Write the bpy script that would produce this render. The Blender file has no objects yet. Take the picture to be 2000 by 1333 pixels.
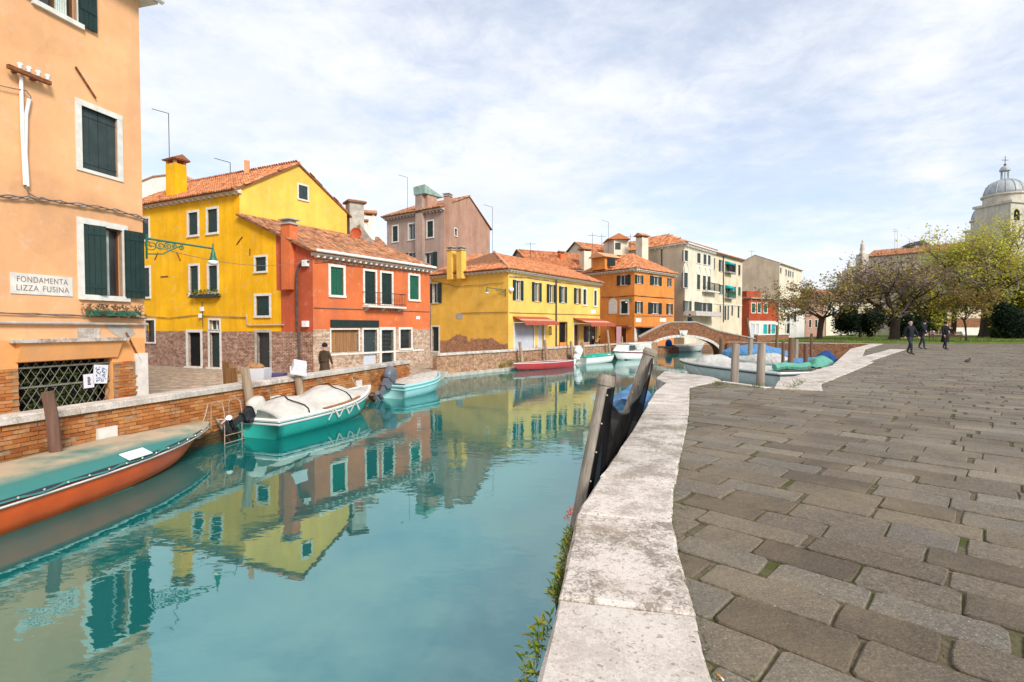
import bpy, bmesh, math, random
import numpy as np
from mathutils import Vector, Matrix
random.seed(7); RNG = np.random.default_rng(7)
R = math.radians
SC = bpy.context.scene
COL = SC.collection

# ------------------------------------------------------------------ camera, sky, sun, exposure
CAM_H, FPX = 1.4, 1010.0                       # eye height above the quay; focal length in photo pixels (photo 2000 wide)
PITCH = math.atan(26.5 / FPX)
cam_d = bpy.data.cameras.new('camera'); cam = bpy.data.objects.new('camera', cam_d); COL.objects.link(cam)
cam_d.sensor_width = 36.0; cam_d.lens = FPX / 2000 * 36.0; cam_d.clip_start = 0.05; cam_d.clip_end = 3000
cam.location = (0, 0, CAM_H); cam.rotation_euler = (R(90) - PITCH, 0, 0)
SC.camera = cam
SUN_AZ, SUN_EL = 148.0, 36.0                   # azimuth from +Y towards +X
world = bpy.data.worlds.new('World'); SC.world = world; world.use_nodes = True
def build_world():
    t = world.node_tree; t.nodes.clear(); N = t.nodes.new; L = t.links.new
    out = N('ShaderNodeOutputWorld'); mix = N('ShaderNodeMixShader'); L(mix.outputs[0], out.inputs[0])
    b1 = N('ShaderNodeBackground'); b2 = N('ShaderNodeBackground')
    sky = N('ShaderNodeTexSky'); sky.sky_type = 'NISHITA'; sky.sun_disc = False
    sky.sun_elevation = R(SUN_EL); sky.sun_rotation = R(SUN_AZ); sky.dust_density = 0.6; sky.ozone_density = 1.5
    L(sky.outputs[0], b1.inputs[0]); b1.inputs[1].default_value = 0.12
    tc = N('ShaderNodeTexCoord'); sep = N('ShaderNodeSeparateXYZ'); L(tc.outputs['Generated'], sep.inputs[0])
    mx = N('ShaderNodeMath'); mx.operation = 'MAXIMUM'; L(sep.outputs[2], mx.inputs[0]); mx.inputs[1].default_value = 0.0
    ad = N('ShaderNodeMath'); ad.operation = 'ADD'; L(mx.outputs[0], ad.inputs[0]); ad.inputs[1].default_value = 0.16
    dv = N('ShaderNodeVectorMath'); dv.operation = 'DIVIDE'; L(tc.outputs['Generated'], dv.inputs[0])
    cb = N('ShaderNodeCombineXYZ'); L(ad.outputs[0], cb.inputs[0]); L(ad.outputs[0], cb.inputs[1]); cb.inputs[2].default_value = 1e6
    L(cb.outputs[0], dv.inputs[1])
    def noise(scale, detail, rough, off, dist=0.0):
        mp = N('ShaderNodeMapping'); L(dv.outputs[0], mp.inputs[0]); mp.inputs['Location'].default_value = off
        mp.inputs['Rotation'].default_value = (0, 0, R(25)); mp.inputs['Scale'].default_value = (1.0, 1.1, 1)
        n = N('ShaderNodeTexNoise'); L(mp.outputs[0], n.inputs['Vector']); n.inputs['Scale'].default_value = scale
        n.inputs['Detail'].default_value = detail; n.inputs['Roughness'].default_value = rough; n.inputs['Distortion'].default_value = dist
        return n.outputs[0]
    def ramp(src, a, b, ca=(0, 0, 0, 1), cb_=(1, 1, 1, 1)):
        r = N('ShaderNodeValToRGB'); L(src, r.inputs[0]); r.color_ramp.elements[0].position = a; r.color_ramp.elements[1].position = b
        r.color_ramp.elements[0].color = ca; r.color_ramp.elements[1].color = cb_; r.color_ramp.interpolation = 'EASE'; return r.outputs[0]
    big = noise(0.8, 9, 0.60, (3.1, 1.7, 0), 0.15); fine = noise(4.6, 9, 0.66, (8, 2, 0), 0.3)
    m = N('ShaderNodeMath'); m.operation = 'MULTIPLY_ADD'; L(fine, m.inputs[0]); m.inputs[1].default_value = 0.45; L(big, m.inputs[2])
    mask = ramp(m.outputs[0], 0.54, 0.86, (0.48, 0.48, 0.48, 1), (0.99, 0.99, 0.99, 1)); L(mask, mix.inputs[0])
    shade = ramp(noise(1.7, 9, 0.64, (1, 9, 0), 0.2), 0.30, 0.70, (0.80, 0.85, 0.95, 1), (0.95, 0.96, 0.99, 1))
    L(shade, b2.inputs[0]); b2.inputs[1].default_value = 0.66
    L(b1.outputs[0], mix.inputs[1]); L(b2.outputs[0], mix.inputs[2])
build_world()
sun_d = bpy.data.lights.new('sun', 'SUN'); sun = bpy.data.objects.new('sun', sun_d); COL.objects.link(sun)
sun_d.energy = 2.4; sun_d.angle = R(16); sun_d.color = (1.0, 0.95, 0.87)
_sv = Vector((math.sin(R(SUN_AZ)) * math.cos(R(SUN_EL)), math.cos(R(SUN_AZ)) * math.cos(R(SUN_EL)), math.sin(R(SUN_EL))))
sun.rotation_euler = _sv.to_track_quat('Z', 'Y').to_euler(); sun.location = (30, -20, 60)
vs = SC.view_settings; vs.view_transform = 'Standard'; vs.look = 'None'; vs.exposure = 0.76; vs.gamma = 1.0; vs.use_curve_mapping = False
SC.cycles.use_denoising = True
SC.cycles.max_bounces = 6; SC.cycles.diffuse_bounces = 3; SC.cycles.transparent_max_bounces = 8

# ------------------------------------------------------------------ helpers: photo rays onto real planes
CAMP = Vector((0, 0, CAM_H))
_f = Vector((0, math.cos(PITCH), -math.sin(PITCH))); _u = Vector((0, math.sin(PITCH), math.cos(PITCH)))
def ray(x, y): return _f + Vector((1, 0, 0)) * ((x - 1000) / FPX) + _u * ((666.5 - y) / FPX)
def G(x, y, z=0.0):
    r = ray(x, y); return CAMP + r * ((z - CAM_H) / r.z)
def D(x, y, d):
    r = ray(x, y); return CAMP + r * (d / r.y)

class Face:
    """A vertical facade plane from plan point A to plan point B; u metres along, z up, o metres out towards the viewer."""
    def __init__(s, A, B):
        s.A = Vector((A[0], A[1], 0)); s.B = Vector((B[0], B[1], 0)); s.L = (s.B - s.A).length
        s.d = (s.B - s.A) / s.L; n = Vector((s.d.y, -s.d.x, 0))
        if n.dot(Vector((0, 0, 0)) - s.A) < 0: n = -n
        s.n = n
    def P(s, u, z, o=0.0):
        p = s.A + s.d * u + s.n * o; return Vector((p.x, p.y, z))
    def uv(s, x, y, o=0.0):
        r = ray(x, y); a = s.A + s.n * o; k = (a - CAMP).dot(s.n) / r.dot(s.n); p = CAMP + r * k
        return (p - s.A).dot(s.d), p.z
    def rect(s, x0, y0, x1, y1):
        u0, z1 = s.uv(x0, y0); u1, z0 = s.uv(x1, y1); return (u0, u1, z0, z1)

# ------------------------------------------------------------------ helpers: meshes
class MB:
    def __init__(s): s.v = []; s.f = []
    def add(s, vs, fs):
        k = len(s.v); s.v += [tuple(p) for p in vs]; s.f += [tuple(i + k for i in f) for f in fs]; return s
    def poly(s, pts): return s.add(pts, [tuple(range(len(pts)))])
    def hexa(s, p):  # 8 corners: 0-3 bottom ring, 4-7 top ring
        return s.add(p, [(3, 2, 1, 0), (4, 5, 6, 7), (0, 1, 5, 4), (1, 2, 6, 5), (2, 3, 7, 6), (3, 0, 4, 7)])
    def box(s, c, size, rz=0.0):
        hx, hy, hz = size[0] / 2, size[1] / 2, size[2] / 2; ca, sa = math.cos(rz), math.sin(rz); p = []
        for z in (-hz, hz):
            for x, y in ((-hx, -hy), (hx, -hy), (hx, hy), (-hx, hy)):
                p.append((c[0] + x * ca - y * sa, c[1] + x * sa + y * ca, c[2] + z))
        return s.hexa(p)
    def fbox(s, F, u0, u1, z0, z1, o0, o1):
        P = F.P; return s.hexa([P(u0, z0, o1), P(u1, z0, o1), P(u1, z0, o0), P(u0, z0, o0), P(u0, z1, o1), P(u1, z1, o1), P(u1, z1, o0), P(u0, z1, o0)])
    def tube(s, path, rad, n=8, cap=True):
        path = [Vector(p) for p in path]; m = len(path)
        rad = rad if hasattr(rad, '__len__') else [rad] * m
        base = len(s.v); prev = None
        for i, p in enumerate(path):
            t = (path[min(i + 1, m - 1)] - path[max(i - 1, 0)]).normalized()
            if prev is None:
                a = t.cross(Vector((0, 0, 1)));  a = a if a.length > 1e-3 else t.cross(Vector((0, 1, 0))); a.normalize()
            else:
                a = (prev - t * prev.dot(t)); a = a.normalized() if a.length > 1e-6 else prev
            prev = a; b = t.cross(a)
            for k in range(n):
                w = 2 * math.pi * k / n; s.v.append(tuple(p + (a * math.cos(w) + b * math.sin(w)) * rad[i]))
        for i in range(m - 1):
            for k in range(n):
                q = base + i * n; s.f.append((q + k, q + (k + 1) % n, q + n + (k + 1) % n, q + n + k))
        if cap:
            s.f.append(tuple(base + k for k in range(n))[::-1]); s.f.append(tuple(base + (m - 1) * n + k for k in range(n)))
        return s
    def lathe(s, c, prof, n=20, cap=True):
        base = len(s.v)
        for r, z in prof:
            for k in range(n):
                w = 2 * math.pi * k / n; s.v.append((c[0] + r * math.cos(w), c[1] + r * math.sin(w), c[2] + z))
        for i in range(len(prof) - 1):
            for k in range(n):
                q = base + i * n; s.f.append((q + k, q + (k + 1) % n, q + n + (k + 1) % n, q + n + k))
        if cap: s.f.append(tuple(base + k for k in range(n))[::-1]); s.f.append(tuple(base + (len(prof) - 1) * n + k for k in range(n)))
        return s
    def ico(s, c, r, sub=1, sq=(1, 1, 1), jit=0.0):
        bm = bmesh.new(); bmesh.ops.create_icosphere(bm, subdivisions=sub, radius=1.0)
        vs = [Vector(v.co) for v in bm.verts]; fs = [tuple(v.index for v in f.verts) for f in bm.faces]; bm.free()
        return s.add([(c[0] + p.x * r * sq[0] * (1 + random.uniform(-jit, jit)), c[1] + p.y * r * sq[1] * (1 + random.uniform(-jit, jit)), c[2] + p.z * r * sq[2]) for p in vs], fs)

def metric_uv(me):
    n = len(me.loops)
    if n == 0: return
    npoly = len(me.polygons)
    nor = np.empty(npoly * 3, np.float32); me.polygons.foreach_get('normal', nor); nor = nor.reshape(-1, 3)
    tot = np.empty(npoly, np.int32); me.polygons.foreach_get('loop_total', tot)
    vi = np.empty(n, np.int32); me.loops.foreach_get('vertex_index', vi)
    co = np.empty(len(me.vertices) * 3, np.float32); me.vertices.foreach_get('co', co); co = co.reshape(-1, 3)[vi]
    pn = np.repeat(nor, tot, axis=0)
    flat = np.abs(pn[:, 2]) > 0.8
    h = np.hypot(pn[:, 0], pn[:, 1]) + 1e-9; tx, ty = -pn[:, 1] / h, pn[:, 0] / h
    u = np.where(flat, co[:, 0], co[:, 0] * tx + co[:, 1] * ty); v = np.where(flat, co[:, 1], co[:, 2])
    lay = me.uv_layers.new(name='UVMap'); lay.data.foreach_set('uv', np.stack([u, v], 1).astype(np.float32).ravel())

def mesh_of(name, vs, fs, mats, smooth=False, uv=True):
    me = bpy.data.meshes.new(name); me.from_pydata([tuple(p) for p in vs], [], fs); me.update()
    for m in (mats if isinstance(mats, (list, tuple)) else [mats]): me.materials.append(m)
    if uv: metric_uv(me)
    if smooth: me.polygons.foreach_set('use_smooth', [True] * len(me.polygons))
    return me

class T:
    """A thing: an Empty at its base with parts. Shapes are given in world metres when loc is set and rz == 0 with world=True."""
    def __init__(s, name, label, cat, loc=(0, 0, 0), rz=0.0, group=None, kind=None, world=True, rot=None):
        s.o = bpy.data.objects.new(name, None); COL.objects.link(s.o); s.o.empty_display_size = 0.2
        s.o.location = loc; s.o.rotation_euler = rot if rot else (0, 0, rz); s.off = Vector(loc) if world else Vector((0, 0, 0))
        tag(s.o, label, cat, group, kind)
    def part(s, name, mb, mat, parent=None, smooth=False, label=None, kind=None):
        vs = [(p[0] - s.off.x, p[1] - s.off.y, p[2] - s.off.z) for p in mb.v]
        o = bpy.data.objects.new(name, mesh_of(name, vs, mb.f, mat, smooth)); COL.objects.link(o)
        o.parent = parent if parent is not None else s.o
        o.color = (random.uniform(.3, .9), 0, 0, 1)
        if label: o['label'] = label
        if kind: o['kind'] = kind
        return o
    def inst(s, name, me, loc, rz=0.0, parent=None, scale=None, rot=None):
        o = bpy.data.objects.new(name, me); COL.objects.link(o); o.parent = parent if parent is not None else s.o
        o.location = Vector(loc) - s.off; o.rotation_euler = rot if rot else (0, 0, rz)
        if scale: o.scale = scale
        return o

def tag(o, label=None, cat=None, group=None, kind=None):
    if label: o['label'] = label
    if cat: o['category'] = cat
    if group: o['group'] = group
    if kind: o['kind'] = kind
    return o

def single(name, mb, mat, label=None, cat=None, group=None, kind=None, smooth=False, loc=(0, 0, 0)):
    vs = [(p[0] - loc[0], p[1] - loc[1], p[2] - loc[2]) for p in mb.v]
    o = bpy.data.objects.new(name, mesh_of(name, vs, mb.f, mat, smooth)); COL.objects.link(o); o.location = loc
    return tag(o, label, cat, group, kind)

# ------------------------------------------------------------------ materials
class NT:
    def __init__(s, name):
        s.m = bpy.data.materials.new(name); s.m.use_nodes = True; s.t = s.m.node_tree; s.t.nodes.clear()
        s.out = s.t.nodes.new('ShaderNodeOutputMaterial'); s.p = s.n('ShaderNodeBsdfPrincipled'); s.l(s.p.outputs[0], s.out.inputs[0])
        s.pos = s.n('ShaderNodeNewGeometry').outputs['Position']; s.uvs = s.n('ShaderNodeTexCoord').outputs['UV']
    def l(s, a, b): s.t.links.new(a, b)
    def n(s, typ, ins=None, **pr):
        nd = s.t.nodes.new(typ)
        for k, v in pr.items(): setattr(nd, k, v)
        for k, v in (ins or {}).items(): s.set(nd.inputs[k], v)
        return nd
    def set(s, sock, v):
        if isinstance(v, bpy.types.NodeSocket): s.l(v, sock)
        else: sock.default_value = v
    def noise(s, scale, detail=4, rough=0.55, vec=None, stretch=None, dist=0.0):
        v = vec or s.pos
        if stretch: v = s.n('ShaderNodeMapping', {0: v, 'Scale': stretch}).outputs[0]
        return s.n('ShaderNodeTexNoise', {'Vector': v, 'Scale': scale, 'Detail': detail, 'Roughness': rough, 'Distortion': dist}).outputs[0]
    def ramp(s, src, a, b, ca=(0, 0, 0), cb=(1, 1, 1)):
        r = s.n('ShaderNodeValToRGB', {0: src}); e = r.color_ramp.elements
        e[0].position = a; e[1].position = b; e[0].color = (*ca, 1); e[1].color = (*cb, 1); return r.outputs[0]
    def mix(s, f, a, b, mode='MIX'):
        nd = s.n('ShaderNodeMix', data_type='RGBA', blend_type=mode)
        s.set(nd.inputs[0], f); s.set(nd.inputs[6], (*a, 1) if isinstance(a, tuple) else a); s.set(nd.inputs[7], (*b, 1) if isinstance(b, tuple) else b)
        return nd.outputs[2]
    def math(s, op, a, b=0.0, c=0.0):
        nd = s.n('ShaderNodeMath', operation=op); s.set(nd.inputs[0], a); s.set(nd.inputs[1], b); s.set(nd.inputs[2], c); return nd.outputs[0]
    def z(s): return s.n('ShaderNodeSeparateXYZ', {0: s.pos}).outputs[2]
    def rnd(s):
        a = s.n('ShaderNodeObjectInfo').outputs['Random']; b = s.n('ShaderNodeNewGeometry').outputs['Random Per Island']
        return s.math('FRACT', s.math('MULTIPLY_ADD', b, 7.31, s.math('MULTIPLY', a, 3.77)))
    def bump(s, h, strength=0.3, dist=0.02):
        b = s.n('ShaderNodeBump', {'Height': h, 'Strength': strength, 'Distance': dist}); s.l(b.outputs[0], s.p.inputs['Normal'])
    def done(s, col, rough=0.8, spec=0.3, metal=0.0):
        s.set(s.p.inputs['Base Color'], (*col, 1) if isinstance(col, tuple) else col)
        s.set(s.p.inputs['Roughness'], rough); s.p.inputs['Specular IOR Level'].default_value = spec; s.p.inputs['Metallic'].default_value = metal
        return s.m
def sc(c, k): return tuple(min(1.0, x * k) for x in c)

def m_plain(name, col, rough=0.6, spec=0.35, var=0.12, scale=6.0, metal=0.0):
    n = NT(name); v = n.noise(scale, 5)
    return n.done(n.mix(n.ramp(v, .3, .7), sc(col, 1 - var), sc(col, 1 + var)), rough, spec, metal)
def m_plaster(name, col, stain=None, streak=0.5, wear=None, wear_z=(0.4, 1.2), low=None):
    n = NT(name); stain = stain or sc(col, 0.66)
    c = n.mix(n.ramp(n.noise(0.55, 7, 0.66), .32, .70), sc(col, 0.72), sc(col, 1.10))
    pv = n.n('ShaderNodeTexVoronoi', {'Vector': n.n('ShaderNodeMapping', {0: n.pos, 'Scale': (.45, .45, .62)}).outputs[0], 'Scale': 1.0}); c = n.mix(n.math('MULTIPLY', n.n('ShaderNodeSeparateColor', {0: pv.outputs['Color']}).outputs[0], .22), c, sc(col, 1.18))
    fade = n.ramp(n.noise(2.6, 7, .7), .56, .70); c = n.mix(n.math('MULTIPLY', fade, .42), c, tuple(.5 * a + .30 for a in col))
    st = n.ramp(n.noise(1.6, 5, 0.6, stretch=(1, 1, 0.12)), .47, .74)
    c = n.mix(n.math('MULTIPLY', st, streak), c, stain)
    sp = n.ramp(n.noise(7.0, 4, 0.7), .62, .80); c = n.mix(n.math('MULTIPLY', sp, 0.35), c, sc(col, 0.72))
    if wear:       # bare render showing below a ragged edge
        h = n.math('MULTIPLY_ADD', n.noise(0.45, 5, 0.55), -(wear_z[1] - wear_z[0]) * 3.2, n.z())
        msk = n.ramp(n.math('ADD', h, -wear_z[0] + (wear_z[1] - wear_z[0]) * 1.6), 0.0, 0.14, (1, 1, 1), (0, 0, 0))
        wc = n.mix(n.ramp(n.noise(1.7, 6, 0.65), .35, .65), wear, sc(wear, 0.55)); wc = n.mix(n.ramp(n.noise(9, 4), .5, .7), wc, sc(wear, 1.5))
        c = n.mix(msk, c, wc)
    n.bump(n.math('ADD', n.noise(9, 6, .6), n.math('MULTIPLY', n.noise(1.2, 3), 2.0)), 0.25, 0.02)
    return n.done(c, 0.92, 0.15)
def m_brick(name, c1, c2, mortar, scale=1.0, msize=0.012, dirt=0.4):
    n = NT(name)
    w = n.n('ShaderNodeMix', data_type='VECTOR'); n.set(w.inputs[0], 0.02); n.set(w.inputs[4], n.uvs)
    n.set(w.inputs[5], n.n('ShaderNodeTexNoise', {'Vector': n.pos, 'Scale': 2.5, 'Detail': 3.0}).outputs['Color'])
    b = n.n('ShaderNodeTexBrick', {'Vector': w.outputs[1], 'Color1': (*c1, 1), 'Color2': (*c2, 1), 'Mortar': (*mortar, 1), 'Scale': scale,
            'Mortar Size': msize, 'Mortar Smooth': 0.3, 'Bias': 0.0, 'Brick Width': 0.25, 'Row Height': 0.074})
    c = n.mix(n.ramp(n.noise(6, 5, .7), .35, .65), n.mix(1.0, b.outputs[0], (.55, .55, .55), 'MULTIPLY'), n.mix(1.0, b.outputs[0], (1.3, 1.3, 1.3), 'MULTIPLY'))
    c = n.mix(n.math('MULTIPLY', n.ramp(n.noise(2.4, 9, .78, stretch=(1, 1, 2.6)), .44, .60), 0.75), c, sc(c1, 0.36))
    c = n.mix(n.math('MULTIPLY', n.ramp(n.noise(4.5, 8, .75, stretch=(1, 1, 3.2)), .54, .64), 0.55), c, tuple(.35 * a + .28 for a in c1))
    c = n.mix(n.math('MULTIPLY', n.ramp(n.noise(2.3, 6, .7), .55, .72), dirt), c, mortar)
    c = n.mix(n.ramp(n.noise(12, 3), .3, .8), sc((1, 1, 1), .75), (1, 1, 1)) if False else c
    n.bump(n.math('ADD', n.math('MULTIPLY', b.outputs[1], -1.0), n.math('MULTIPLY', n.noise(18, 4), 0.8)), 0.6, 0.02)
    return n.done(c, 0.92, 0.15)
def m_brickpiece(name, cols):
    n = NT(name); r = n.rnd(); ra = n.n('ShaderNodeValToRGB', {0: r}); ra.color_ramp.interpolation = 'LINEAR'; e = ra.color_ramp.elements
    e[0].color = (*cols[0], 1); e[1].color = (*cols[-1], 1)
    for i, c in enumerate(cols[1:-1]): k = e.new((i + 1) / (len(cols) - 1)); k.color = (*c, 1)
    c = n.mix(n.math('MULTIPLY', n.ramp(n.noise(1.2, 6, .62), .45, .68), 0.7), ra.outputs[0], sc(cols[0], 0.45))
    c = n.mix(n.math('MULTIPLY', n.ramp(n.noise(4, 6, .7), .54, .70), .55), c, (.50, .36, .24))
    wet = n.ramp(n.math('MULTIPLY_ADD', n.noise(2.5, 3), 0.25, n.z()), -1.12, -0.90, (1, 1, 1), (0, 0, 0)) if False else n.math('LESS_THAN', n.math('MULTIPLY_ADD', n.noise(2.5, 4, .6), -0.4, n.z()), -1.24)
    c = n.mix(n.math('MULTIPLY', wet, .8), c, (.035, .035, .018))
    n.bump(n.noise(22, 5, .65), .5, .015)
    return n.done(c, .93, .15)
def m_tiles(name, cols, moss=0.25):
    n = NT(name); ra = n.n('ShaderNodeValToRGB', {0: n.rnd()}); e = ra.color_ramp.elements; e[0].color = (*cols[0], 1); e[1].color = (*cols[-1], 1)
    for i, c in enumerate(cols[1:-1]): k = e.new((i + 1) / (len(cols) - 1)); k.color = (*c, 1)
    c = n.mix(n.math('MULTIPLY', n.ramp(n.noise(1.5, 6, .65), .5, .72), moss * 2), ra.outputs[0], (.16, .10, .06))
    c = n.mix(n.math('MULTIPLY', n.ramp(n.noise(5, 5, .7), .55, .75), .4), c, (.55, .42, .30))
    n.bump(n.noise(30, 3), .3, .01); return n.done(c, .9, .15)
def m_istrian(name, dirt=0.6):
    n = NT(name); base = (.74, .68, .61)
    r = n.rnd()
    c = n.mix(r, (.68, .61, .545), (.58, .53, .475))
    c = n.mix(n.math('MULTIPLY', n.ramp(n.noise(6, 4, .6, stretch=(1, .25, 1)), .45, .75), .35), c, (.56, .46, .40))
    oc = n.n('ShaderNodeSeparateColor', {0: n.n('ShaderNodeObjectInfo').outputs['Color']}).outputs[0]; amt = n.math('MULTIPLY', oc, 1.0)   # some blocks are lichened, others were re-cut
    blot = n.ramp(n.math('MULTIPLY_ADD', n.noise(26, 9, .78, dist=1.1), .62, n.math('MULTIPLY', n.noise(2.6, 6, .65), .48)), .515, .60)
    c = n.mix(n.math('MULTIPLY', blot, n.math('MULTIPLY_ADD', amt, .85, .08)), c, (.20, .165, .13))
    pits = n.ramp(n.noise(34, 4, .62), .61, .66); c = n.mix(n.math('MULTIPLY', pits, .75), c, (.23, .155, .11)); spk = n.ramp(n.noise(85, 2, .5), .60, .66); c = n.mix(n.math('MULTIPLY', spk, .5), c, (.33, .24, .18))
    mos = n.ramp(n.noise(1.6, 5, .6), .52, .70); c = n.mix(n.math('MULTIPLY', mos, n.math('MULTIPLY', amt, .6)), c, (.30, .235, .16))
    gr = n.ramp(n.noise(95, 3, .6), .55, .70); c = n.mix(n.math('MULTIPLY', gr, .35), c, (.36, .27, .20))
    n.bump(n.math('ADD', n.noise(40, 5, .7), n.math('MULTIPLY', n.noise(4, 4), 1.5)), .35, .012)
    return n.done(c, .85, .25)
def m_paver(name):
    n = NT(name); r = n.rnd(); ra = n.n('ShaderNodeValToRGB', {0: r}); e = ra.color_ramp.elements
    e[0].color = (.34, .235, .13, 1); e[1].color = (.98, .85, .67, 1)
    for p, c in ((.3, (.54, .42, .28)), (.6, (.70, .57, .42)), (.85, (.62, .56, .48))): k = e.new(p); k.color = (*c, 1)
    c = n.mix(n.ramp(n.noise(70, 4, .7), .40, .60), sc((1, 1, 1), 0.50), (1.05, 1.05, 1.05)); c = n.mix(1.0, ra.outputs[0], c, 'MULTIPLY'); c = n.mix(1.0, c, n.mix(n.ramp(n.noise(24, 7, .8), .38, .62), (.62, .60, .55), (1.12, 1.1, 1.05)), 'MULTIPLY')
    c = n.mix(n.math('MULTIPLY', n.ramp(n.noise(170, 2, .5), .60, .68), .6), c, (.50, .45, .38))
    c = n.mix(n.math('MULTIPLY', n.ramp(n.noise(150, 2, .5, vec=None), .32, .26), .75), c, (.05, .042, .033))
    c = n.mix(n.math('MULTIPLY', n.ramp(n.noise(1.1, 5, .6), .45, .75), .5), c, (.30, .235, .14))
    vor = n.n('ShaderNodeTexVoronoi', {'Vector': n.pos, 'Scale': 2.1}); lich = n.math('LESS_THAN', vor.outputs['Distance'], n.math('MULTIPLY', n.ramp(n.noise(1.9, 2), .55, .7), .055))
    c = n.mix(n.math('MULTIPLY', lich, .7), c, (.62, .60, .53))
    n.bump(n.math('ADD', n.noise(45, 6, .75), n.math('MULTIPLY', n.noise(6, 5), 2.5)), .8, .014)
    return n.done(c, n.ramp(n.noise(3, 4), .3, .8, (.62,) * 3, (.86,) * 3), .35)
def m_wood(name, col, rough=.8, grain=(14, 14, .8), var=.45):
    n = NT(name); g = n.noise(1.0, 6, .65, stretch=grain)
    c = n.mix(n.ramp(g, .35, .68), sc(col, 1 - var), sc(col, 1 + var * .5)); c = n.mix(n.math('MULTIPLY', n.rnd(), .35), c, sc(col, .6))
    c = n.mix(n.math('LESS_THAN', n.math('MULTIPLY_ADD', n.noise(4, 3), -.25, n.z()), -1.12), c, (.03, .032, .018))
    n.bump(g, .5, .01); return n.done(c, rough, .2)
def m_leaf(name, cols):
    n = NT(name); ra = n.n('ShaderNodeValToRGB', {0: n.n('ShaderNodeNewGeometry').outputs['Random Per Island']}); e = ra.color_ramp.elements
    e[0].color = (*cols[0], 1); e[1].color = (*cols[-1], 1)
    for i, c in enumerate(cols[1:-1]): k = e.new((i + 1) / (len(cols) - 1)); k.color = (*c, 1)
    n.done(ra.outputs[0], .7, .2)
    tr = n.n('ShaderNodeBsdfTranslucent', {0: ra.outputs[0]}); mx = n.n('ShaderNodeMixShader', {0: .45}); n.l(n.p.outputs[0], mx.inputs[1]); n.l(tr.outputs[0], mx.inputs[2]); n.l(mx.outputs[0], n.out.inputs[0])
    return n.m
def m_glass(name, col=(.02, .025, .03)):
    n = NT(name); return n.done(n.mix(n.ramp(n.noise(.9, 2), .4, .6), col, sc(col, 2.2)), .06, .6)
def m_cloth(name, col, rough=.8):
    n = NT(name); c = n.mix(n.ramp(n.noise(3, 5), .3, .7), sc(col, .82), sc(col, 1.08)); n.bump(n.math('ADD', n.noise(7, 5, .6), n.math('MULTIPLY', n.n('ShaderNodeTexWave', {'Vector': n.pos, 'Scale': 1.1, 'Distortion': 9.0, 'Detail': 3.0}).outputs[1], .6)), .6, .04); return n.done(c, rough, .2)
def m_water():
    n = NT('canal_water')
    a = n.noise(1.15, 3, .5, stretch=(1, 1.6, 1)); b = n.noise(5.5, 2, .5, stretch=(1, 1.8, 1)); big = n.noise(.16, 3, .5)
    amp = n.ramp(big, .38, .66, (.10,) * 3, (1,) * 3)
    h = n.math('MULTIPLY', n.math('MULTIPLY_ADD', b, .16, a), amp)
    n.bump(h, 1.0, .011)
    c = n.mix(n.ramp(n.noise(.12, 3), .35, .7), (.003, .10, .096), (.006, .145, .138))
    n.done(c, .015, .5); n.p.inputs['IOR'].default_value = 3.6; n.p.inputs['Specular Tint'].default_value = (.70, 1.0, .97, 1)
    return n.m
def m_joint():
    n = NT('joint_soil'); c = n.mix(n.ramp(n.noise(30, 5, .7), .35, .65), (.07, .058, .034), (.17, .138, .095)); c = n.mix(n.ramp(n.noise(1.6, 5, .65), .46, .62), c, (.065, .075, .018)); n.bump(n.noise(50, 4), .6, .01); return n.done(c, .95, .1)
GREEN = (.007, .026, .022)
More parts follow.
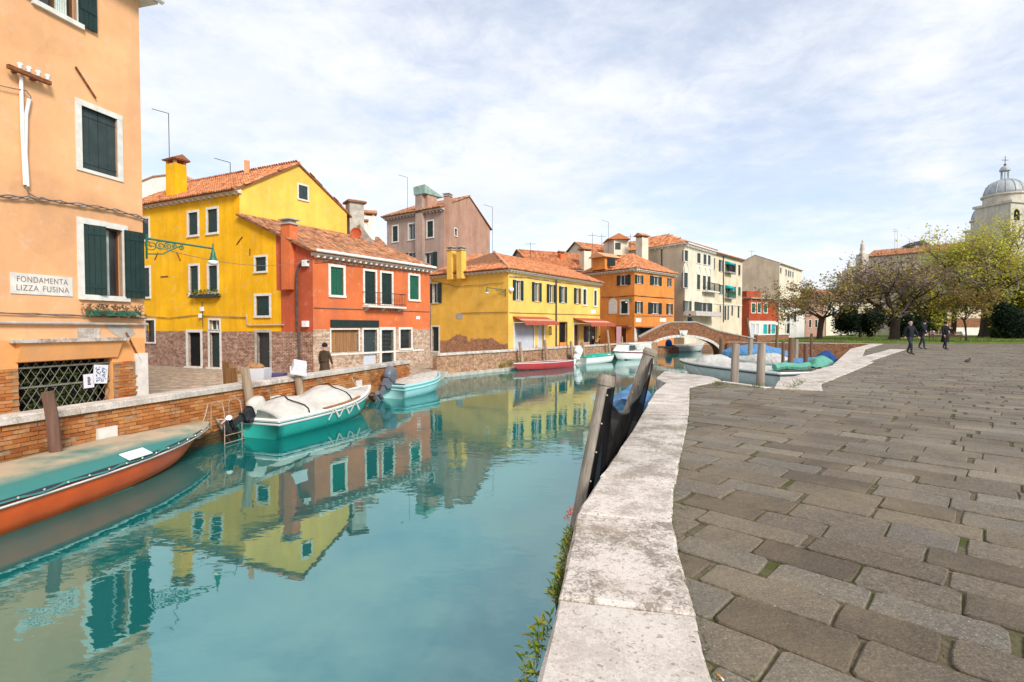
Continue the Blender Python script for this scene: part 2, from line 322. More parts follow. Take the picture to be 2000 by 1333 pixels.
M = dict(
    peach=m_plaster('peach_plaster', (.81, .425, .21), (.58, .32, .18), .40), peach2=m_plaster('peach_plaster_low', (.76, .36, .13), (.5, .33, .2), .55),
    yellow=m_plaster('yellow_plaster', (.86, .455, .012), (.66, .29, .01), .75), yellow_pale=m_plaster('pale_lit_yellow', (.86, .52, .10), (.74, .40, .07), .6),  # pale yellow paints the gable's stronger light; on chimneys simply a pale yellow
    red=m_plaster('red_plaster', (.66, .165, .055), (.46, .14, .075), .85), red_dark=m_plaster('dark_red_shade', (.52, .105, .045), (.34, .09, .055), .6),  # dark red paints the house side's shade; elsewhere simply a dark red
    yellow2=m_plaster('old_yellow_plaster', (.84, .49, .085), (.72, .36, .045), .55, (.42, .22, .13), (.35, 1.15)),
    yellow2b=m_plaster('shop_yellow_plaster', (.86, .55, .14), (.76, .40, .06), .5, (.55, .27, .15), (-.35, .3)),
    orange=m_plaster('orange_plaster', (.72, .265, .06), (.52, .19, .06), .7), grey=m_plaster('grey_pink_plaster', (.42, .30, .245), (.27, .20, .17), .8),
    pink=m_plaster('pink_plaster', (.47, .28, .20), (.33, .20, .15), .8), cream=m_plaster('cream_plaster', (.76, .68, .53), (.5, .42, .3), .35),
    cream2=m_plaster('cream_render', (.72, .62, .45), (.5, .4, .26), .4), beige=m_plaster('beige_render', (.46, .37, .27), (.3, .23, .17), .7),
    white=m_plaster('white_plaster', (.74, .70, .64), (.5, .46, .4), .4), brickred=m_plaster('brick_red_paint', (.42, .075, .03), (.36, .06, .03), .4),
    stone=m_plain('white_stone_trim', (.67, .635, .58), .8, .25, .14, 5), stone_d=m_plain('grey_stone', (.42, .38, .33), .85, .2, .25, 3), istrian=m_istrian('istrian_stone'),
    brick=m_brick('old_brick', (.40, .16, .085), (.27, .12, .075), (.58, .47, .38), 1, .016, .6), brick_p=m_brick('pale_brick', (.60, .40, .26), (.50, .30, .19), (.62, .52, .42), 1, .016, .6),
    brick_b=m_brick('bridge_brick', (.44, .15, .055), (.20, .08, .04), (.34, .22, .14), 1, .014, .35), brickpiece=m_brickpiece('wall_brick', [(.30, .095, .03), (.46, .17, .05), (.50, .23, .08), (.40, .13, .04), (.56, .28, .11)]),
    brick_q=m_brickpiece('quay_brick', [(.30, .12, .06), (.40, .17, .08), (.46, .25, .14), (.36, .15, .07), (.52, .34, .21)]), mortar=m_plain('mortar', (.30, .20, .125), .95, .1, .35, 6),
    tiles=m_tiles('terracotta_tiles', [(.15, .075, .045), (.42, .16, .07), (.62, .33, .19), (.36, .15, .08), (.52, .24, .12), (.28, .17, .11)], .4),
    tiles_o=m_tiles('orange_tiles', [(.30, .11, .05), (.56, .20, .08), (.68, .33, .17), (.48, .17, .07), (.62, .25, .11)], .2), terra=m_plain('terracotta_bed', (.24, .11, .06), .95, .1, .3, 4),
    green=m_plain('dark_green_paint', GREEN, .55, .4, .25, 4), green2=m_plain('green_paint', (.008, .095, .055), .5, .4, .2, 4), lampgreen=m_plain('lamp_green', (.012, .13, .075), .4, .5, .2, 9),
    grey_sh=m_plain('grey_shutter', (.034, .050, .050), .6, .3, .2, 4), teal=m_plain('teal_awning', (.01, .34, .36), .8, .2, .1, 3), glass=m_glass('window_glass'), dark=m_plain('dark_interior', (.014, .013, .013), .9, .1, .3, 2),
    curtain=m_cloth('curtain', (.52, .58, .53)), brownwood=m_wood('brown_wood', (.16, .07, .03)), door_wood=m_wood('door_planks', (.36, .19, .085)), pallet=m_wood('pallet_wood', (.30, .16, .065)),
    pole=m_wood('mooring_pole_wood', (.40, .29, .20)), pole_g=m_wood('grey_pole_wood', (.36, .305, .25)), pole_b=m_wood('brown_pole_wood', (.24, .14, .085)), pole_r=m_wood('reddish_pole_wood', (.20, .105, .075)),
    iron=m_plain('wrought_iron', (.03, .028, .028), .6, .4, .3, 8), rust=m_plain('rusty_iron', (.20, .075, .03), .85, .2, .4, 12), lead=m_plain('lead_grey', (.34, .36, .37), .5, .4, .2, 1.2), copper=m_plain('green_copper', (.26, .38, .33), .7, .3, .3, 3),
    cable=m_plain('cable_grey', (.22, .18, .155), .8, .2, .3, 5), cable_d=m_plain('cable_dark', (.09, .07, .06), .8, .2, .3, 5), ladder=m_plain('rusty_steel', (.38, .27, .21), .6, .3, .3, 9), rope=m_plain('rope', (.42, .36, .28), .9, .1, .2, 20), lattice=m_plain('lattice_iron', (.17, .17, .14), .7, .3, .3, 9), pipe=m_plain('pipe_grey', (.46, .40, .34), .6, .3, .2, 4), white_p=m_plain('white_paint', (.78, .77, .75), .5, .4, .06, 3), chrome=m_plain('galvanised_steel', (.62, .60, .57), .35, .5, .1, 6, .6),
    roller=m_plain('roller_metal', (.50, .54, .60), .5, .5, .08, 3), awn=m_cloth('awning_rust', (.42, .10, .06)), awn_s=m_cloth('awning_stripe', (.66, .34, .24)), lilac=m_cloth('lilac_cloth', (.42, .22, .24)),
    paper=m_plain('paper', (.72, .71, .76), .8, .2, .05, 3), ink=m_plain('ink', (.03, .03, .04), .8, .1, 0, 3), blueink=m_plain('blue_ink', (.09, .17, .28), .8, .1, .3, 20), letter=m_plain('sign_lettering', (.26, .18, .15), .8, .1, .2, 9), yolk=m_plain('orange_flower', (.75, .30, .02), .7, .2, .2, 9),
    paver=m_paver('trachyte_paver'), joint=m_joint(), moss=m_leaf('moss_leaf', [(.05, .09, .012), (.09, .14, .02), (.14, .17, .03)]),
    water=m_water(), soil=m_plain('soil', (.16, .12, .07), .95, .1, .3, 1), skin=m_plain('skin', (.55, .30, .21), .6, .3, .08, 9), hair_d=m_plain('dark_hair', (.02, .014, .012), .7, .3, .2, 20), hair_g=m_plain('grey_hair', (.35, .28, .23), .8, .2, .2, 20),
    coat_b=m_cloth('brown_coat', (.075, .050, .028)), navy=m_cloth('navy_knit', (.013, .015, .034)), black=m_cloth('black_cloth', (.010, .010, .012)), slate=m_cloth('slate_jacket', (.014, .015, .021)), jeans=m_cloth('dark_trousers', (.035, .042, .05)), shoe=m_plain('shoe', (.018, .016, .015), .5, .4, .1, 9),
    fgreen=m_plain('boat_teal', (.015, .30, .25), .35, .5, .08, 2), fblue=m_plain('boat_pale_blue', (.30, .58, .58), .4, .5, .08, 2), forange=m_plain('varnished_orange', (.60, .088, .012), .28, .5, .22, 1.6), fgreen_c=NT('green_cover').m, fwhite=m_plain('boat_white', (.74, .73, .69), .35, .5, .06, 2), fgrey=m_plain('boat_grey_white', (.55, .56, .56), .4, .5, .08, 2),
    fred=m_plain('boat_red', (.40, .035, .04), .4, .5, .15, 2), maroon=m_plain('maroon_band', (.16, .015, .02), .4, .5, .1, 3), antifoul=m_plain('hull_bottom', (.028, .034, .03), .7, .2, .3, 3), inner=m_plain('boat_inner', (.42, .40, .36), .7, .2, .15, 2), greendeck=m_plain('boat_green_inside', (.015, .33, .24), .55, .3, .1, 2),
    tarp=m_cloth('cream_tarpaulin', (.56, .525, .47)), tarp_g=m_cloth('grey_tarpaulin', (.52, .50, .46)), tarp_b=m_cloth('blue_tarpaulin', (.10, .24, .44)), tarp_db=m_cloth('dark_blue_tarpaulin', (.02, .06, .20)), tarp_bb=m_cloth('bright_blue_tarpaulin', (.02, .13, .50)), tarp_gr=m_cloth('green_tarpaulin', (.12, .36, .27)), taupe=m_cloth('taupe_cover', (.52, .46, .41)),
    motor=m_plain('outboard_grey', (.12, .125, .15), .35, .5, .12, 4), motor_d=m_plain('outboard_black', (.018, .02, .026), .4, .5, .2, 6), rubber=m_plain('black_rubber', (.02, .02, .02), .7, .3, .2, 6), rub=m_plain('rub_rail', (.03, .03, .04), .5, .4, .2, 6),
    bark=m_wood('bark', (.085, .062, .048), .9, (9, 9, 1.5)), twig=m_plain('twigs', (.19, .15, .155), .9, .1, .3, 3), pigeon=m_plain('pigeon_feathers', (.035, .037, .046), .7, .3, .3, 20), bench=m_plain('bench_red_wood', (.075, .026, .018), .7, .3, .2, 6),
    lawn=m_plain('lawn_soil', (.12, .17, .035), .95, .1, .35, .8), tuft=m_leaf('grass_blade', [(.05, .10, .012), (.10, .18, .02), (.16, .22, .03), (.20, .18, .05)]), weed=m_leaf('weed_leaf', [(.06, .14, .02), (.12, .20, .03), (.30, .30, .03), (.36, .32, .04), (.09, .16, .04)]), coral=m_leaf('coral_leaf', [(.55, .11, .06), (.62, .17, .10)]),
    campo=m_brick('campo_paving', (.60, .45, .32), (.50, .38, .27), (.32, .24, .16), .16, .01, .3), church=m_plaster('church_stone', (.56, .50, .42), (.3, .26, .2), .7), plastic=m_plain('white_plastic', (.62, .62, .66), .5, .4, .04, 4), purple=m_cloth('purple_cover', (.09, .07, .16)),
)
def _net():
    n = NT('black_net'); n.done(n.mix(n.ramp(n.noise(2.5, 4), .35, .7), (.005, .005, .006), (.014, .013, .014)), 1.0, .0); tr = n.n('ShaderNodeBsdfTransparent'); mx = n.n('ShaderNodeMixShader', {0: .93})
    n.l(tr.outputs[0], mx.inputs[1]); n.l(n.p.outputs[0], mx.inputs[2]); n.l(mx.outputs[0], n.out.inputs[0]); return n.m
M['net'] = _net()
def _gc():
    n = NT('green_boat_cover'); sepn = n.n('ShaderNodeSeparateXYZ', {0: n.n('ShaderNodeTexCoord').outputs['Object']})
    f = n.math('MULTIPLY', n.ramp(n.noise(1.1, 6, .6), .28, .50), n.ramp(n.math('ABSOLUTE', sepn.outputs[1]), .42, .66, (1, 1, 1), (0, 0, 0)))
    c = n.mix(n.math('MULTIPLY', f, .95), (.035, .19, .17), (.50, .38, .25)); c = n.mix(n.math('MULTIPLY', n.ramp(n.noise(5, 5), .5, .8), .3), c, (.10, .20, .16)); n.bump(n.noise(5, 4), .2, .02); return n.done(c, .55, .35)
M['fgreen_c'] = _gc()
# ================================================================== SETTING: water, land, quay
WZ = -1.3
def inside(p, poly):
    x, y = p; c = False; j = len(poly) - 1
    for i in range(len(poly)):
        xi, yi = poly[i]; xj, yj = poly[j]
        if (yi > y) != (yj > y) and x < (xj - xi) * (y - yi) / (yj - yi) + xi: c = not c
        j = i
    return c
def interp(tab, d):
    for (x0, d0), (x1, d1) in zip(tab, tab[1:]):
        if d <= d1: return x0 + (x1 - x0) * (d - d0) / (d1 - d0)
    return tab[-1][0]
def slab_into(mb, pts, zt, zb, bev=.012, drop=.010, jz=0.0):
    n = len(pts); cx = sum(p[0] for p in pts) / n; cy = sum(p[1] for p in pts) / n; k = len(mb.v)
    for x, y in pts: mb.v.append((x, y, zb))
    for x, y in pts: mb.v.append((x, y, zt - drop))
    for x, y in pts:
        dx, dy = cx - x, cy - y; l = math.hypot(dx, dy) + 1e-9; mb.v.append((x + dx / l * bev, y + dy / l * bev, zt + random.uniform(-jz, jz)))
    for i in range(n):
        j = (i + 1) % n; mb.f.append((k + i, k + j, k + n + j, k + n + i)); mb.f.append((k + n + i, k + n + j, k + 2 * n + j, k + 2 * n + i))
    mb.f.append(tuple(k + 2 * n + i for i in range(n)))
def ccw(p): return p if sum(p[i][0] * p[(i + 1) % len(p)][1] - p[(i + 1) % len(p)][0] * p[i][1] for i in range(len(p))) > 0 else p[::-1]
def rounded(p, r=.05, jit=.008):
    p = ccw(p); o = []; n = len(p)
    for i in range(n):
        a, b, c = Vector(p[i - 1]), Vector(p[i]), Vector(p[(i + 1) % n]); rr = r * random.uniform(.3, 1.5)
        for q in (a, c):
            w = b + (q - b).normalized() * min(rr, (q - b).length * .3); o.append((w.x + random.uniform(-jit, jit), w.y + random.uniform(-jit, jit)))
        if i < n:
            m = (b + c) / 2; o.append((m.x + random.uniform(-jit, jit), m.y + random.uniform(-jit, jit)))
    return o
def land(name, poly, ztop, zbot, mtop, mside):
    poly = ccw(poly); zt = ztop if callable(ztop) else (lambda x, y: ztop); n = len(poly)
    mb = MB(); mb.poly([(x, y, zt(x, y)) for x, y in poly]); o = single(name, mb, mtop, kind='structure')
    sd = MB()
    for i in range(n):
        (x0, y0), (x1, y1) = poly[i], poly[(i + 1) % n]
        sd.poly([(x0, y0, zbot), (x1, y1, zbot), (x1, y1, zt(x1, y1) - .002), (x0, y0, zt(x0, y0) - .002)])
    s = bpy.data.objects.new('quay_wall', mesh_of('quay_wall', sd.v, sd.f, mside)); COL.objects.link(s); s.parent = o
    return o
w = MB(); w.poly([(-400, -60, WZ), (700, -60, WZ), (700, 900, WZ), (-400, 900, WZ)])
single('canal_water', w, M['water'], kind='structure')
bed = MB(); bed.poly([(-400, -60, -3.2), (700, -60, -3.2), (700, 900, -3.2), (-400, 900, -3.2)]); single('canal_bed_ground', bed, M['soil'], kind='structure')

L1A, L1B = Vector((-7.95, 8.03)), Vector((-4.375, 22.1)); _dir1 = (L1B - L1A).normalized()
L1S = L1A - _dir1 * 6.0
L2A, L2B = Vector((-4.0, 27.6)), Vector((14.9, 52.8))
zc = lambda x, y: -0.9 + .18 * max(0, min(1, (y - 27) / 18))
LEFT_LAND = [tuple(L1S + Vector((-.08, 0))), tuple(L1B + Vector((-.08, .05))), (-4.25, 24.2), (-3.95, 27.5), tuple(L2A + Vector((-.08, .1))), tuple(L2B + Vector((-.08, .1))),
             (17.2, 55.6), (38, 79), (60, 104), (60, 300), (-200, 300), (-200, 1)]
land('campo_pavement', LEFT_LAND, zc, -3, M['campo'], M['brick_b'])

CL = [(-.35, 0.0), (.11, 2.04), (.227, 2.55), (.506, 3.9), (.84, 4.83), (1.5, 6.58), (2.58, 9.68), (3.15, 11.3), (3.78, 12.7)]
CR = [(.40, 0.0), (.79, 2.04), (.88, 2.45), (1.126, 3.6), (1.4, 4.42), (1.85, 5.63), (2.85, 8.3), (4.12, 11.95)]
EDGE = [(6.0, 11.8), (6.8, 13.2), (11.7, 18.85), (21.8, 33.3), (30.6, 44.0), (20.6, 49.6)]
RIGHT_LAND = [(x + .05, d) for x, d in CL] + [(3.93, 14.0), (4.84, 16.3), (5.55, 14.4), (5.45, 13.5)] + [(x + .05, y) for x, y in EDGE] + [(21.6, 51.6), (23.4, 54.2), (44, 77), (70, 104), (160, 104), (160, -6), (-.9, -6)]
PAVE = land('quay_pavement', RIGHT_LAND, -.015, -3, M['joint'], M['brick_b'])

# coping blocks along the canal edge, each a stone of its own
CJ = [(0.0, 0.0), (1.25, 1.15), (2.61, 2.455), (3.82, 3.64), (4.80, 4.57), (5.9, 5.67), (8.3, 8.17), (9.4, 9.45), (10.8, 10.75), (12.7, 11.95)]
DIRT = (.3, .30, 1.0, .6, .8, .9, .45, .6, .3)
def stone(name, pts, zt, zb, mat, parent, bev=.02, drop=.014, jz=0.0):
    mb = MB(); slab_into(mb, ccw(pts), zt, zb, bev, drop, jz); o = bpy.data.objects.new(name, mesh_of(name, mb.v, mb.f, mat)); COL.objects.link(o); o.parent = parent; o.color = (random.uniform(.3, .9), 0, 0, 1); return o
for (l0, r0), (l1, r1) in zip(CJ, CJ[1:]):
    g = .007; k = 5; pts = []
    for i in range(k + 1):
        d = l0 + g + (l1 - l0 - 2 * g) * i / k; pts.append((interp(CL, d) + random.uniform(-.006, .006), d))
    for i in range(k + 1):
        t = 1 - i / k; dj = random.uniform(-.012, .012) if 0 < i < k else 0; a = Vector((interp(CL, l1 - g), l1 - g)); b = Vector((interp(CR, r1 - g), r1 - g)) ; 
        if 0 < i < k: q = a.lerp(b, i / k); pts.append((q.x, q.y + dj * .3))
    for i in range(k + 1):
        d = r1 - g - (r1 - r0 - 2 * g) * i / k; pts.append((interp(CR, d) + random.uniform(-.008, .008), d))
    for i in range(1, k):
        a = Vector((interp(CR, r0 + g), r0 + g)); b = Vector((interp(CL, l0 + g), l0 + g)); q = a.lerp(b, i / k); pts.append((q.x, q.y))
    st_ = stone('coping_stone', pts, .022 + random.uniform(-.004, .004), -.24, M['istrian'], PAVE, .024, .018); st_.color = (DIRT[CJ.index((l0, r0))], 0, 0, 1)
for pts in ([(3.80, 12.72), (3.90, 14.0), (4.84, 16.32), (5.6, 14.42)], [(3.81, 12.69), (5.58, 14.38), (5.48, 13.5), (4.14, 11.98)]):
    stone('landing_stone', rounded(pts, .05, .004), .026, -.22, M['istrian'], PAVE)
def strip(name, path, wid, seg, zt, parent, mat=M['istrian'], zb=-.22):
    """blocks along a plan polyline; the strip lies to the right of its heading"""
    for (ax, ay), (bx, by) in zip(path, path[1:]):
        a, b = Vector((ax, ay)), Vector((bx, by)); L = (b - a).length; t = (b - a) / L; n = Vector((t.y, -t.x)); s = 0.0
        while s < L - .05:
            e = min(L, s + seg * random.uniform(.7, 1.3)); e = L if L - e < .4 else e
            p, q = a + t * (s + .006), a + t * (e - .006)
            stone(name, [tuple(p), tuple(q), tuple(q + n * wid), tuple(p + n * wid)], zt + random.uniform(-.003, .003), zb, mat, parent); s = e
strip('coping_stone', [(5.5, 13.42), (6.02, 11.95)], .22, 1.2, .012, PAVE)
strip('coping_stone', [(6.0, 11.8), (6.8, 13.2), (11.7, 18.85), (13.75, 21.3)], .95, 1.4, .028, PAVE)
strip('coping_stone', [(13.79, 21.34), (24.2, 33.0)], .75, 1.7, .024, PAVE)
strip('coping_stone', [(11.72, 18.9), (21.8, 33.3), (30.6, 44.0)], .8, 1.5, .020, PAVE)
strip('coping_stone', [(30.6, 44.05), (20.65, 49.6)], .6, 1.8, .016, PAVE)

# trachyte paving, rows running across the quay
ang = R(-43.5); e1 = Vector((math.cos(ang), math.sin(ang))); e2 = Vector((-math.sin(ang), math.cos(ang)))
stones = []; s2 = -6.0
while s2 < 62:
    h = random.uniform(.26, .36); s1 = -36 + random.uniform(0, .8)
    while s1 < 60:
        Ls = random.uniform(.36, .74); c = e1 * (s1 + Ls / 2) + e2 * (s2 + h / 2)
        if .9 < c.y < 47 and abs(c.x) < c.y * 1.05 + 1.5 and (inside((c.x, c.y), RIGHT_LAND) or c.y < 12.4):
            cs = [e1 * (s1 + a) + e2 * (s2 + b) for a, b in ((0, 0), (Ls, 0), (Ls, h), (0, h))]
            ok = not (c.y > 45.2 and c.x > 30.5) and (c.y > 12.4 or any(q.x > interp(CR, max(0, min(q.y, 11.9))) for q in cs))
            if ok and all(inside((q.x, q.y), RIGHT_LAND) or q.y < 12.4 for q in cs): stones.append((c.length, s1, s2, Ls, h))
        s1 += Ls + (random.uniform(.025, .05) if random.random() < .45 else .004)
    s2 += h + .002
stones.sort(); rest = MB()
for i, (dist, s1, s2, Ls, h) in enumerate(stones):
    g = random.uniform(.003, .006)
    q = [e1 * (s1 + a) + e2 * (s2 + b) for a, b in ((g, g), (Ls - g, g), (Ls - g, h - g), (g, h - g))]
    pts = [(max(p.x, interp(CL, max(0, p.y)) + .12) if p.y < 12.4 else p.x, p.y) for p in q]; zt = random.uniform(-.007, .004)
    if i < 300: stone('paving_stone', rounded(pts, .022, .005), zt, -.05, M['paver'], PAVE, .007, .006, .002)
    else: slab_into(rest, ccw(pts), zt, -.05, .010, .008)
o = bpy.data.objects.new('paving_stones', mesh_of('paving_stones', rest.v, rest.f, M['paver'])); COL.objects.link(o); o.parent = PAVE; o['kind'] = 'stuff'

# lawn with grass
LAWN = [(25.5, 55.0), (31.5, 48.2), (37, 46.6), (60, 45.2), (150, 44.8), (150, 100), (66, 100), (44.5, 76)]
lm = MB(); slab_into(lm, ccw(LAWN), .07, -.05, .05, .02); single('lawn', lm, M['lawn'], kind='structure')
def blades(mb, x, y, z, n, spread, h, wdt):
    for _ in range(n):
        a = random.uniform(0, 6.28); r = spread * math.sqrt(random.random()); px, py = x + r * math.cos(a), y + r * math.sin(a); b = random.uniform(0, 6.28); hh = h * random.uniform(.5, 1.2)
        dx, dy = math.cos(b) * wdt, math.sin(b) * wdt; lx, ly = random.uniform(-.5, .5) * hh, random.uniform(-.5, .5) * hh
        mb.add([(px - dx, py - dy, z), (px + dx, py + dy, z), (px + lx, py + ly, z + hh)], [(0, 1, 2)])
gm = MB()
for _ in range(5200):
    y = 45 + 40 * random.random() ** 2.2; x = random.uniform(24, y * 1.08)
    if inside((x, y), LAWN): blades(gm, x, y, .068, 4, .14, .10, .02)
single('lawn_grass', gm, M['tuft'], 'short green lawn grass under the park trees', 'grass', kind='stuff')

# ------------------------------------------------------------------ brick parapets on the far bank
def brick_field(th, parent, F, u0, u1, z0, z1, single_n, mat, bl=.245, bh=.073, o0=.0, name='brick'):
    me = []
    for _ in range(8):
        mb = MB(); a, b, c = bl - random.uniform(.010, .022), .06, bh - random.uniform(.009, .014); j = lambda: random.uniform(-.004, .004)
        mb.hexa([(x * a / 2 + j(), y + j(), zz * c / 2 + j()) for zz in (-1, 1) for x, y in ((-1, -b), (1, -b), (1, 0), (-1, 0))])
        me.append((mb, mesh_of(name, mb.v, mb.f, mat)))
    rz = math.atan2(F.d.y, F.d.x); flip = F.n.dot(Vector((-math.sin(rz), math.cos(rz), 0))) < 0
    spots = []; r = 0; z = z0
    while z < z1 - .01:
        u = u0 - (bl / 2 if r % 2 else 0) + random.uniform(-.03, .03)
        while u < u1:
            uc = u + bl / 2
            if u0 + .05 < uc < u1 - .05: spots.append(((F.P(uc, z) - CAMP).length, uc, z + bh / 2))
            u += bl
        z += bh; r += 1
    spots.sort(); mass = MB(); rzz = rz + (math.pi if flip else 0)
    for i, (d, u, z) in enumerate(spots):
        if random.random() < .012: continue
        mb, m_ = random.choice(me); p = F.P(u, z, o0 + random.uniform(-.012, .010))
        if i < single_n: th.inst(name, m_, p, rzz, parent)
        else:
            ca, sa = math.cos(rzz), math.sin(rzz); mass.add([(p.x + x * ca - y * sa, p.y + x * sa + y * ca, p.z + zz) for x, y, zz in mb.v], mb.f)
    if mass.v: th.part(name + 's', mass, mat, parent, kind='stuff')
def parapet(A, B, label, bricks, seg, zt0=0.0):
    F = Face(A, B); th = T('parapet_wall', label, 'wall', (A.x, A.y, WZ))
    core = MB().fbox(F, 0, F.L, -1.75, -.125, -.34, -.022)
    c = th.part('wall_core', core, M['mortar'] if bricks else M['brick_q2'])
    if bricks: brick_field(th, c, F, 0, F.L, -1.62, -.13, bricks, M['brickpiece'])
    u = 0.0
    while u < F.L - .05:
        e = min(F.L, u + seg * random.uniform(.8, 1.25)); e = F.L if F.L - e < .5 else e
        mb = MB(); P = F.P; zz = zt0 + random.uniform(-.004, .004); b = .018
        mb.add([P(u + .004, -.125, .06), P(e - .004, -.125, .06), P(e - .004, -.125, -.40), P(u + .004, -.125, -.40),
                P(u + .004, zz - b, .06), P(e - .004, zz - b, .06), P(e - .004, zz - b, -.40), P(u + .004, zz - b, -.40),
                P(u + .006, zz, .06 - b), P(e - .006, zz, .06 - b), P(e - .006, zz, -.40 + b), P(u + .006, zz, -.40 + b)],
               [(3, 2, 1, 0), (0, 1, 5, 4), (1, 2, 6, 5), (2, 3, 7, 6), (3, 0, 4, 7), (4, 5, 9, 8), (5, 6, 10, 9), (6, 7, 11, 10), (7, 4, 8, 11), (8, 9, 10, 11)])
        th.part('cap_stone', mb, M['istrian']); u = e
    return th, F
M['brick_q2'] = m_brick('quay_wall_brick', (.50, .20, .09), (.46, .27, .15), (.46, .34, .24), 1, .015, .4)
PW1, FW1 = parapet(L1S, L1B, 'long orange brick parapet with white stone cap beside the peach house', 300, 1.7)
PW2, FW2 = parapet(L2A, L2B, 'pale weathered brick parapet with stone cap below the yellow shop house', 0, 2.2)
# end return of the second parapet and its stone footing
ft = MB(); ft.box((L2A.x - .1, L2A.y - .25, -1.12), (1.5, .55, .3), math.atan2(FW2.d.y, FW2.d.x)); PW2.part('footing_stone', ft, M['stone_d'])
ft = MB().fbox(FW2, 0, 7, -1.5, -1.12, -.3, .14); PW2.part('footing_stone', ft, M['stone_d'])
ld = MB(); ld.hexa([(-4.4, 22.2, -1.7), (-3.9, 22.3, -1.7), (-3.6, 27.4, -1.7), (-4.3, 27.4, -1.7), (-4.4, 22.2, -.95), (-3.9, 22.3, -.95), (-3.6, 27.4, -.93), (-4.3, 27.4, -.93)])
single('landing_step', ld, M['stone_d'], kind='structure')
# ================================================================== HOUSES
def wall_holes(mb, F, u0, u1, z0, z1, holes=(), depth=.22):
    us = sorted({u0, u1, *[min(max(h[0], u0), u1) for h in holes], *[min(max(h[1], u0), u1) for h in holes]}); zs = sorted({z0, z1, *[min(max(h[2], z0), z1) for h in holes], *[min(max(h[3], z0), z1) for h in holes]})
    for a, b in zip(us, us[1:]):
        for c, d in zip(zs, zs[1:]):
            m, k = (a + b) / 2, (c + d) / 2
            if b - a < 1e-5 or d - c < 1e-5 or any(h[0] < m < h[1] and h[2] < k < h[3] for h in holes): continue
            mb.poly([F.P(a, c), F.P(b, c), F.P(b, d), F.P(a, d)])
    for h in holes:
        a, b, c, d = h[0], h[1], max(h[2], z0), min(h[3], z1)
        if d <= c or a < u0 - 1e-4 or b > u1 + 1e-4: continue
        P = F.P
        if h[2] >= z0: mb.poly([P(a, c), P(b, c), P(b, c, -depth), P(a, c, -depth)])
        if h[3] <= z1: mb.poly([P(a, d), P(b, d), P(b, d, -depth), P(a, d, -depth)])
        mb.poly([P(a, c), P(a, d), P(a, d, -depth), P(a, c, -depth)]); mb.poly([P(b, c), P(b, d), P(b, d, -depth), P(b, c, -depth)])
    return mb
def leaf(th, win, F, u0, u1, z0, z1, o, mat, planks=3, thick=.035, swing=None):
    """one shutter leaf of upright planks with two battens; swing=(hinge_u, angle) turns it out about its hinge"""
    mb = MB(); w_ = (u1 - u0) / planks
    def P(u, z, oo):
        if swing is None: return F.P(u, z, oo)
        hu, a = swing; du = u - hu; return F.P(hu + du * math.cos(a) , z, o + (oo - o) * math.cos(a) + abs(du) * math.sin(a))
    def bx(a, b, c, d, e, f): mb.hexa([P(a, c, f), P(b, c, f), P(b, c, e), P(a, c, e), P(a, d, f), P(b, d, f), P(b, d, e), P(a, d, e)])
    for k in range(planks): bx(u0 + k * w_ + .004, u0 + (k + 1) * w_ - .004, z0, z1, o, o + thick)
    bx(u0 + .005, u1 - .005, z0 + .01, z1 - .01, o - .01, o + .006)
    for f in (.10, .86): bx(u0 + .01, u1 - .01, z0 + (z1 - z0) * f, z0 + (z1 - z0) * (f + .045), o + thick, o + thick + .012)
    return th.part('shutter', mb, mat, win)
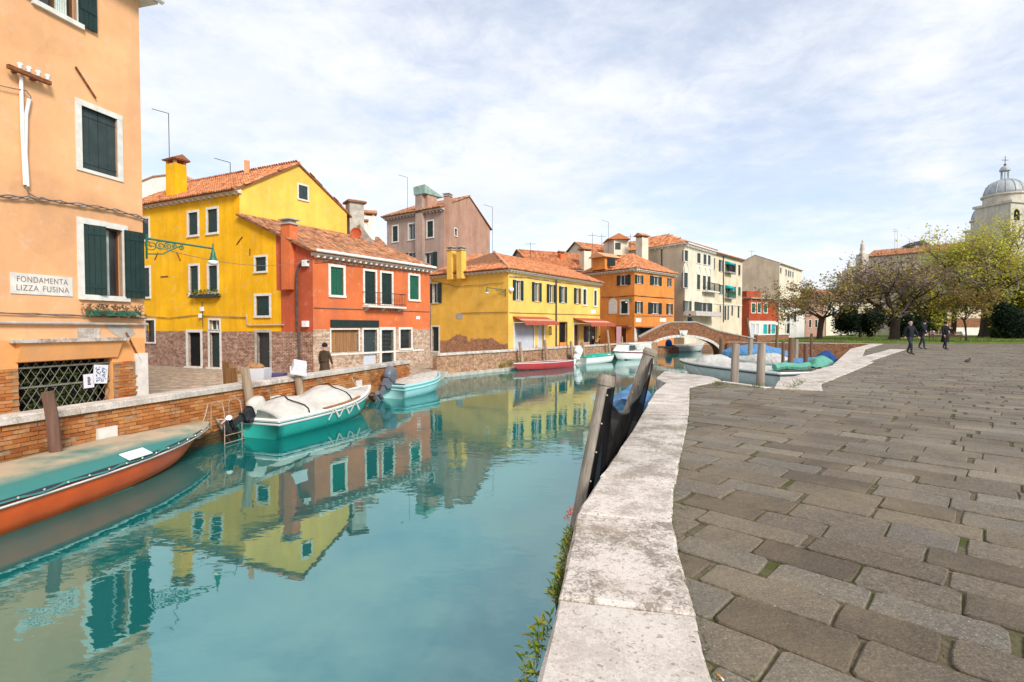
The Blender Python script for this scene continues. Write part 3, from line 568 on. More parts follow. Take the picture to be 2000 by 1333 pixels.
def window(th, F, r, style='closed', fw=.11, mat=None, planks=3, sill=True, frame='stone', bars=False, curtain=False, proud=.03):
    u0, u1, z0, z1 = r; mat = mat or M['green']; mb = MB()
    if fw > 0:
        mb.fbox(F, u0 - fw, u0, z0, z1, -.10, proud); mb.fbox(F, u1, u1 + fw, z0, z1, -.10, proud); mb.fbox(F, u0 - fw, u1 + fw, z1, z1 + fw, -.10, proud + .004)
        mb.fbox(F, u0 - fw, u1 + fw, z0 - fw * (.9 if sill else .6), z0, -.10, proud + (.05 if sill else .0))
    else:
        mb.fbox(F, u0, u1, z0 - .02, z0 + .01, -.16, -.05)
    win = th.part('window', mb, M[frame])
    g = MB().fbox(F, u0 - .01, u1 + .01, z0 - .01, z1 + .01, -.26, -.19); th.part('pane', g, M['dark'] if style == 'closed' else M['glass'], win)
    if style in ('open', 'half', 'ajar'):
        s = MB(); um = (u0 + u1) / 2; t = .03
        for a, b, c, d in ((u0, u0 + t, z0, z1), (u1 - t, u1, z0, z1), (u0 + t, u1 - t, z0, z0 + t), (u0 + t, u1 - t, z1 - t, z1), (um - t * .7, um + t * .7, z0 + t, z1 - t)): s.fbox(F, a, b, c, d, -.19, -.13)
        th.part('sash', s, M['brownwood'] if curtain else M['white_p'], win)
        if curtain:
            c = MB(); n = 12; a, b = (u0 + (u1 - u0) * curtain[0], u0 + (u1 - u0) * curtain[1])
            for k in range(n): 
                ua, ub = a + (b - a) * k / n, a + (b - a) * (k + 1) / n; oa, ob = -.185 + .02 * (k % 2), -.185 + .02 * ((k + 1) % 2); c.poly([F.P(ua, z0 + .03, oa), F.P(ub, z0 + .03, ob), F.P(ub, z1 - .03, ob), F.P(ua, z1 - .03, oa)])
            th.part('curtain', c, M['curtain'], win)
    um = (u0 + u1) / 2; hw = (u1 - u0) / 2
    if style == 'closed':
        leaf(th, win, F, u0, um - .003, z0, z1, -.09, mat, planks); leaf(th, win, F, um + .003, u1, z0, z1, -.09, mat, planks)
    elif style == 'flush': leaf(th, win, F, u0, u1, z0, z1, .012, mat, planks)
    elif style == 'closed1': leaf(th, win, F, u0, u1, z0, z1, -.09, mat, planks)
    elif style == 'open':
        leaf(th, win, F, u0 - hw - .01, u0 - .01, z0 - .02, z1 + .02, proud + .012, mat, planks); leaf(th, win, F, u1 + .01, u1 + hw + .01, z0 - .02, z1 + .02, proud + .012, mat, planks)
    elif style == 'ajar':
        leaf(th, win, F, u0, um, z0, z1, -.05, mat, planks, swing=(u0, .35)); leaf(th, win, F, u1 + .02, u1 + hw + .02, z0 - .03, z1 + .02, proud + .03, mat, planks, swing=(u1 + .02, .12))
    if bars:
        b = MB(); n = max(3, int((u1 - u0) / .13))
        for k in range(1, n): u = u0 + (u1 - u0) * k / n; b.tube([F.P(u, z0, -.03), F.P(u, z1, -.03)], .011, 5)
        for f in (.2, .5, .8): b.fbox(F, u0, u1, z0 + (z1 - z0) * f - .015, z0 + (z1 - z0) * f + .015, -.04, -.02)
        th.part('bars', b, M['iron'], win)
    return win
def door(th, F, r, mat, fw=.12, planks=4, frame='stone', step=True, name='door', transom=None):
    u0, u1, z0, z1 = r; mb = MB().fbox(F, u0, u1, z0, z1, -.24, -.17); w_ = (u1 - u0) / planks
    for k in range(planks): mb.fbox(F, u0 + k * w_ + .006, u0 + (k + 1) * w_ - .006, z0 + .02, z1 - .02, -.17, -.155)
    d = th.part(name, mb, mat); h = MB().tube([F.P(u1 - .12, (z0 + z1) / 2, -.15), F.P(u1 - .12, (z0 + z1) / 2, -.10), F.P(u1 - .2, (z0 + z1) / 2, -.10)], .012, 6); th.part('handle', h, M['chrome'], d)
    if fw:
        f = MB(); f.fbox(F, u0 - fw, u0, z0, z1, -.12, .025); f.fbox(F, u1, u1 + fw, z0, z1, -.12, .025); f.fbox(F, u0 - fw, u1 + fw, z1, z1 + fw, -.12, .03); th.part('door_frame', f, M[frame], d)
    if step: s = MB().fbox(F, u0 - .15, u1 + .15, z0 - .14, z0 - .01, -.2, .18); th.part('doorstep', s, M['stone'], d)
    return d
def roof_plane(th, roof, e0, e1_, r1, r0, mat, pw=.2, pl=.34, over=.0):
    """barrel tiles over the planar polygon e0-e1 (eave) r1-r0 (ridge)"""
    e0, e1_, r1, r0 = map(Vector, (e0, e1_, r1, r0)); s = (e1_ - e0); L = s.length; s.normalize(); mid = (r0 + r1) / 2 - e0; n = s.cross(mid).normalized()
    if n.z < 0: n = -n
    up = n.cross(s).normalized();  up = up if up.z > 0 else -up
    poly = [((p - e0).dot(s), (p - e0).dot(up)) for p in (e0, e1_, r1, r0)]; H = max(p[1] for p in poly); vs, fs = [], []; x = min(p[0] for p in poly) + pw / 2
    if (r1 - r0).length < .05: poly = poly[:3]
    K = 4; xmax = max(p[0] for p in poly); row = 0
    while x < xmax:
        t = -.06
        jx = random.uniform(-.012, .012)
        while t < H:
            if inside((x, max(.02, t + pl / 2)), poly):
                k = len(vs); r_a = pw * .46; r_b = pw * .40; lift = .05 + random.uniform(-.006, .012); dx = jx + random.uniform(-.010, .010); dx2 = random.uniform(-.012, .012)
                for (tt, rr, hh) in ((t, r_a, lift + .022), (t + pl * 1.15, r_b, lift)):
                    for q in range(K + 1):
                        w = math.pi * q / K; p = e0 + s * (x + dx + (dx2 if tt > t else 0) - rr * math.cos(w)) + up * tt + n * (hh - .05 + rr * math.sin(w)); vs.append(tuple(p))
                for q in range(K): fs.append((k + q, k + q + 1, k + K + 2 + q, k + K + 1 + q))
                fs.append(tuple(k + q for q in range(K + 1)))
            t += pl
        x += pw
    mb = MB(); mb.v = vs; mb.f = fs; th.part('roof_tiles', mb, mat, roof, kind='stuff')
def roof_slab(mb, pts, thick=.10):
    p = [Vector(q) for q in pts]; p = [q for i, q in enumerate(p) if (q - p[i - 1]).length > .02]; n = len(p); k = len(mb.v); lo = [q - Vector((0, 0, thick)) for q in p]
    mb.v += [tuple(q) for q in lo] + [tuple(q) for q in p]; mb.f.append(tuple(k + i for i in range(n))[::-1]); mb.f.append(tuple(k + n + i for i in range(n)))
    for i in range(n): j = (i + 1) % n; mb.f.append((k + i, k + j, k + n + j, k + n + i))
def cornice(th, F, u0, u1, z, mat='stone', blocks=0, h=.14, out=.30, bs=(.10, .12)):
    c = MB().fbox(F, u0, u1, z - h, z - .02, -.05, out); c.fbox(F, u0, u1, z - h - .06, z - h, -.05, out * .45); co = th.part('cornice', c, M[mat])
    if blocks:
        rz = math.atan2(F.d.y, F.d.x); w_ = MB().box((0, 0, 0), (bs[0], out * .72, bs[1]), 0); me = mesh_of('corbel', w_.v, w_.f, M[mat])
        for k in range(blocks): th.inst('corbel', me, F.P(u0 + (u1 - u0) * (k + .5) / blocks, z - h - bs[1] / 2 - .003, out * .40), rz, co)
    return co
def chimney(th, c, w_, d_, z0, z1, mat, rz=0.0, cap='tiles', parent=None):
    mb = MB().box((c[0], c[1], (z0 + z1) / 2), (w_, d_, z1 - z0), rz); ch = th.part('chimney', mb, M[mat], parent)
    k = MB()
    if cap == 'tiles':
        for sx in (-1, 1):
            for sy in (-1, 1):
                a = rz; x, y = sx * w_ * .38, sy * d_ * .38; k.box((c[0] + x * math.cos(a) - y * math.sin(a), c[1] + x * math.sin(a) + y * math.cos(a), z1 + .10), (w_ * .2, d_ * .2, .2), rz)
        k.box((c[0], c[1], z1 + .225), (w_ * 1.35, d_ * 1.35, .05), rz)
        ca, sa = math.cos(rz), math.sin(rz); W = w_ * .72; Dd = d_ * .72
        q = [(-W, -Dd, .25), (W, -Dd, .25), (W, Dd, .25), (-W, Dd, .25), (-W, 0, .25 + w_ * .35), (W, 0, .25 + w_ * .35)]
        k.add([(c[0] + x * ca - y * sa, c[1] + x * sa + y * ca, z1 + z) for x, y, z in q], [(0, 1, 5, 4), (2, 3, 4, 5), (1, 2, 5), (3, 0, 4), (3, 2, 1, 0)])
        th.part('chimney_cap', k, M['tiles'], parent or ch)
    else:
        k.box((c[0], c[1], z1 + .04), (w_ * 1.25, d_ * 1.25, .08), rz); k.box((c[0], c[1], z1 + .14), (w_ * .8, d_ * .8, .14), rz); k.box((c[0], c[1], z1 + .25), (w_ * 1.35, d_ * 1.35, .06), rz); th.part('chimney_cap', k, M['stone_d'], parent or ch)
    return ch
def antenna(th, p, h, kind=0):
    mb = MB().tube([p, (p[0], p[1], p[2] + h)], .022, 5)
    if kind == 0: mb.tube([(p[0], p[1], p[2] + h), (p[0] - 1.0, p[1], p[2] + h + .28)], .02, 5)
    else:
        mb.tube([(p[0] - .6, p[1], p[2] + h * .92), (p[0] + .6, p[1], p[2] + h * .92)], .018, 5)
        for k in range(5): x = p[0] - .5 + .25 * k; mb.tube([(x, p[1] - .25, p[2] + h * .92), (x, p[1] + .25, p[2] + h * .92)], .01, 4)
    th.part('antenna', mb, M['iron'])
def cable_path(F, pts, o=.05): return [F.P(*F.uv(x, y), o) for x, y in pts]
def V3(p, z): return Vector((p[0], p[1], z))

# ---------------- peach house on the near bank
C = Vector((-9.8, 13.8)); pd_ = Vector((.257, 1)).normalized(); P0 = C - pd_ * 11.0
FP = Face(P0, C); TP = T('peach_house', 'peach plastered house with dark green shutters and a street name plaque', 'house', (C.x, C.y, -1.0))
ztop = 10.35
zb = FP.uv(282, 664)[1]           # foot of the plaster
w1 = FP.rect(157.5, 206, 230, 348); w2 = FP.rect(161.5, 437, 240, 580); w3u = FP.uv(150, 45); w3 = (FP.uv(72, 8)[0], w3u[0], w3u[1], 12.2)
gr = FP.rect(35, 709.7, 220.5, 775); gr = (gr[0], gr[1], -.75, gr[3])
wall = wall_holes(MB(), FP, 0, FP.L, FP.uv(100, 664)[1], 12.6, [w1, w2, w3], .2); zl = FP.uv(100, 664)[1]
TP.part('wall', wall, M['peach'])
pier_z = FP.uv(240, 707)[1]
low = wall_holes(MB(), FP, 0, FP.L - .0, pier_z, zl, [(gr[0], gr[1], pier_z - 1, min(gr[3], zl))], .25)
low = wall_holes(low, FP, 0, FP.L, -1.2, pier_z, [(gr[0], gr[1], -.75, 9)], .25); TP.part('lower_wall', low, M['peach2'])
piers = TP.part('brick_pier', MB().fbox(FP, gr[1] + .02, FP.L - .32, -1.1, pier_z, -.1, .035), M['mortar'])
brick_field(TP, piers, FP, gr[1] + .02, FP.L - .32, -1.0, pier_z - .03, 0, M['brickpiece'], o0=.055)
piers = TP.part('brick_pier', MB().fbox(FP, gr[0] - 1.0, gr[0] - .02, -1.1, pier_z, -.1, .035), M['mortar'])
brick_field(TP, piers, FP, gr[0] - 1.0, gr[0] - .02, -1.0, pier_z - .03, 0, M['brickpiece'], o0=.055)
TP.part('corner_stone', MB().fbox(FP, FP.L - .30, FP.L + .03, -1.1, FP.uv(275, 690)[1], -.3, .06), M['stone'])
TP.part('corner_stone', MB().fbox(FP, gr[0] - 1.55, gr[0] - 1.08, -1.1, FP.uv(275, 700)[1], -.1, .05), M['stone'])
side = MB(); back = Vector((-.97, .25)) * 9
for a, b in (((C.x, C.y), (C.x + back.x, C.y + back.y)), ((C.x + back.x, C.y + back.y), (P0.x + back.x, P0.y + back.y)), ((P0.x + back.x, P0.y + back.y), (P0.x, P0.y))): side.poly([V3(a, -1.2), V3(b, -1.2), V3(b, 12.6), V3(a, 12.6)])
TP.part('side_wall', side, M['peach'])
ev = MB(); ev.fbox(FP, -.2, FP.L + .28, FP.uv(283, 8)[1], FP.uv(283, -4)[1], -9.2, .32); TP.part('eaves', ev, M['stone'])
gt = MB().tube([FP.P(-.2, FP.uv(283, 0)[1], .40), FP.P(FP.L + .34, FP.uv(283, 0)[1], .40)], .10, 10); TP.part('gutter', gt, M['white_p'])
rf = MB(); h0 = FP.uv(283, -6)[1]; rf.hexa([FP.P(-.2, h0, .3), FP.P(FP.L + .28, h0, .3), FP.P(FP.L + .28, h0, -9.2), FP.P(-.2, h0, -9.2), FP.P(1, h0 + 2.2, -4), FP.P(FP.L - 1, h0 + 2.2, -4), FP.P(FP.L - 1, h0 + 2.2, -5), FP.P(1, h0 + 2.2, -5)]); TP.part('roof', rf, M['tiles'])
window(TP, FP, w1, 'closed', .13, M['grey_sh'], 2, False)
window(TP, FP, w2, 'ajar', .14, M['green'], 4, True, curtain=(.50, .80))
window(TP, FP, w3, 'open', .12, M['green'], 4, True, curtain=(.55, .9))
# grilled shop opening: dark room, lattice, sill, hood and ledge
op = TP.part('shop_window', MB().fbox(FP, gr[0], gr[1], -.75, gr[3], -.9, -.55), M['dark'])
lat = MB(); st = .19; W_, H_ = gr[1] - gr[0], gr[3] + .62
for k in range(-int(H_ / st / 1.5) - 2, int(W_ / st) + 2):
    for sgn in (1, -1):
        a0 = gr[0] + k * st if sgn == 1 else gr[0] + k * st + H_ / 1.6
        pa, pb = (a0, -.62), (a0 + sgn * H_ / 1.6, -.62 + H_)
        lo, hi = sorted(((gr[0] - pa[0]) / (pb[0] - pa[0]), (gr[1] - pa[0]) / (pb[0] - pa[0]))); lo, hi = max(0, lo), min(1, hi)
        if hi - lo > .04: lat.tube([FP.P(pa[0] + (pb[0] - pa[0]) * t, pa[1] + (pb[1] - pa[1]) * t, -.10 + sgn * .008) for t in (lo, hi)], .008, 4)
for z in (gr[3] - .12, gr[3] - .55): lat.fbox(FP, gr[0], gr[1], z - .018, z + .018, -.13, -.07)
TP.part('lattice_grille', lat, M['lattice'], op)
bk = MB()
for _ in range(420):
    u = random.uniform(gr[0] + .1, gr[1] - .2); z = -.55 + 1.25 * random.random() ** 1.3; o_ = random.uniform(-.4, -.16); a = random.uniform(0, 6.28); s = .07
    bk.poly([FP.P(u, z, o_), FP.P(u + s * math.cos(a), z + s * math.sin(a), o_ + .02), FP.P(u + s * math.cos(a + .9), z + s * math.sin(a + .9), o_)])
TP.part('shop_greenery', bk, M['moss'], op, kind='stuff')
TP.part('sill', MB().fbox(FP, gr[0] - .1, gr[1] - (gr[1] - gr[0]) * .2, -.72, -.58, -.3, .10), M['stone'], op)
lu0, lz = FP.uv(17, 668); lu1, lz2 = FP.uv(240, 665)
TP.part('ledge', MB().fbox(FP, lu0, lu1, lz - .03, lz + .05, -.05, .22), M['istrian'])
hood = MB(); hz = gr[3] + .02; P = FP.P
hood.hexa([P(gr[0] - .05, hz, .06), P(gr[1] + .1, hz, .06), P(gr[1] + .1, hz, -.05), P(gr[0] - .05, hz, -.05), P(lu0 + .12, lz - .032, .16), P(lu1 - .12, lz - .032, .16), P(lu1 - .12, lz - .032, -.05), P(lu0 + .12, lz - .032, -.05)])
TP.part('hood', hood, M['peach2'])
TP.part('stone_plaque', MB().fbox(FP, *FP.rect(151, 641, 195, 664), -.02, .025), M['istrian'])
TP.part('cement_patch', MB().add([FP.P(*FP.uv(x, y), .012) for x, y in ((205, 636), (215, 648), (238, 662), (252, 660), (264, 652), (258, 642), (245, 636))], [(0, 1, 2, 3, 4, 5, 6)]), M['stone_d'])
for a, b in (((145, 131), (185, 193)), ((244, 650), (273, 707))):
    TP.part('iron_tie', MB().tube([FP.P(*FP.uv(*a), .04), FP.P(*FP.uv(*b), .04)], .022, 6), M['rust'])
# cables, pipe, conduits and the insulator bracket
def bundle(th, F, pts, n=3, r=.012, o=.05, mat='cable', amp=.02, name='cable'):
    for k in range(n):
        path = []
        for i in range(len(pts) - 1):
            for j in range(6):
                t = j / 6; x = pts[i][0] + (pts[i + 1][0] - pts[i][0]) * t; y = pts[i][1] + (pts[i + 1][1] - pts[i][1]) * t; u, z = F.uv(x, y); path.append(F.P(u, z + amp * math.sin(i * 2 + j * 1.1 + k * 2.1) + k * r * 1.4, o + .01 * k))
        u, z = F.uv(*pts[-1]); path.append(F.P(u, z + k * r * 1.4, o)); th.part(name, MB().tube(path, r, 5), M[mat])
bundle(TP, FP, [(-20, 385), (40, 389), (75, 391), (120, 398), (170, 405), (220, 413), (270, 426), (284, 436)], 3, .014, .06)
bundle(TP, FP, [(-20, 612), (80, 615), (160, 618), (284, 623)], 2, .012, .05, 'cable', .008)
TP.part('pipe', MB().tube([FP.P(*FP.uv(x, y), .07) for x, y in ((-30, 630), (140, 632), (284, 634))], .035, 8), M['pipe'])
for pts in (((37, 152), (40, 260), (45, 362)), ((53, 195), (47, 225), (46, 300), (50, 365))):
    TP.part('conduit', MB().tube([FP.P(*FP.uv(x, y), .06) for x, y in pts], .034, 8), M['white_p'])
bundle(TP, FP, [(46, 362), (52, 378), (66, 386), (90, 391)], 1, .016, .06, 'cable', 0)
bundle(TP, FP, [(-20, 165), (20, 174), (45, 178), (55, 190), (53, 196)], 1, .012, .08, 'cable', 0)
br = MB(); a, b = FP.uv(4, 136), FP.uv(88, 161); zbr = (a[1] + b[1]) / 2; br.fbox(FP, a[0], b[0], zbr - .04, zbr + .04, .12, .20); br.fbox(FP, a[0] + .15, a[0] + .22, zbr - .035, zbr + .035, 0, .12); br.fbox(FP, b[0] - .3, b[0] - .22, zbr - .035, zbr + .035, 0, .12)
bk = TP.part('insulator_bracket', br, M['rust'])
for f in (.28, .48, .70, .93):
    p = FP.P(a[0] + (b[0] - a[0]) * f, zbr + .04, .16); TP.part('insulator', MB().lathe(p, [(.02, 0), (.045, .03), (.03, .06), (.055, .08), (.04, .13), (.0, .14)], 10), M['white_p'], bk, True)
# flower box under the open window
fb = T('flower_box', 'narrow green flower box with dried plants under the peach house window', 'flower box', FP.P(*FP.uv(208, 608), .2))
u0_, zf = FP.uv(163, 606); u1_, _ = FP.uv(262, 606)
fb.part('trough', MB().fbox(FP, u0_, u1_, zf - .13, zf, .06, .24), M['lampgreen'])
fl = MB()
for _ in range(300):
    u = random.uniform(u0_ - .1, u1_ + .05); z = zf + random.uniform(-.14, .14); o_ = random.uniform(.05, .32); s = .06; q = [Vector((random.uniform(-s, s), random.uniform(-s, s), random.uniform(-s, s))) for _ in range(3)]
    fl.poly([FP.P(u, z, o_) + v for v in q])
M['dried'] = m_leaf('dried_leaf', [(.30, .15, .09), (.20, .12, .06), (.42, .30, .22), (.10, .12, .04)]); fb.part('dried_plants', fl, M['dried'], kind='stuff')
# street name plaque with its two lines
ur = FP.rect(19, 536, 141, 576); sg = T('street_sign', 'white painted street name panel reading FONDAMENTA LIZZA FUSINA', 'sign', FP.P((ur[0] + ur[1]) / 2, ur[2], .02))
zA, zB = FP.uv(80, 540)[1], FP.uv(80, 574)[1]
sg.part('panel', MB().fbox(FP, ur[0], ur[1], zB - .03, zA + .03, 0, .02), M['stone'])
def lettering(th, F, text, uc, zc_, h, o, mat, width=None, parent=None):
    cu = bpy.data.curves.new('lettering', 'FONT'); cu.body = text; cu.align_x = 'CENTER'; cu.align_y = 'CENTER'; cu.size = h * 1.4; cu.space_character = 1.12; cu.extrude = .002
    o_ = bpy.data.objects.new('lettering', cu); COL.objects.link(o_); bpy.context.view_layer.update()
    wdt = o_.dimensions.x; me = bpy.data.meshes.new_from_object(o_); bpy.data.objects.remove(o_); me.materials.clear(); me.materials.append(mat)
    ob = bpy.data.objects.new('lettering', me); COL.objects.link(ob); ob.parent = parent or th.o; ob.location = F.P(uc, zc_, o) - th.off
    rot = Matrix((F.d, Vector((0, 0, 1)), F.n)).transposed(); 
    if F.d.cross(Vector((0, 0, 1))).dot(F.n) < 0: rot = Matrix((-F.d, Vector((0, 0, 1)), F.n)).transposed()
    ob.rotation_euler = rot.to_euler(); k = (width / wdt) if width else 1; ob.scale = (k, 1, 1); return ob
wd = (ur[1] - ur[0]); zm = (zA + zB) / 2; hh = (zA - zB)
lettering(sg, FP, 'FONDAMENTA', (ur[0] + ur[1]) / 2, zm + hh * .24, hh * .33, .022, M['letter'], wd * .82)
lettering(sg, FP, 'LIZZA', ur[0] + wd * .25, zm - hh * .24, hh * .33, .022, M['letter'], wd * .34); lettering(sg, FP, 'FUSINA', ur[0] + wd * .71, zm - hh * .24, hh * .33, .022, M['letter'], wd * .44)
# two paper notices on the grille
def notice(label, r, tilt, mk):
    u0, z1 = FP.uv(*r[:2]); u1, z0 = FP.uv(*r[2:]); th = T('paper_notice', label, 'notice', FP.P((u0 + u1) / 2, z0, -.05)); cu, cz = (u0 + u1) / 2, (z0 + z1) / 2
    def q(u, z, o): du, dz = u - cu, z - cz; return FP.P(cu + du * math.cos(tilt) - dz * math.sin(tilt), cz + dz * math.cos(tilt) + du * math.sin(tilt), o)
    def pl(a, b, c, d, o, t): return [q(a, c, o), q(b, c, o), q(b, c, o - t), q(a, c, o - t), q(a, d, o), q(b, d, o), q(b, d, o - t), q(a, d, o - t)]
    sh = th.part('sheet', MB().hexa(pl(u0, u1, z0, z1, -.05, .004)), M['paper']); pr = MB(); mk(pr, lambda a, b, c, d: pr.hexa(pl(u0 + (u1 - u0) * a, u0 + (u1 - u0) * b, z0 + (z1 - z0) * c, z0 + (z1 - z0) * d, -.047, .002))); th.part('print', pr, M['ink'] if tilt > -.05 else M['blueink'], sh, kind='stuff')
def mk1(pr, b):
    for k in range(6): b(.38, .70 - .05 * (k % 3), .22 + .10 * k, .29 + .10 * k)
def mk2(pr, b):
    for _ in range(70): a, c = random.uniform(.1, .85), random.uniform(.08, .84); b(a, a + random.uniform(.03, .10), c, c + random.uniform(.02, .07))
notice('small white notice with dark text on the grille', (166, 732, 187, 757), .02, mk1)
notice('larger blue printed poster on the shop grille', (185, 714, 214, 748), -.09, mk2)

# ---------------- street lamp on a scrolled bracket at the corner of the peach house
def street_lamp(label, base, tip, drop, s=1.0, group=None):
    base, tip = Vector(base), Vector(tip); th = T('street_lamp', label, 'street lamp', base, group=group); ax = (tip - base); L = ax.length; h = Vector((ax.x, ax.y, 0)).normalized(); zz = Vector((0, 0, 1)); mb = MB()
    mb.tube([base, tip], .028 * s, 8); b2 = base - zz * .42 * s; mb.tube([b2, b2 + h * .5 * L * .45 + zz * .03, b2 + h * L * .36 + zz * .18 * s, base + ax * .52 - zz * .04], .02 * s, 6)
    def scroll(c, r, turns, sg, st=0.0):
        pts = []
        for k in range(26):
            t = k / 25; a = st + sg * turns * 6.283 * t; rr = r * (1 - .82 * t); pts.append(c + h * rr * math.cos(a) + zz * rr * math.sin(a))
        mb.tube(pts, .014 * s, 5)
    for f, r in ((.07, .17), (.20, .13), (.31, .10), (.41, .07)): scroll(base + ax * f - zz * (.19 - f * .22) * s, r * s, 1.6, 1, 1.2); 
    scroll(base + ax * .50 - zz * .12 * s, .07 * s, 1.5, -1, 1.5); mb.tube([base + zz * .12 * s, base - zz * .55 * s], .03 * s, 6)
    th.part('bracket', mb, M['lampgreen'])
    ln = MB().lathe(tip, [(.010, .16), (.022, .10), (.022, -.02), (.038, -.04), (.042, -.10), (.066, -.13), (.070, -.22), (.085, -.24), (.10, -.30), (.125, -.34), (.125, -.36)], 14); ln = th.part('lamp_hood', ln, M['lampgreen'], smooth=True)
    th.part('lamp_globe', MB().lathe(tip, [(.135, -.36), (.14, -.40), (.125, -.45), (.07, -.48), (0, -.49)], 14), M['white_p'], ln, True)
lampn = Vector((C.x, C.y)) + Vector((-.02, .12))
street_lamp('green scrolled iron street lamp reaching out from the peach house corner', D(286, 466, 14.15), D(416, 486, 15.3), .5)
# ---------------- yellow house and the red house set against it
Y0, RC = Vector((-24.0, 32.19)), Vector((-9.8, 25.5)); FY = Face(Y0, RC)
Y1 = Vector((-14.5, 27.7)); uY1 = (Y1 - Y0).dot(FY.d.xy); gd = Vector((3.8, 6.0)); Y2 = Y1 + gd; Y3 = Y0 + gd
zb_y = 1.19
TY = T('yellow_house', 'tall bright yellow house with white framed windows, gable and brick base', 'house', (Y1.x, Y1.y, -.95))
hy = [FY.rect(*r) for r in ((368.3, 417, 386.7, 458.5), (405.5, 410.5, 425.2, 453.7), (371.3, 520.5, 388, 574.5), (407.7, 520, 425.3, 571), (272, 430, 291, 468), (272, 525, 293, 580))]
dy = [FY.rect(366.8, 647.6, 392.6, 718), FY.rect(409.5, 650, 430, 715)]; dy = [(a, b, -.80, 1.12) for a, b, c, d in dy]
ty = FY.rect(402.8, 626, 424, 644); ty = (dy[1][0] + .0, dy[1][1] - .0, 1.26, ty[3]); by = FY.rect(284, 626, 302.6, 668.6)
ZY = 8.77
TY.part('wall', wall_holes(MB(), FY, 0, uY1, zb_y, ZY, hy + [ty, by]), M['yellow']); TY.part('brick_base', wall_holes(MB(), FY, 0, uY1, -1.2, zb_y, dy + [by]), M['brick'])
FG = Face(Y1, Y2); zr = 10.95; ug = FG.L / 2
gw = FG.rect(583, 361, 600, 392)
mb = wall_holes(MB(), FG, 0, FG.L, 4.0, ZY, []); mb.poly([FG.P(0, ZY), FG.P(FG.L, ZY), FG.P(ug, zr)]); TY.part('gable_wall', mb, M['yellow_pale'])  # gable lit side put into the colour, paler than the facade
sd = MB()
for a, b in ((Y2, Y3), (Y3, Y0)): sd.poly([V3(a, -1.2), V3(b, -1.2), V3(b, ZY), V3(a, ZY)])
sd.poly([V3(Y3, ZY), V3(Y0, ZY), V3((Y0 + Y3) / 2, zr)]); TY.part('rear_wall', sd, M['yellow'])
for r, st in zip(hy, ('closed1', 'closed1', 'closed', 'closed', 'closed1', 'closed1')): window(TY, FY, r, st, .13, M['green'], 3)
window(TY, FG, gw, 'flush', .10, M['grey_sh'], 2); window(TY, FY, by, 'none', .10, bars=True); window(TY, FY, ty, 'half', .10, bars=False, sill=False)
door(TY, FY, dy[0], M['dark'], .16, 3); door(TY, FY, dy[1], M['green'], .14, 2)
rf = MB(); ov = .35; dF = Vector((FY.d.x, FY.d.y)); nF = Vector((FY.n.x, FY.n.y)); rm0, rm1 = (Y0 + Y3) / 2, (Y1 + Y2) / 2 + dF * .12
sl = (zr - ZY) / (ug); e0, e1_ = Y0 + nF * ov, Y1 + dF * .12 + nF * ov
E0, E1, Q1, Q0 = V3(e0, ZY - ov * sl * .9 + .1), V3(e1_, ZY - ov * sl * .9 + .1), V3(rm1, zr + .1), V3(rm0, zr + .1)
roof_slab(rf, [E0, E1, Q1, Q0]); b0, b1 = V3(Y3 - nF * ov, ZY - .1), V3(Y2 + dF * .12 - nF * ov, ZY - .1); roof_slab(rf, [b0, b1, Q1, Q0]); ro = TY.part('roof', rf, M['terra'])
roof_plane(TY, ro, E0, E1, Q1, Q0, M['tiles_o']); roof_plane(TY, ro, b0, b1, Q1, Q0, M['tiles_o'])
cornice(TY, FY, 0, uY1 + .1, ZY - .02, 'stone', 22, .16, .34)
pc = FY.uv(328, 380); chimney(TY, FY.P(pc[0], 0, -.5), .85, .7, 8.6, FY.uv(328, 328)[1] + .3, 'yellow', math.atan2(FY.d.y, FY.d.x))
TY.part('chimney', MB().box((rm1.x - 3.6, rm1.y + 1.0, 11.0), (.28, .28, 1.0), .4), M['tiles_o'])
for x, y0, y1, d in ((331, 330, 222, 31.5), (450, 352, 318, 33)):
    p = D(x, y0, d); q = D(x, y1, d); antenna(TY, (p.x, p.y, p.z - 1), q.z - p.z + 1, 0)
bundle(TY, FY, [(284, 618), (330, 622), (392, 616), (398, 618), (485, 621)], 2, .014, .05, 'cable', .01)
bundle(TY, FY, [(396, 590), (397, 605), (398, 640)], 2, .016, .05, 'cable_d', .0)
TY.part('pipe', MB().tube([FY.P(*FY.uv(x, y), .07) for x, y in ((484, 615), (485, 634), (490, 636), (556, 635))], .035, 7), M['pipe'])
for x, y in ((397, 604), (394, 617)): u, z = FY.uv(x, y); TY.part('junction_box', MB().fbox(FY, u - .1, u + .1, z - .12, z + .12, .02, .14), M['white_p'])
for a, b in (((303, 508), (309, 494)), ((346, 493), (353, 509)), ((463, 478), (474, 463)), ((489, 486), (489, 498)), ((315, 541), (329, 540))):
    TY.part('iron_tie', MB().tube([FY.P(*FY.uv(*a), .03), FY.P(*FY.uv(*b), .03)], .03, 5), M['rust'])
fbx = T('flower_box', 'dark flower box with green plants under a yellow house window', 'flower box', FY.P(*FY.uv(406, 582), .2)); a, zf = FY.uv(380, 576); b, _ = FY.uv(432, 576)
fbx.part('trough', MB().fbox(FY, a, b, zf - .2, zf - .02, .06, .3), M['iron']); fl = MB()
for _ in range(240):
    c = FY.P(random.uniform(a - .05, b + .1), zf + random.uniform(-.12, .22) , random.uniform(.06, .36)); s = .08; fl.poly([c + Vector((random.uniform(-s, s), random.uniform(-s, s), random.uniform(-s, s))) for _ in range(3)])
fbx.part('plants', fl, M['weed'], kind='stuff')

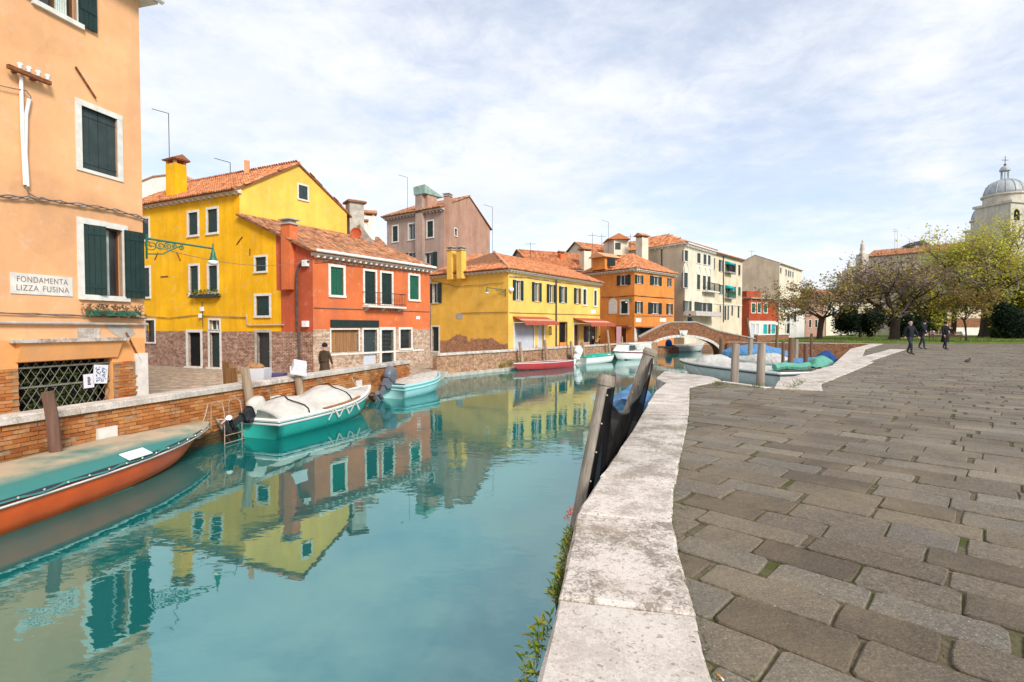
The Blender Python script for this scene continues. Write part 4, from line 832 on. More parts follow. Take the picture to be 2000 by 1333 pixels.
ZR, ZRT = 5.16, 7.32
TR = T('red_house', 'low terracotta red house with tiled roof, balcony windows and pale brick base', 'house', (RC.x, RC.y, -.95))
R2 = Vector((-5.2, 32.8)); R3 = Y1 + (R2 - RC); FR = Face(RC, R2); us = FY.L
ux = FY.uv(540, 560)[0]; ux2 = FY.uv(549, 600)[0]; zst = FY.uv(545, 568)[1]
topz = lambda u: ZRT + (ZR - ZRT) * (u - uY1) / (us - uY1)
h1, h2 = FY.rect(499, 503.6, 520.2, 529.5), FY.rect(500, 579, 526.5, 616.6); d3 = FY.rect(501.3, 648, 527.6, 727.5); d3 = (d3[0], d3[1], -.85, 1.14)
mb = wall_holes(MB(), FY, uY1, ux, zb_y, topz(ux), [h1, h2]); mb.poly([FY.P(uY1, topz(ux)), FY.P(ux, topz(ux)), FY.P(uY1, ZRT)]); wall_holes(mb, FY, ux, ux2, zb_y, zst, []); TR.part('side_wall', mb, M['yellow'], label='yellow painted part of the side wall')
mb = MB(); mb.poly([FY.P(ux2, zb_y), FY.P(us, zb_y), FY.P(us, ZR), FY.P(ux2, topz(ux2))]); mb.poly([FY.P(ux, zst), FY.P(ux2, zst), FY.P(ux2, topz(ux2)), FY.P(ux, topz(ux))]); TR.part('side_wall', mb, M['red_dark'])  # shaded side of the red house, shade put into the colour
TR.part('brick_base', wall_holes(MB(), FY, uY1, us, -1.2, zb_y, [d3]), M['brick'])
window(TR, FY, h1, 'closed1', .11, M['green'], 2); window(TR, FY, h2, 'closed1', .13, M['green'], 3); door(TR, FY, d3, M['iron'], .14, 4, 'stone_d')
Rr = FR.rect; rw = [Rr(645.4, 521, 670.7, 577.7), Rr(712, 529.3, 733.4, 594.6), Rr(744.9, 533, 765.3, 595.3), Rr(799.9, 538, 817.5, 585.8)]
g1, g2, g3, g4 = Rr(646.5, 640.4, 700.4, 686.6), Rr(709.7, 640, 736.7, 708), Rr(745, 640, 768.6, 703), Rr(781.4, 638.7, 802.7, 680)
zbr_ = 1.30; g1 = (g1[0], g1[1], g1[2], 1.28); g2 = (g2[0], g2[1], -.8, 1.28); g3 = (g3[0], g3[1], -.75, 1.26); g4 = (g4[0], g4[1], g4[2], 1.28)
TR.part('wall', wall_holes(MB(), FR, 0, FR.L, zbr_, ZR, rw), M['red']); TR.part('brick_base', wall_holes(MB(), FR, 0, FR.L, -1.2, zbr_, [g1, g2, g3, g4]), M['brick_p'])
sd = MB(); sd.poly([V3(R2, -1.2), V3(R3, -1.2), V3(R3, ZRT), V3(R2, ZR)]); sd.poly([V3(R3, 4), V3(Y1, 4), V3(Y1, ZRT), V3(R3, ZRT)]); TR.part('rear_wall', sd, M['red'])
for i, r in enumerate(rw): window(TR, FR, r, 'closed', .14 if i in (0, 3) else .12, M['green2'] if i in (0, 3) else M['green'], 2, sill=i in (0, 3))
# shutter box, plank doors, roller, grille door, barred window
bx_ = MB().fbox(FR, *Rr(645, 625, 738, 639), -.1, .10); TR.part('shutter_box', bx_, M['green'])
dd = door(TR, FR, g1, M['door_wood'], .08, 8, 'stone', False); door(TR, FR, (g2[0], g2[1], .0, 1.28), M['grey_sh'], .1, 1, 'stone', False, 'roller_shutter'); TR.part('lower_panel', MB().fbox(FR, g2[0], g2[1], -.85, .0, -.2, -.12), M['roller'])
gd_ = door(TR, FR, g3, M['grey_sh'], .16, 1, 'stone', True, 'grille_door'); lt = MB()
for k in range(1, 5): u = g3[0] + (g3[1] - g3[0]) * k / 5; lt.tube([FR.P(u, g3[2], -.13), FR.P(u, g3[3], -.13)], .012, 4)
for k in range(1, 9): z = g3[2] + (g3[3] - g3[2]) * k / 9; lt.tube([FR.P(g3[0], z, -.12), FR.P(g3[1], z + .12, -.12)], .010, 4); lt.tube([FR.P(g3[0], z + .12, -.12), FR.P(g3[1], z, -.12)], .010, 4)
TR.part('grille', lt, M['iron'], gd_); window(TR, FR, g4, 'none', .13, bars=True); TR.part('lintel', MB().fbox(FR, g1[0] - .1, FR.L - .6, g1[2] - .16, g1[2] - .06, -.02, .03), M['stone'])
# roof, eaves, balcony, pipes, chimney
rf = MB(); n2 = Vector((FR.n.x, FR.n.y)); d2 = Vector((FR.d.x, FR.d.y)); s_ = (ZRT - ZR) / (Y1 - RC).length
E0, E1 = V3(RC + n2 * .38 - d2 * .22, ZR - .06), V3(R2 + n2 * .38 + d2 * .2, ZR - .06); Q0, Q1 = V3(Y1 - d2 * .22, ZRT + .1), V3(R3 + d2 * .2, ZRT + .1)
roof_slab(rf, [E0, E1, Q1, Q0], .09); ro = TR.part('roof', rf, M['terra']); roof_plane(TR, ro, E0, E1, Q1, Q0, M['tiles'], .19, .33)
cornice(TR, FR, -.05, FR.L + .05, ZR - .05, 'stone', 23, .12, .36, (.13, .14))
ch = FY.uv(566, 480); chimney(TR, FY.P(FY.uv(566, 500)[0], 0, .02), .62, .5, 3.3, FY.uv(566, 440)[1], 'red', math.atan2(FY.d.y, FY.d.x), 'slab')
pp = [FY.P(*FY.uv(x, y), .12) for x, y in ((606, 512), (594, 512), (586, 522), (583, 540), (584, 640), (588, 650), (588, 722))]; TR.part('drainpipe', MB().tube(pp, .06, 8), M['cable_d'])
mb = MB(); mb.tube([V3(RC + n2 * .42 - d2 * .1, ZR + .0), V3(R2 + n2 * .42 + d2 * .1, ZR + .0)], .075, 8); TR.part('gutter', mb, M['white_p'])
bu0, bu1 = FR.uv(708, 602)[0], FR.uv(783, 602)[0]; bz = rw[1][2] - .1; bal = TR.part('balcony', MB().fbox(FR, bu0, bu1, bz - .10, bz, -.05, .45), M['stone'])
rl = MB(); rl.tube([FR.P(bu0 + .02, bz + .72, 0), FR.P(bu0 + .02, bz + .72, .42), FR.P(bu1 - .02, bz + .72, .42), FR.P(bu1 - .02, bz + .72, 0)], .018, 5); rl.tube([FR.P(bu0 + .02, bz + .12, 0), FR.P(bu0 + .02, bz + .12, .42), FR.P(bu1 - .02, bz + .12, .42), FR.P(bu1 - .02, bz + .12, 0)], .014, 5)
for k in range(23): u = bu0 + .02 + (bu1 - bu0 - .04) * k / 22; rl.tube([FR.P(u, bz, .42), FR.P(u, bz + .74, .42)], .009, 4)
TR.part('railing', rl, M['iron'], bal)
for x in (713, 744, 776): u = FR.uv(x, 604)[0]; TR.part('bracket', MB().hexa([FR.P(u - .08, bz - .3, 0), FR.P(u + .08, bz - .3, 0), FR.P(u + .08, bz - .3, .06), FR.P(u - .08, bz - .3, .06), FR.P(u - .08, bz - .1, 0), FR.P(u + .08, bz - .1, 0), FR.P(u + .08, bz - .1, .38), FR.P(u - .08, bz - .1, .38)]), M['stone_d'], bal)
bundle(TR, FR, [(612, 512), (640, 510), (670, 516), (720, 522), (770, 527), (840, 532)], 2, .016, .1, 'cable', .01); bundle(TR, FR, [(612, 601), (700, 604), (838, 609)], 1, .022, .05, 'cable', .0)
for x, y, F_ in ((600, 515, FY), (600, 633, FY)): u, z = F_.uv(x, y); TR.part('junction_box', MB().fbox(F_, u - .16, u + .16, z - .15, z + .15, .02, .2), M['white_p'])
TR.part('house_number', MB().fbox(FR, *Rr(813, 618, 820, 624), .0, .02), M['white_p'])
# grey chimney stack, dish and flue behind the red roof
TC = T('chimney_stack', 'tall grey rendered chimney stack with a reddish dish behind the red roof', 'chimney', V3(Y2 + Vector((.55, .2)), 5.5)); c = D(693, 430, 34.6)
TC.part('stack', MB().box((c.x, c.y, 7.6), (.95, .9, 4.4), .6), M['stone_d']); TC.part('cap', MB().box((c.x, c.y, D(693, 397, 34.6).z), (1.25, 1.2, .12), .6), M['terra'])
b_ = D(700, 440, 34); e_ = D(728, 476, 33.6); TC.part('flue_buttress', MB().hexa([b_ + Vector((-.2, .3, -1.2)), e_ + Vector((-.2, .3, -.4)), e_ + Vector((.2, -.3, -.4)), b_ + Vector((.2, -.3, -1.2)), b_ + Vector((-.2, .3, 0)), e_ + Vector((-.2, .3, 0)), e_ + Vector((.2, -.3, 0)), b_ + Vector((.2, -.3, 0))]), M['stone_d'])
c = D(697, 457, 33.2); dsh = MB(); dsh.lathe((0, 0, 0), [(.02, -.1), (.2, -.08), (.33, -.02), (.37, .04), (.35, .04), (.2, -.05), (.0, -.07)], 16); dsh.v = [(c.x + x, c.y - z - .15, c.z + y) for x, y, z in dsh.v]; TC.part('dish', dsh, M['red_dark'])
TW = T('white_chimney', 'white rendered chimney pots with tiled caps between the roofs', 'chimney', D(723, 480, 44)); c = D(721, 445, 44); chimney(TW, (c.x, c.y), .9, .8, c.z - 4, D(721, 424, 44).z, 'white', .3); c = D(711, 450, 43); chimney(TW, (c.x, c.y), .5, .5, c.z - 4, D(711, 438, 43).z, 'white', .3)
TB = T('far_red_house', 'small red house with tiled roof glimpsed between the chimneys and grey house', 'house', D(742, 520, 48)); a, b = D(722, 470, 49.5), D(757, 470, 50.5); F_ = Face((a.x, a.y), (b.x, b.y)); za = D(742, 478, 48).z
TB.part('wall', MB().fbox(F_, 0, F_.L, -1, za, -2, 0), M['red']); rf = MB(); e = [F_.P(-.1, za, .3), F_.P(F_.L + .1, za, .3), F_.P(F_.L + .1, za + 1.4, -2.6), F_.P(-.1, za + 1.4, -2.6)]; roof_slab(rf, e); ro = TB.part('roof', rf, M['terra']); roof_plane(TB, ro, *e, M['tiles']); cornice(TB, F_, 0, F_.L, za, 'stone', 8, .14, .28); window(TB, F_, F_.rect(742, 489, 751, 497), 'closed1', .08, M['grey_sh'], 2)
TQ = T('far_white_house', 'pale far gable house showing above the yellow roof beside its chimney', 'house', D(330, 400, 46)); a, b = D(260, 400, 46), D(396, 400, 46); F_ = Face((a.x, a.y), (b.x, b.y)); mb = MB(); q = [F_.P(*F_.uv(x, y)) for x, y in ((255, 362), (300, 344), (352, 338), (396, 366))]
mb.poly([F_.P(0, 2), F_.P(F_.L, 2), q[3], q[2], q[1], q[0]]); mb.poly([p - F_.n * 6 for p in (F_.P(0, 2), F_.P(F_.L, 2), q[3], q[2], q[1], q[0])]); TQ.part('wall', mb, M['white']); rf = MB()
for a, b in ((q[0], q[1]), (q[1], q[2]), (q[2], q[3])): roof_slab(rf, [a + F_.n * .1, b + F_.n * .1, b - F_.n * 6, a - F_.n * 6], .12)
TQ.part('roof', rf, M['tiles'])

# ---------------- grey pink house behind
G0, G1_, G2 = Vector((-14.2, 59)), Vector((-7.05, 54)), Vector((-2.8, 65.8)); G3 = G0 + (G2 - G1_); FA, FB = Face(G0, G1_), Face(G1_, G2); ZG, ZP = 13.95, 16.4
TG = T('grey_house', 'tall grey and pink weathered house with a copper capped chimney', 'house', (G1_.x, G1_.y, -.8))
hs = [FA.rect(*r) for r in ((766.9, 443, 777, 471.6), (798.3, 439, 811, 467), (834.6, 433.5, 846, 462.8), (798.3, 495, 811, 520), (830, 495, 846, 523.7))]
TG.part('wall', wall_holes(MB(), FA, 0, FA.L, -1, ZG, hs), M['grey'])
hb = FB.rect(887.9, 446.7, 892.6, 462); mb = wall_holes(MB(), FB, 0, FB.L, -1, ZG, [hb]); mb.poly([FB.P(0, ZG), FB.P(FB.L, ZG), FB.P(FB.L * .5, ZP)]); TG.part('gable_wall', mb, M['pink'])
sd = MB(); sd.poly([V3(G2, -1), V3(G3, -1), V3(G3, ZG), V3(G2, ZG)]); sd.poly([V3(G3, -1), V3(G0, -1), V3(G0, ZG), V3(G3, ZG)]); TG.part('rear_wall', sd, M['grey'])
for r, st in zip(hs, ('closed1', 'half', 'closed1', 'open', 'open')): window(TG, FA, r, st, .14 if st != 'open' else .05, M['green'], 2)
window(TG, FB, hb, 'none', .12)
dA, nA = Vector(FA.d.xy), Vector(FA.n.xy); m0, m1 = (G0 + G3) / 2, (G1_ + G2) / 2; E = [V3(G0 + nA * .5 - dA * .4, ZG - .1), V3(G1_ + nA * .5 + dA * .1, ZG - .1), V3(m1 + dA * .1, ZP + .1), V3(m0, ZP + .1)]
rf = MB(); roof_slab(rf, E); roof_slab(rf, [V3(G3 - nA * .4, ZG - .1), V3(G2 - nA * .4 + dA * .1, ZG - .1), E[2], E[3]]); ro = TG.part('roof', rf, M['terra']); roof_plane(TG, ro, *E, M['tiles'], .24, .4); cornice(TG, FA, -.2, FA.L, ZG - .12, 'stone_d', 18, .2, .42, (.16, .18))
u, _ = FA.uv(823, 400); zt = FA.uv(823, 382)[1]; TG.part('chimney_flue', MB().fbox(FA, u - .5, u + .5, -1, zt, .0, .42), M['grey']); TG.part('chimney_hood', MB().hexa([FA.P(u - .62, zt, .5), FA.P(u + 1.0, zt, .5), FA.P(u + 1.0, zt, -1.6), FA.P(u - .62, zt, -1.6), FA.P(u - .66, zt + .85, .56), FA.P(u + 1.05, zt + .9, .56), FA.P(u + 1.05, zt + .1, -2.4), FA.P(u - .66, zt + .1, -2.4)]), M['copper'])
TG.part('chimney_body', MB().fbox(FA, u - .5, u + .9, ZG, zt - .02, -1.5, -.02), M['pink'])
u = FB.uv(873, 400)[0]; chimney(TG, FB.P(u, 0, .1), .75, .6, -1, FB.uv(873, 385)[1], 'pink', math.atan2(FB.d.y, FB.d.x), 'slab')
p, q = D(796, 405, 60), D(796, 347, 60); antenna(TG, (p.x, p.y, p.z - 1), q.z - p.z + 1, 0); p, q = D(962, 495, 58), D(962, 405, 58); antenna(TG, (p.x, p.y, p.z - 1), q.z - p.z + 1, 0)

# ---------------- yellow shop house by the canal bend
E0p, E1p, E2p = Vector((-7.1, 45.4)), Vector((-.28, 40.0)), Vector((9.0, 53.0)); E3p = E0p + (E2p - E1p); FL, FF = Face(E0p, E1p), Face(E1p, E2p); ZE = 5.92
TE = T('shop_house', 'long yellow shop house with rust awnings and peeling corner plaster', 'house', (E1p.x, E1p.y, -.8))
lw = FL.rect(845, 554.6, 857, 591.7); ldr = FL.rect(843.8, 639, 857, 686.3)
TE.part('side_wall', wall_holes(MB(), FL, 0, FL.L, -1.2, ZE, [lw, ldr]), M['yellow2'])
def mid(x0, y0, x1, y1, f=.27): return FF.rect(x0 + (x1 - x0) * f, y0 + 1, x1 - (x1 - x0) * f, y1 - 1)
ow = [mid(1000.5, 546.8, 1022, 587.8), mid(1038, 551.3, 1057.4, 590.3), mid(1067, 555, 1085.3, 592.3), mid(1091, 559, 1106.8, 592.7), mid(1120.4, 562.4, 1133.5, 594.6)]
cw = [FF.rect(1139, 565.3, 1144.8, 595.6), FF.rect(1160.4, 568, 1165, 597.5)]
gs = [FF.rect(1004.4, 631, 1042.4, 682), FF.rect(1051, 633, 1062, 678.5), FF.rect(1072.6, 638.5, 1076.5, 653), FF.rect(1093, 630.7, 1106.8, 674.6), FF.rect(1121, 635, 1130, 672.6), FF.rect(1140, 636.5, 1166, 669.7)]
gs = [(a, b, (-.75 if i not in (2, 5) else max(c, -.1)), d) for i, (a, b, c, d) in enumerate(gs)]
TE.part('wall', wall_holes(MB(), FF, 0, FF.L, -1.2, ZE, ow + cw + gs), M['yellow2b'])
sd = MB(); sd.poly([V3(E2p, -1), V3(E3p, -1), V3(E3p, ZE), V3(E2p, ZE)]); sd.poly([V3(E3p, -1), V3(E0p, -1), V3(E0p, ZE), V3(E3p, ZE)]); TE.part('rear_wall', sd, M['yellow2'])
window(TE, FL, lw, 'open', .06, M['green'], 2); door(TE, FL, ldr, M['green'], .14, 2)
for r in ow: window(TE, FF, r, 'open', .05, M['green'], 2, sill=True)
for r in cw: window(TE, FF, r, 'closed1', .16, M['green'], 2)
rs = MB(); a, b, c, d = gs[0]; n = 26
for k in range(n): z0, z1 = c + (d - c) * k / n, c + (d - c) * (k + 1) / n; rs.hexa([FF.P(a, z0, -.06), FF.P(b, z0, -.06), FF.P(b, z0, -.10), FF.P(a, z0, -.10), FF.P(a, z1 - .008, -.085), FF.P(b, z1 - .008, -.085), FF.P(b, z1 - .008, -.11), FF.P(a, z1 - .008, -.11)])
TE.part('roller_shutter', rs, M['roller']); fr = MB(); fr.fbox(FF, a - .14, a, c, d, -.1, .03); fr.fbox(FF, b, b + .14, c, d, -.1, .03); TE.part('shutter_frame', fr, M['stone'])
door(TE, FF, gs[1], M['roller'], .1, 1); window(TE, FF, gs[2], 'none', .04, frame='brownwood'); door(TE, FF, gs[3], M['dark'], .1, 1, 'brownwood'); door(TE, FF, gs[4], M['brownwood'], .1, 3, 'stone'); window(TE, FF, gs[5], 'half', .0); TE.part('shop_panel', MB().fbox(FF, gs[5][0], gs[5][1], -.7, gs[5][2] - .03, -.1, .01), M['orange'])
TE.part('shop_panel', MB().fbox(FF, gs[3][0], gs[3][1], -.7, .05, -.14, -.02), M['orange'])
def awning(th, F, u0, u1, z, proj, drop, mat, stripe):
    mb = MB(); P = F.P; n = 14; aw = th.part('awning', MB().hexa([P(u0, z - .03, .02), P(u1, z - .03, .02), P(u1, z - drop - .03, proj), P(u0, z - drop - .03, proj), P(u0, z, .02), P(u1, z, .02), P(u1, z - drop, proj), P(u0, z - drop, proj)]), mat)
    for k in range(n):
        a, b = u0 + (u1 - u0) * k / n, u0 + (u1 - u0) * (k + 1) / n; m_ = (a + b) / 2; mb.poly([P(a, z - drop, proj + .005), P(b, z - drop, proj + .005), P(b, z - drop - .22, proj + .01), P(m_, z - drop - .28, proj + .01), P(a, z - drop - .22, proj + .01)])
    th.part('valance', mb, mat, aw); th.part('stripe', MB().hexa([P(u0, z - drop * .5 + .006, proj * .5), P(u1, z - drop * .5 + .006, proj * .5), P(u1, z - drop * .75 + .006, proj * .75), P(u0, z - drop * .75 + .006, proj * .75), P(u0, z - drop * .5 + .012, proj * .5), P(u1, z - drop * .5 + .012, proj * .5), P(u1, z - drop * .75 + .012, proj * .75), P(u0, z - drop * .75 + .012, proj * .75)]), stripe, aw)
    ar = MB()
    for u in (u0 + .05, u1 - .05): ar.tube([P(u, z - .5, .02), P(u, z - drop - .05, proj)], .02, 5)
    th.part('awning_arm', ar, M['white_p'], aw)
awning(TE, FF, FF.uv(1001, 620)[0], FF.uv(1068, 620)[0], FF.uv(1035, 619)[1], 1.2, .45, M['awn'], M['awn_s']); awning(TE, FF, FF.uv(1119, 625)[0], FF.uv(1168, 625)[0], FF.uv(1145, 622)[1], 1.9, .55, M['awn'], M['awn_s'])
cl = MB(); u, z = FF.uv(1172, 640); 
for k in range(8): cl.poly([FF.P(u + .15 * k, -.2, 1.8 + .1 * (k % 2)), FF.P(u + .15 * (k + 1), -.2, 1.8 + .1 * ((k + 1) % 2)), FF.P(u + .15 * (k + 1), 1.5, 1.8 + .06 * ((k + 1) % 2)), FF.P(u + .15 * k, 1.5, 1.8 + .06 * (k % 2))])
TE.part('side_curtain', cl, M['lilac'])
dE, nE, dL, nL = Vector(FF.d.xy), Vector(FF.n.xy), Vector(FL.d.xy), Vector(FL.n.xy)
c0, c1, c2 = E0p + nL * .4, E1p + nL * .4 + nE * .4, E2p + nE * .4 + dE * .2; pk = D(965, 493, 46.5); rdg1 = V3(E2p - nE * 4.6, 0); zpk = pk.z
k1 = V3((pk.x, pk.y), zpk); k2 = Vector((rdg1.x, rdg1.y, zpk - .35)); k0 = V3(E0p - nL * 5.5, zpk - .1)
rf = MB(); A = [V3(c0, ZE), V3(c1, ZE), k1, k0]; B = [V3(c1, ZE), V3(c2, ZE), k2, k1]; roof_slab(rf, A); roof_slab(rf, B); roof_slab(rf, [V3(E3p, ZE), V3(E0p, ZE), k0, k1]); roof_slab(rf, [V3(E2p, ZE), V3(E3p, ZE), k1, k2]); ro = TE.part('roof', rf, M['terra']); roof_plane(TE, ro, *A, M['tiles_o'], .22, .36); roof_plane(TE, ro, *B, M['tiles_o'], .22, .36)
TE.part('hip_ridge', MB().tube([Vector(B[0]) + Vector((0, 0, .05)), k1 + Vector((0, 0, .07))], .11, 7), M['tiles_o'], ro)
cornice(TE, FL, -.2, FL.L + .3, ZE, 'stone', 20, .14, .36); cornice(TE, FF, -.2, FF.L + .1, ZE + .004, 'stone', 38, .14, .36)
for x, d in ((882, 43.4), (901, 42.6)): c = D(x, 500, d); chimney(TE, (c.x, c.y), .56, .56, 5.4, D(x, 490, d).z, 'yellow2' if False else 'yellow_pale', -.65, 'slab')
bundle(TE, FF, [(994, 541), (1030, 543), (1085, 551), (1172, 562)], 3, .016, .06, 'cable', .03); bundle(TE, FF, [(994, 611), (1060, 613), (1172, 616)], 1, .02, .05, 'cable_d', .0); bundle(TE, FL, [(843, 549), (880, 556), (890, 560), (945, 557), (985, 552)], 1, .016, .06, 'cable_d', .03); bundle(TE, FL, [(902, 612), (992, 610)], 1, .02, .05, 'cable_d', 0)
TE.part('drainpipe', MB().tube([FF.P(*FF.uv(1085, y), .09) for y in (547, 600, 640, 678)], .07, 7), M['cable_d']); TE.part('wall_sign', MB().fbox(FF, *FF.rect(1154, 605, 1163, 613), 0, .02), M['white_p']); TE.part('vent', MB().fbox(FL, *FL.rect(891, 612, 904, 623), -.02, .02), M['stone_d'])
street_lamp('small bracket lamp at the corner of the yellow shop house', FL.P(*FL.uv(988, 567), .02), D(951, 562, 40.6), .4, .9)
TE.part('corner_light', MB().ico(FF.P(.2, FF.uv(995, 566)[1], .12), .22, 2), M['white_p'], smooth=True)

# ---------------- orange house at the bridge foot
O0, O1, O2 = Vector((8.7, 63.8)), Vector((13.7, 58.0)), Vector((20.2, 64.5)); O3 = O0 + (O2 - O1); FO, FQ = Face(O0, O1), Face(O1, O2); ZO = 8.0
TO = T('orange_house', 'orange corner house with hipped roof and dormer beside the bridge', 'house', (O1.x, O1.y, -.7))
lo = [FO.rect(1212, 538.7, 1225, 556.6), FO.rect(1213, 589, 1226, 612.3)]; dro = FO.rect(1201, 641.7, 1223, 665); dro = (dro[0], dro[1], -.6, dro[3])
TO.part('side_wall', wall_holes(MB(), FO, 0, FO.L, -1, ZO, lo + [dro]), M['orange'])
def mq(x0, y0, x1, y1, f=.25): return FQ.rect(x0 + (x1 - x0) * f, y0 + 1, x1 - (x1 - x0) * f, y1 - 1)
qo = [mq(1240, 536.6, 1255.5, 555.5), mq(1269.7, 538.7, 1291.6, 559), mq(1302.5, 543, 1311, 560.8, .3), mq(1239.7, 588.7, 1254.4, 613), mq(1266, 590.8, 1291.6, 614.4), mq(1301.5, 593, 1313, 615)]
TO.part('wall', wall_holes(MB(), FQ, 0, FQ.L, -1, ZO, qo), M['orange']); sd = MB(); sd.poly([V3(O2, -1), V3(O3, -1), V3(O3, ZO), V3(O2, ZO)]); sd.poly([V3(O3, -1), V3(O0, -1), V3(O0, ZO), V3(O3, ZO)]); TO.part('rear_wall', sd, M['orange'])
window(TO, FO, lo[0], 'open', .05, M['green'], 2); window(TO, FO, lo[1], 'closed', .18, M['green'], 2); door(TO, FO, dro, M['brownwood'], .1, 5, 'orange')
for r in qo: window(TO, FQ, r, 'open', .06, M['green'], 2)
n = 12; nb = MB(); a, b, c, d = FO.rect(1189, 583, 1205, 613); pts = [FO.P(a, c, .03), FO.P(b, c, .03), FO.P(b, d - .7, .03)] + [FO.P((a + b) / 2 + (b - a) / 2 * math.cos(math.pi * k / n), d - .7 + .7 * math.sin(math.pi * k / n), .03) for k in range(1, n)] + [FO.P(a, d - .7, .03)]; nb.poly(pts); nb.v += [tuple(p - FO.n * .03) for p in pts]
for i in range(len(pts)): j = (i + 1) % len(pts); nb.f.append((i, j, len(pts) + j, len(pts) + i))
TO.part('arched_relief', nb, M['stone'], label='pale arched relief panel')
for r in ((1241.8, 622, 1251.7, 629.5), (1288.7, 622, 1300.6, 629)): TO.part('wall_sign', MB().fbox(FQ, *FQ.rect(*r), 0, .03), M['white_p'])
TO.part('awning', MB().fbox(FO, dro[0] - .6, dro[1] + .8, dro[3] + .12, dro[3] + .32, 0, .7), M['terra']); TO.part('shop_front', MB().fbox(FQ, .5, FQ.L * .55, .3, 1.35, -.02, .04), M['glass']); TO.part('awning', MB().fbox(FQ, .2, FQ.L * .7, 1.36, 1.5, 0, .9), M['terra']); TO.part('corner_stone', MB().fbox(FQ, 0, .5, -1, 1.3, 0, .06), M['stone'])
dO, nO, dQ, nQ = Vector(FO.d.xy), Vector(FO.n.xy), Vector(FQ.d.xy), Vector(FQ.n.xy); c0, c1, c2, c3 = O0 + nO * .45 - dO * .3, O1 + nO * .45 + nQ * .45, O2 + nQ * .45 + dQ * .3, O3 - nO * .3; ctr = (O0 + O1 + O2 + O3) / 4; kz = D(1215, 497, 64).z; k1 = V3(ctr + (O1 - O0) * .06, kz); k0 = V3(ctr - (O1 - O0) * .12, kz)
rf = MB(); A = [V3(c0, ZO), V3(c1, ZO), k1, k0]; B = [V3(c1, ZO), V3(c2, ZO), k1, k1]; roof_slab(rf, A); roof_slab(rf, B[:3]); roof_slab(rf, [V3(c2, ZO), V3(c3, ZO), k0, k1]); roof_slab(rf, [V3(c3, ZO), V3(c0, ZO), k0]); ro = TO.part('roof', rf, M['terra']); roof_plane(TO, ro, *A, M['tiles_o'], .24, .4); roof_plane(TO, ro, *B, M['tiles_o'], .24, .4)
cornice(TO, FO, -.2, FO.L + .3, ZO, 'stone', 18, .16, .42, (.14, .16)); cornice(TO, FQ, -.2, FQ.L + .2, ZO + .004, 'stone', 20, .16, .42, (.14, .16))
c = D(1184, 512, 61); rz = math.atan2(FO.d.y, FO.d.x); dm = TO.part('dormer', MB().box((c.x, c.y + .8, c.z - .2), (1.9, 2.4, 1.4), rz), M['orange']); TO.part('dormer_window', MB().fbox(Face((c.x - .7, c.y + .2), (c.x + .9, c.y - .9)), 0, 1.9, c.z - .55, c.z + .35, -.1, .12), M['grey_sh'], dm); ca, sa = math.cos(rz), math.sin(rz)
q = [(-1.3, -1.6, .5), (1.3, -1.6, .5), (1.3, 1.8, .5), (-1.3, 1.8, .5), (0, -1.6, 1.15), (0, 1.8, 1.15)]; TO.part('dormer_roof', MB().add([(c.x + x * ca - y * sa, c.y + .8 + x * sa + y * ca, c.z + z) for x, y, z in q], [(0, 4, 5, 3), (1, 2, 5, 4), (0, 1, 4), (2, 3, 5), (3, 2, 1, 0)]), M['tiles_o'], dm)
bundle(TO, FO, [(1175, 581), (1200, 581), (1238, 578)], 2, .025, .05, 'cable_d', .02); bundle(TO, FQ, [(1238, 578), (1262, 580), (1315, 584)], 2, .025, .05, 'cable_d', .02); bundle(TO, FQ, [(1238, 617), (1315, 618)], 1, .03, .05, 'red_dark' if False else 'cable', .0)
street_lamp('small corner lamp on the orange house beside its white framed window', FO.P(*FO.uv(1233, 584), .02), D(1223, 584, 57.5), .4, .8)

# roofs between the yellow shop house and the orange house
def back_house(name, label, px, d, zt, mat, tl, deep=7, rise=2.0, wins=(), fw=.1):
    a, b = D(px[0], 600, d[0]), D(px[1], 600, d[1]); F_ = Face((a.x, a.y), (b.x, b.y)); th = T(name, label, 'house', F_.P(F_.L / 2, -.7)); hs = [F_.rect(*r) for r in wins]; th.part('wall', wall_holes(MB(), F_, 0, F_.L, -1, zt, hs), M[mat]); sd = MB(); P = F_.P
    for q in ([P(0, -1), P(0, -1, -deep), P(0, zt, -deep), P(0, zt + rise, -deep / 2), P(0, zt)], [P(F_.L, -1), P(F_.L, -1, -deep), P(F_.L, zt, -deep), P(F_.L, zt + rise, -deep / 2), P(F_.L, zt)], [P(0, -1, -deep), P(F_.L, -1, -deep), P(F_.L, zt, -deep), P(0, zt, -deep)]): sd.poly(q)
    th.part('side_wall', sd, M[mat]); e = [P(-.3, zt, .4), P(F_.L + .3, zt, .4), P(F_.L + .3, zt + rise + .1, -deep / 2), P(-.3, zt + rise + .1, -deep / 2)]; rf = MB(); roof_slab(rf, e); roof_slab(rf, [P(-.3, zt, -deep - .4), P(F_.L + .3, zt, -deep - .4), e[2], e[3]]); ro = th.part('roof', rf, M['terra']); roof_plane(th, ro, *e, M[tl], .26, .42); cornice(th, F_, 0, F_.L, zt, 'stone', 0, .16, .36)
    for r in hs: window(th, F_, r, 'closed', fw, M['green'], 2)
    return th, F_
TH1, _ = back_house('rear_house', 'rear house with long orange tiled roof behind the yellow shop house', (1040, 1166), (63, 67), D(1100, 524, 64).z, 'stone_d', 'tiles_o', 8, 2.6)
c = D(1143, 500, 66); chimney(TH1, (c.x, c.y), 1.1, 1.0, c.z - 2, D(1143, 492, 66).z, 'cream', .5); c = D(1096, 505, 67); chimney(TH1, (c.x, c.y), .6, .6, c.z - 2, D(1096, 497, 67).z, 'red', .5)
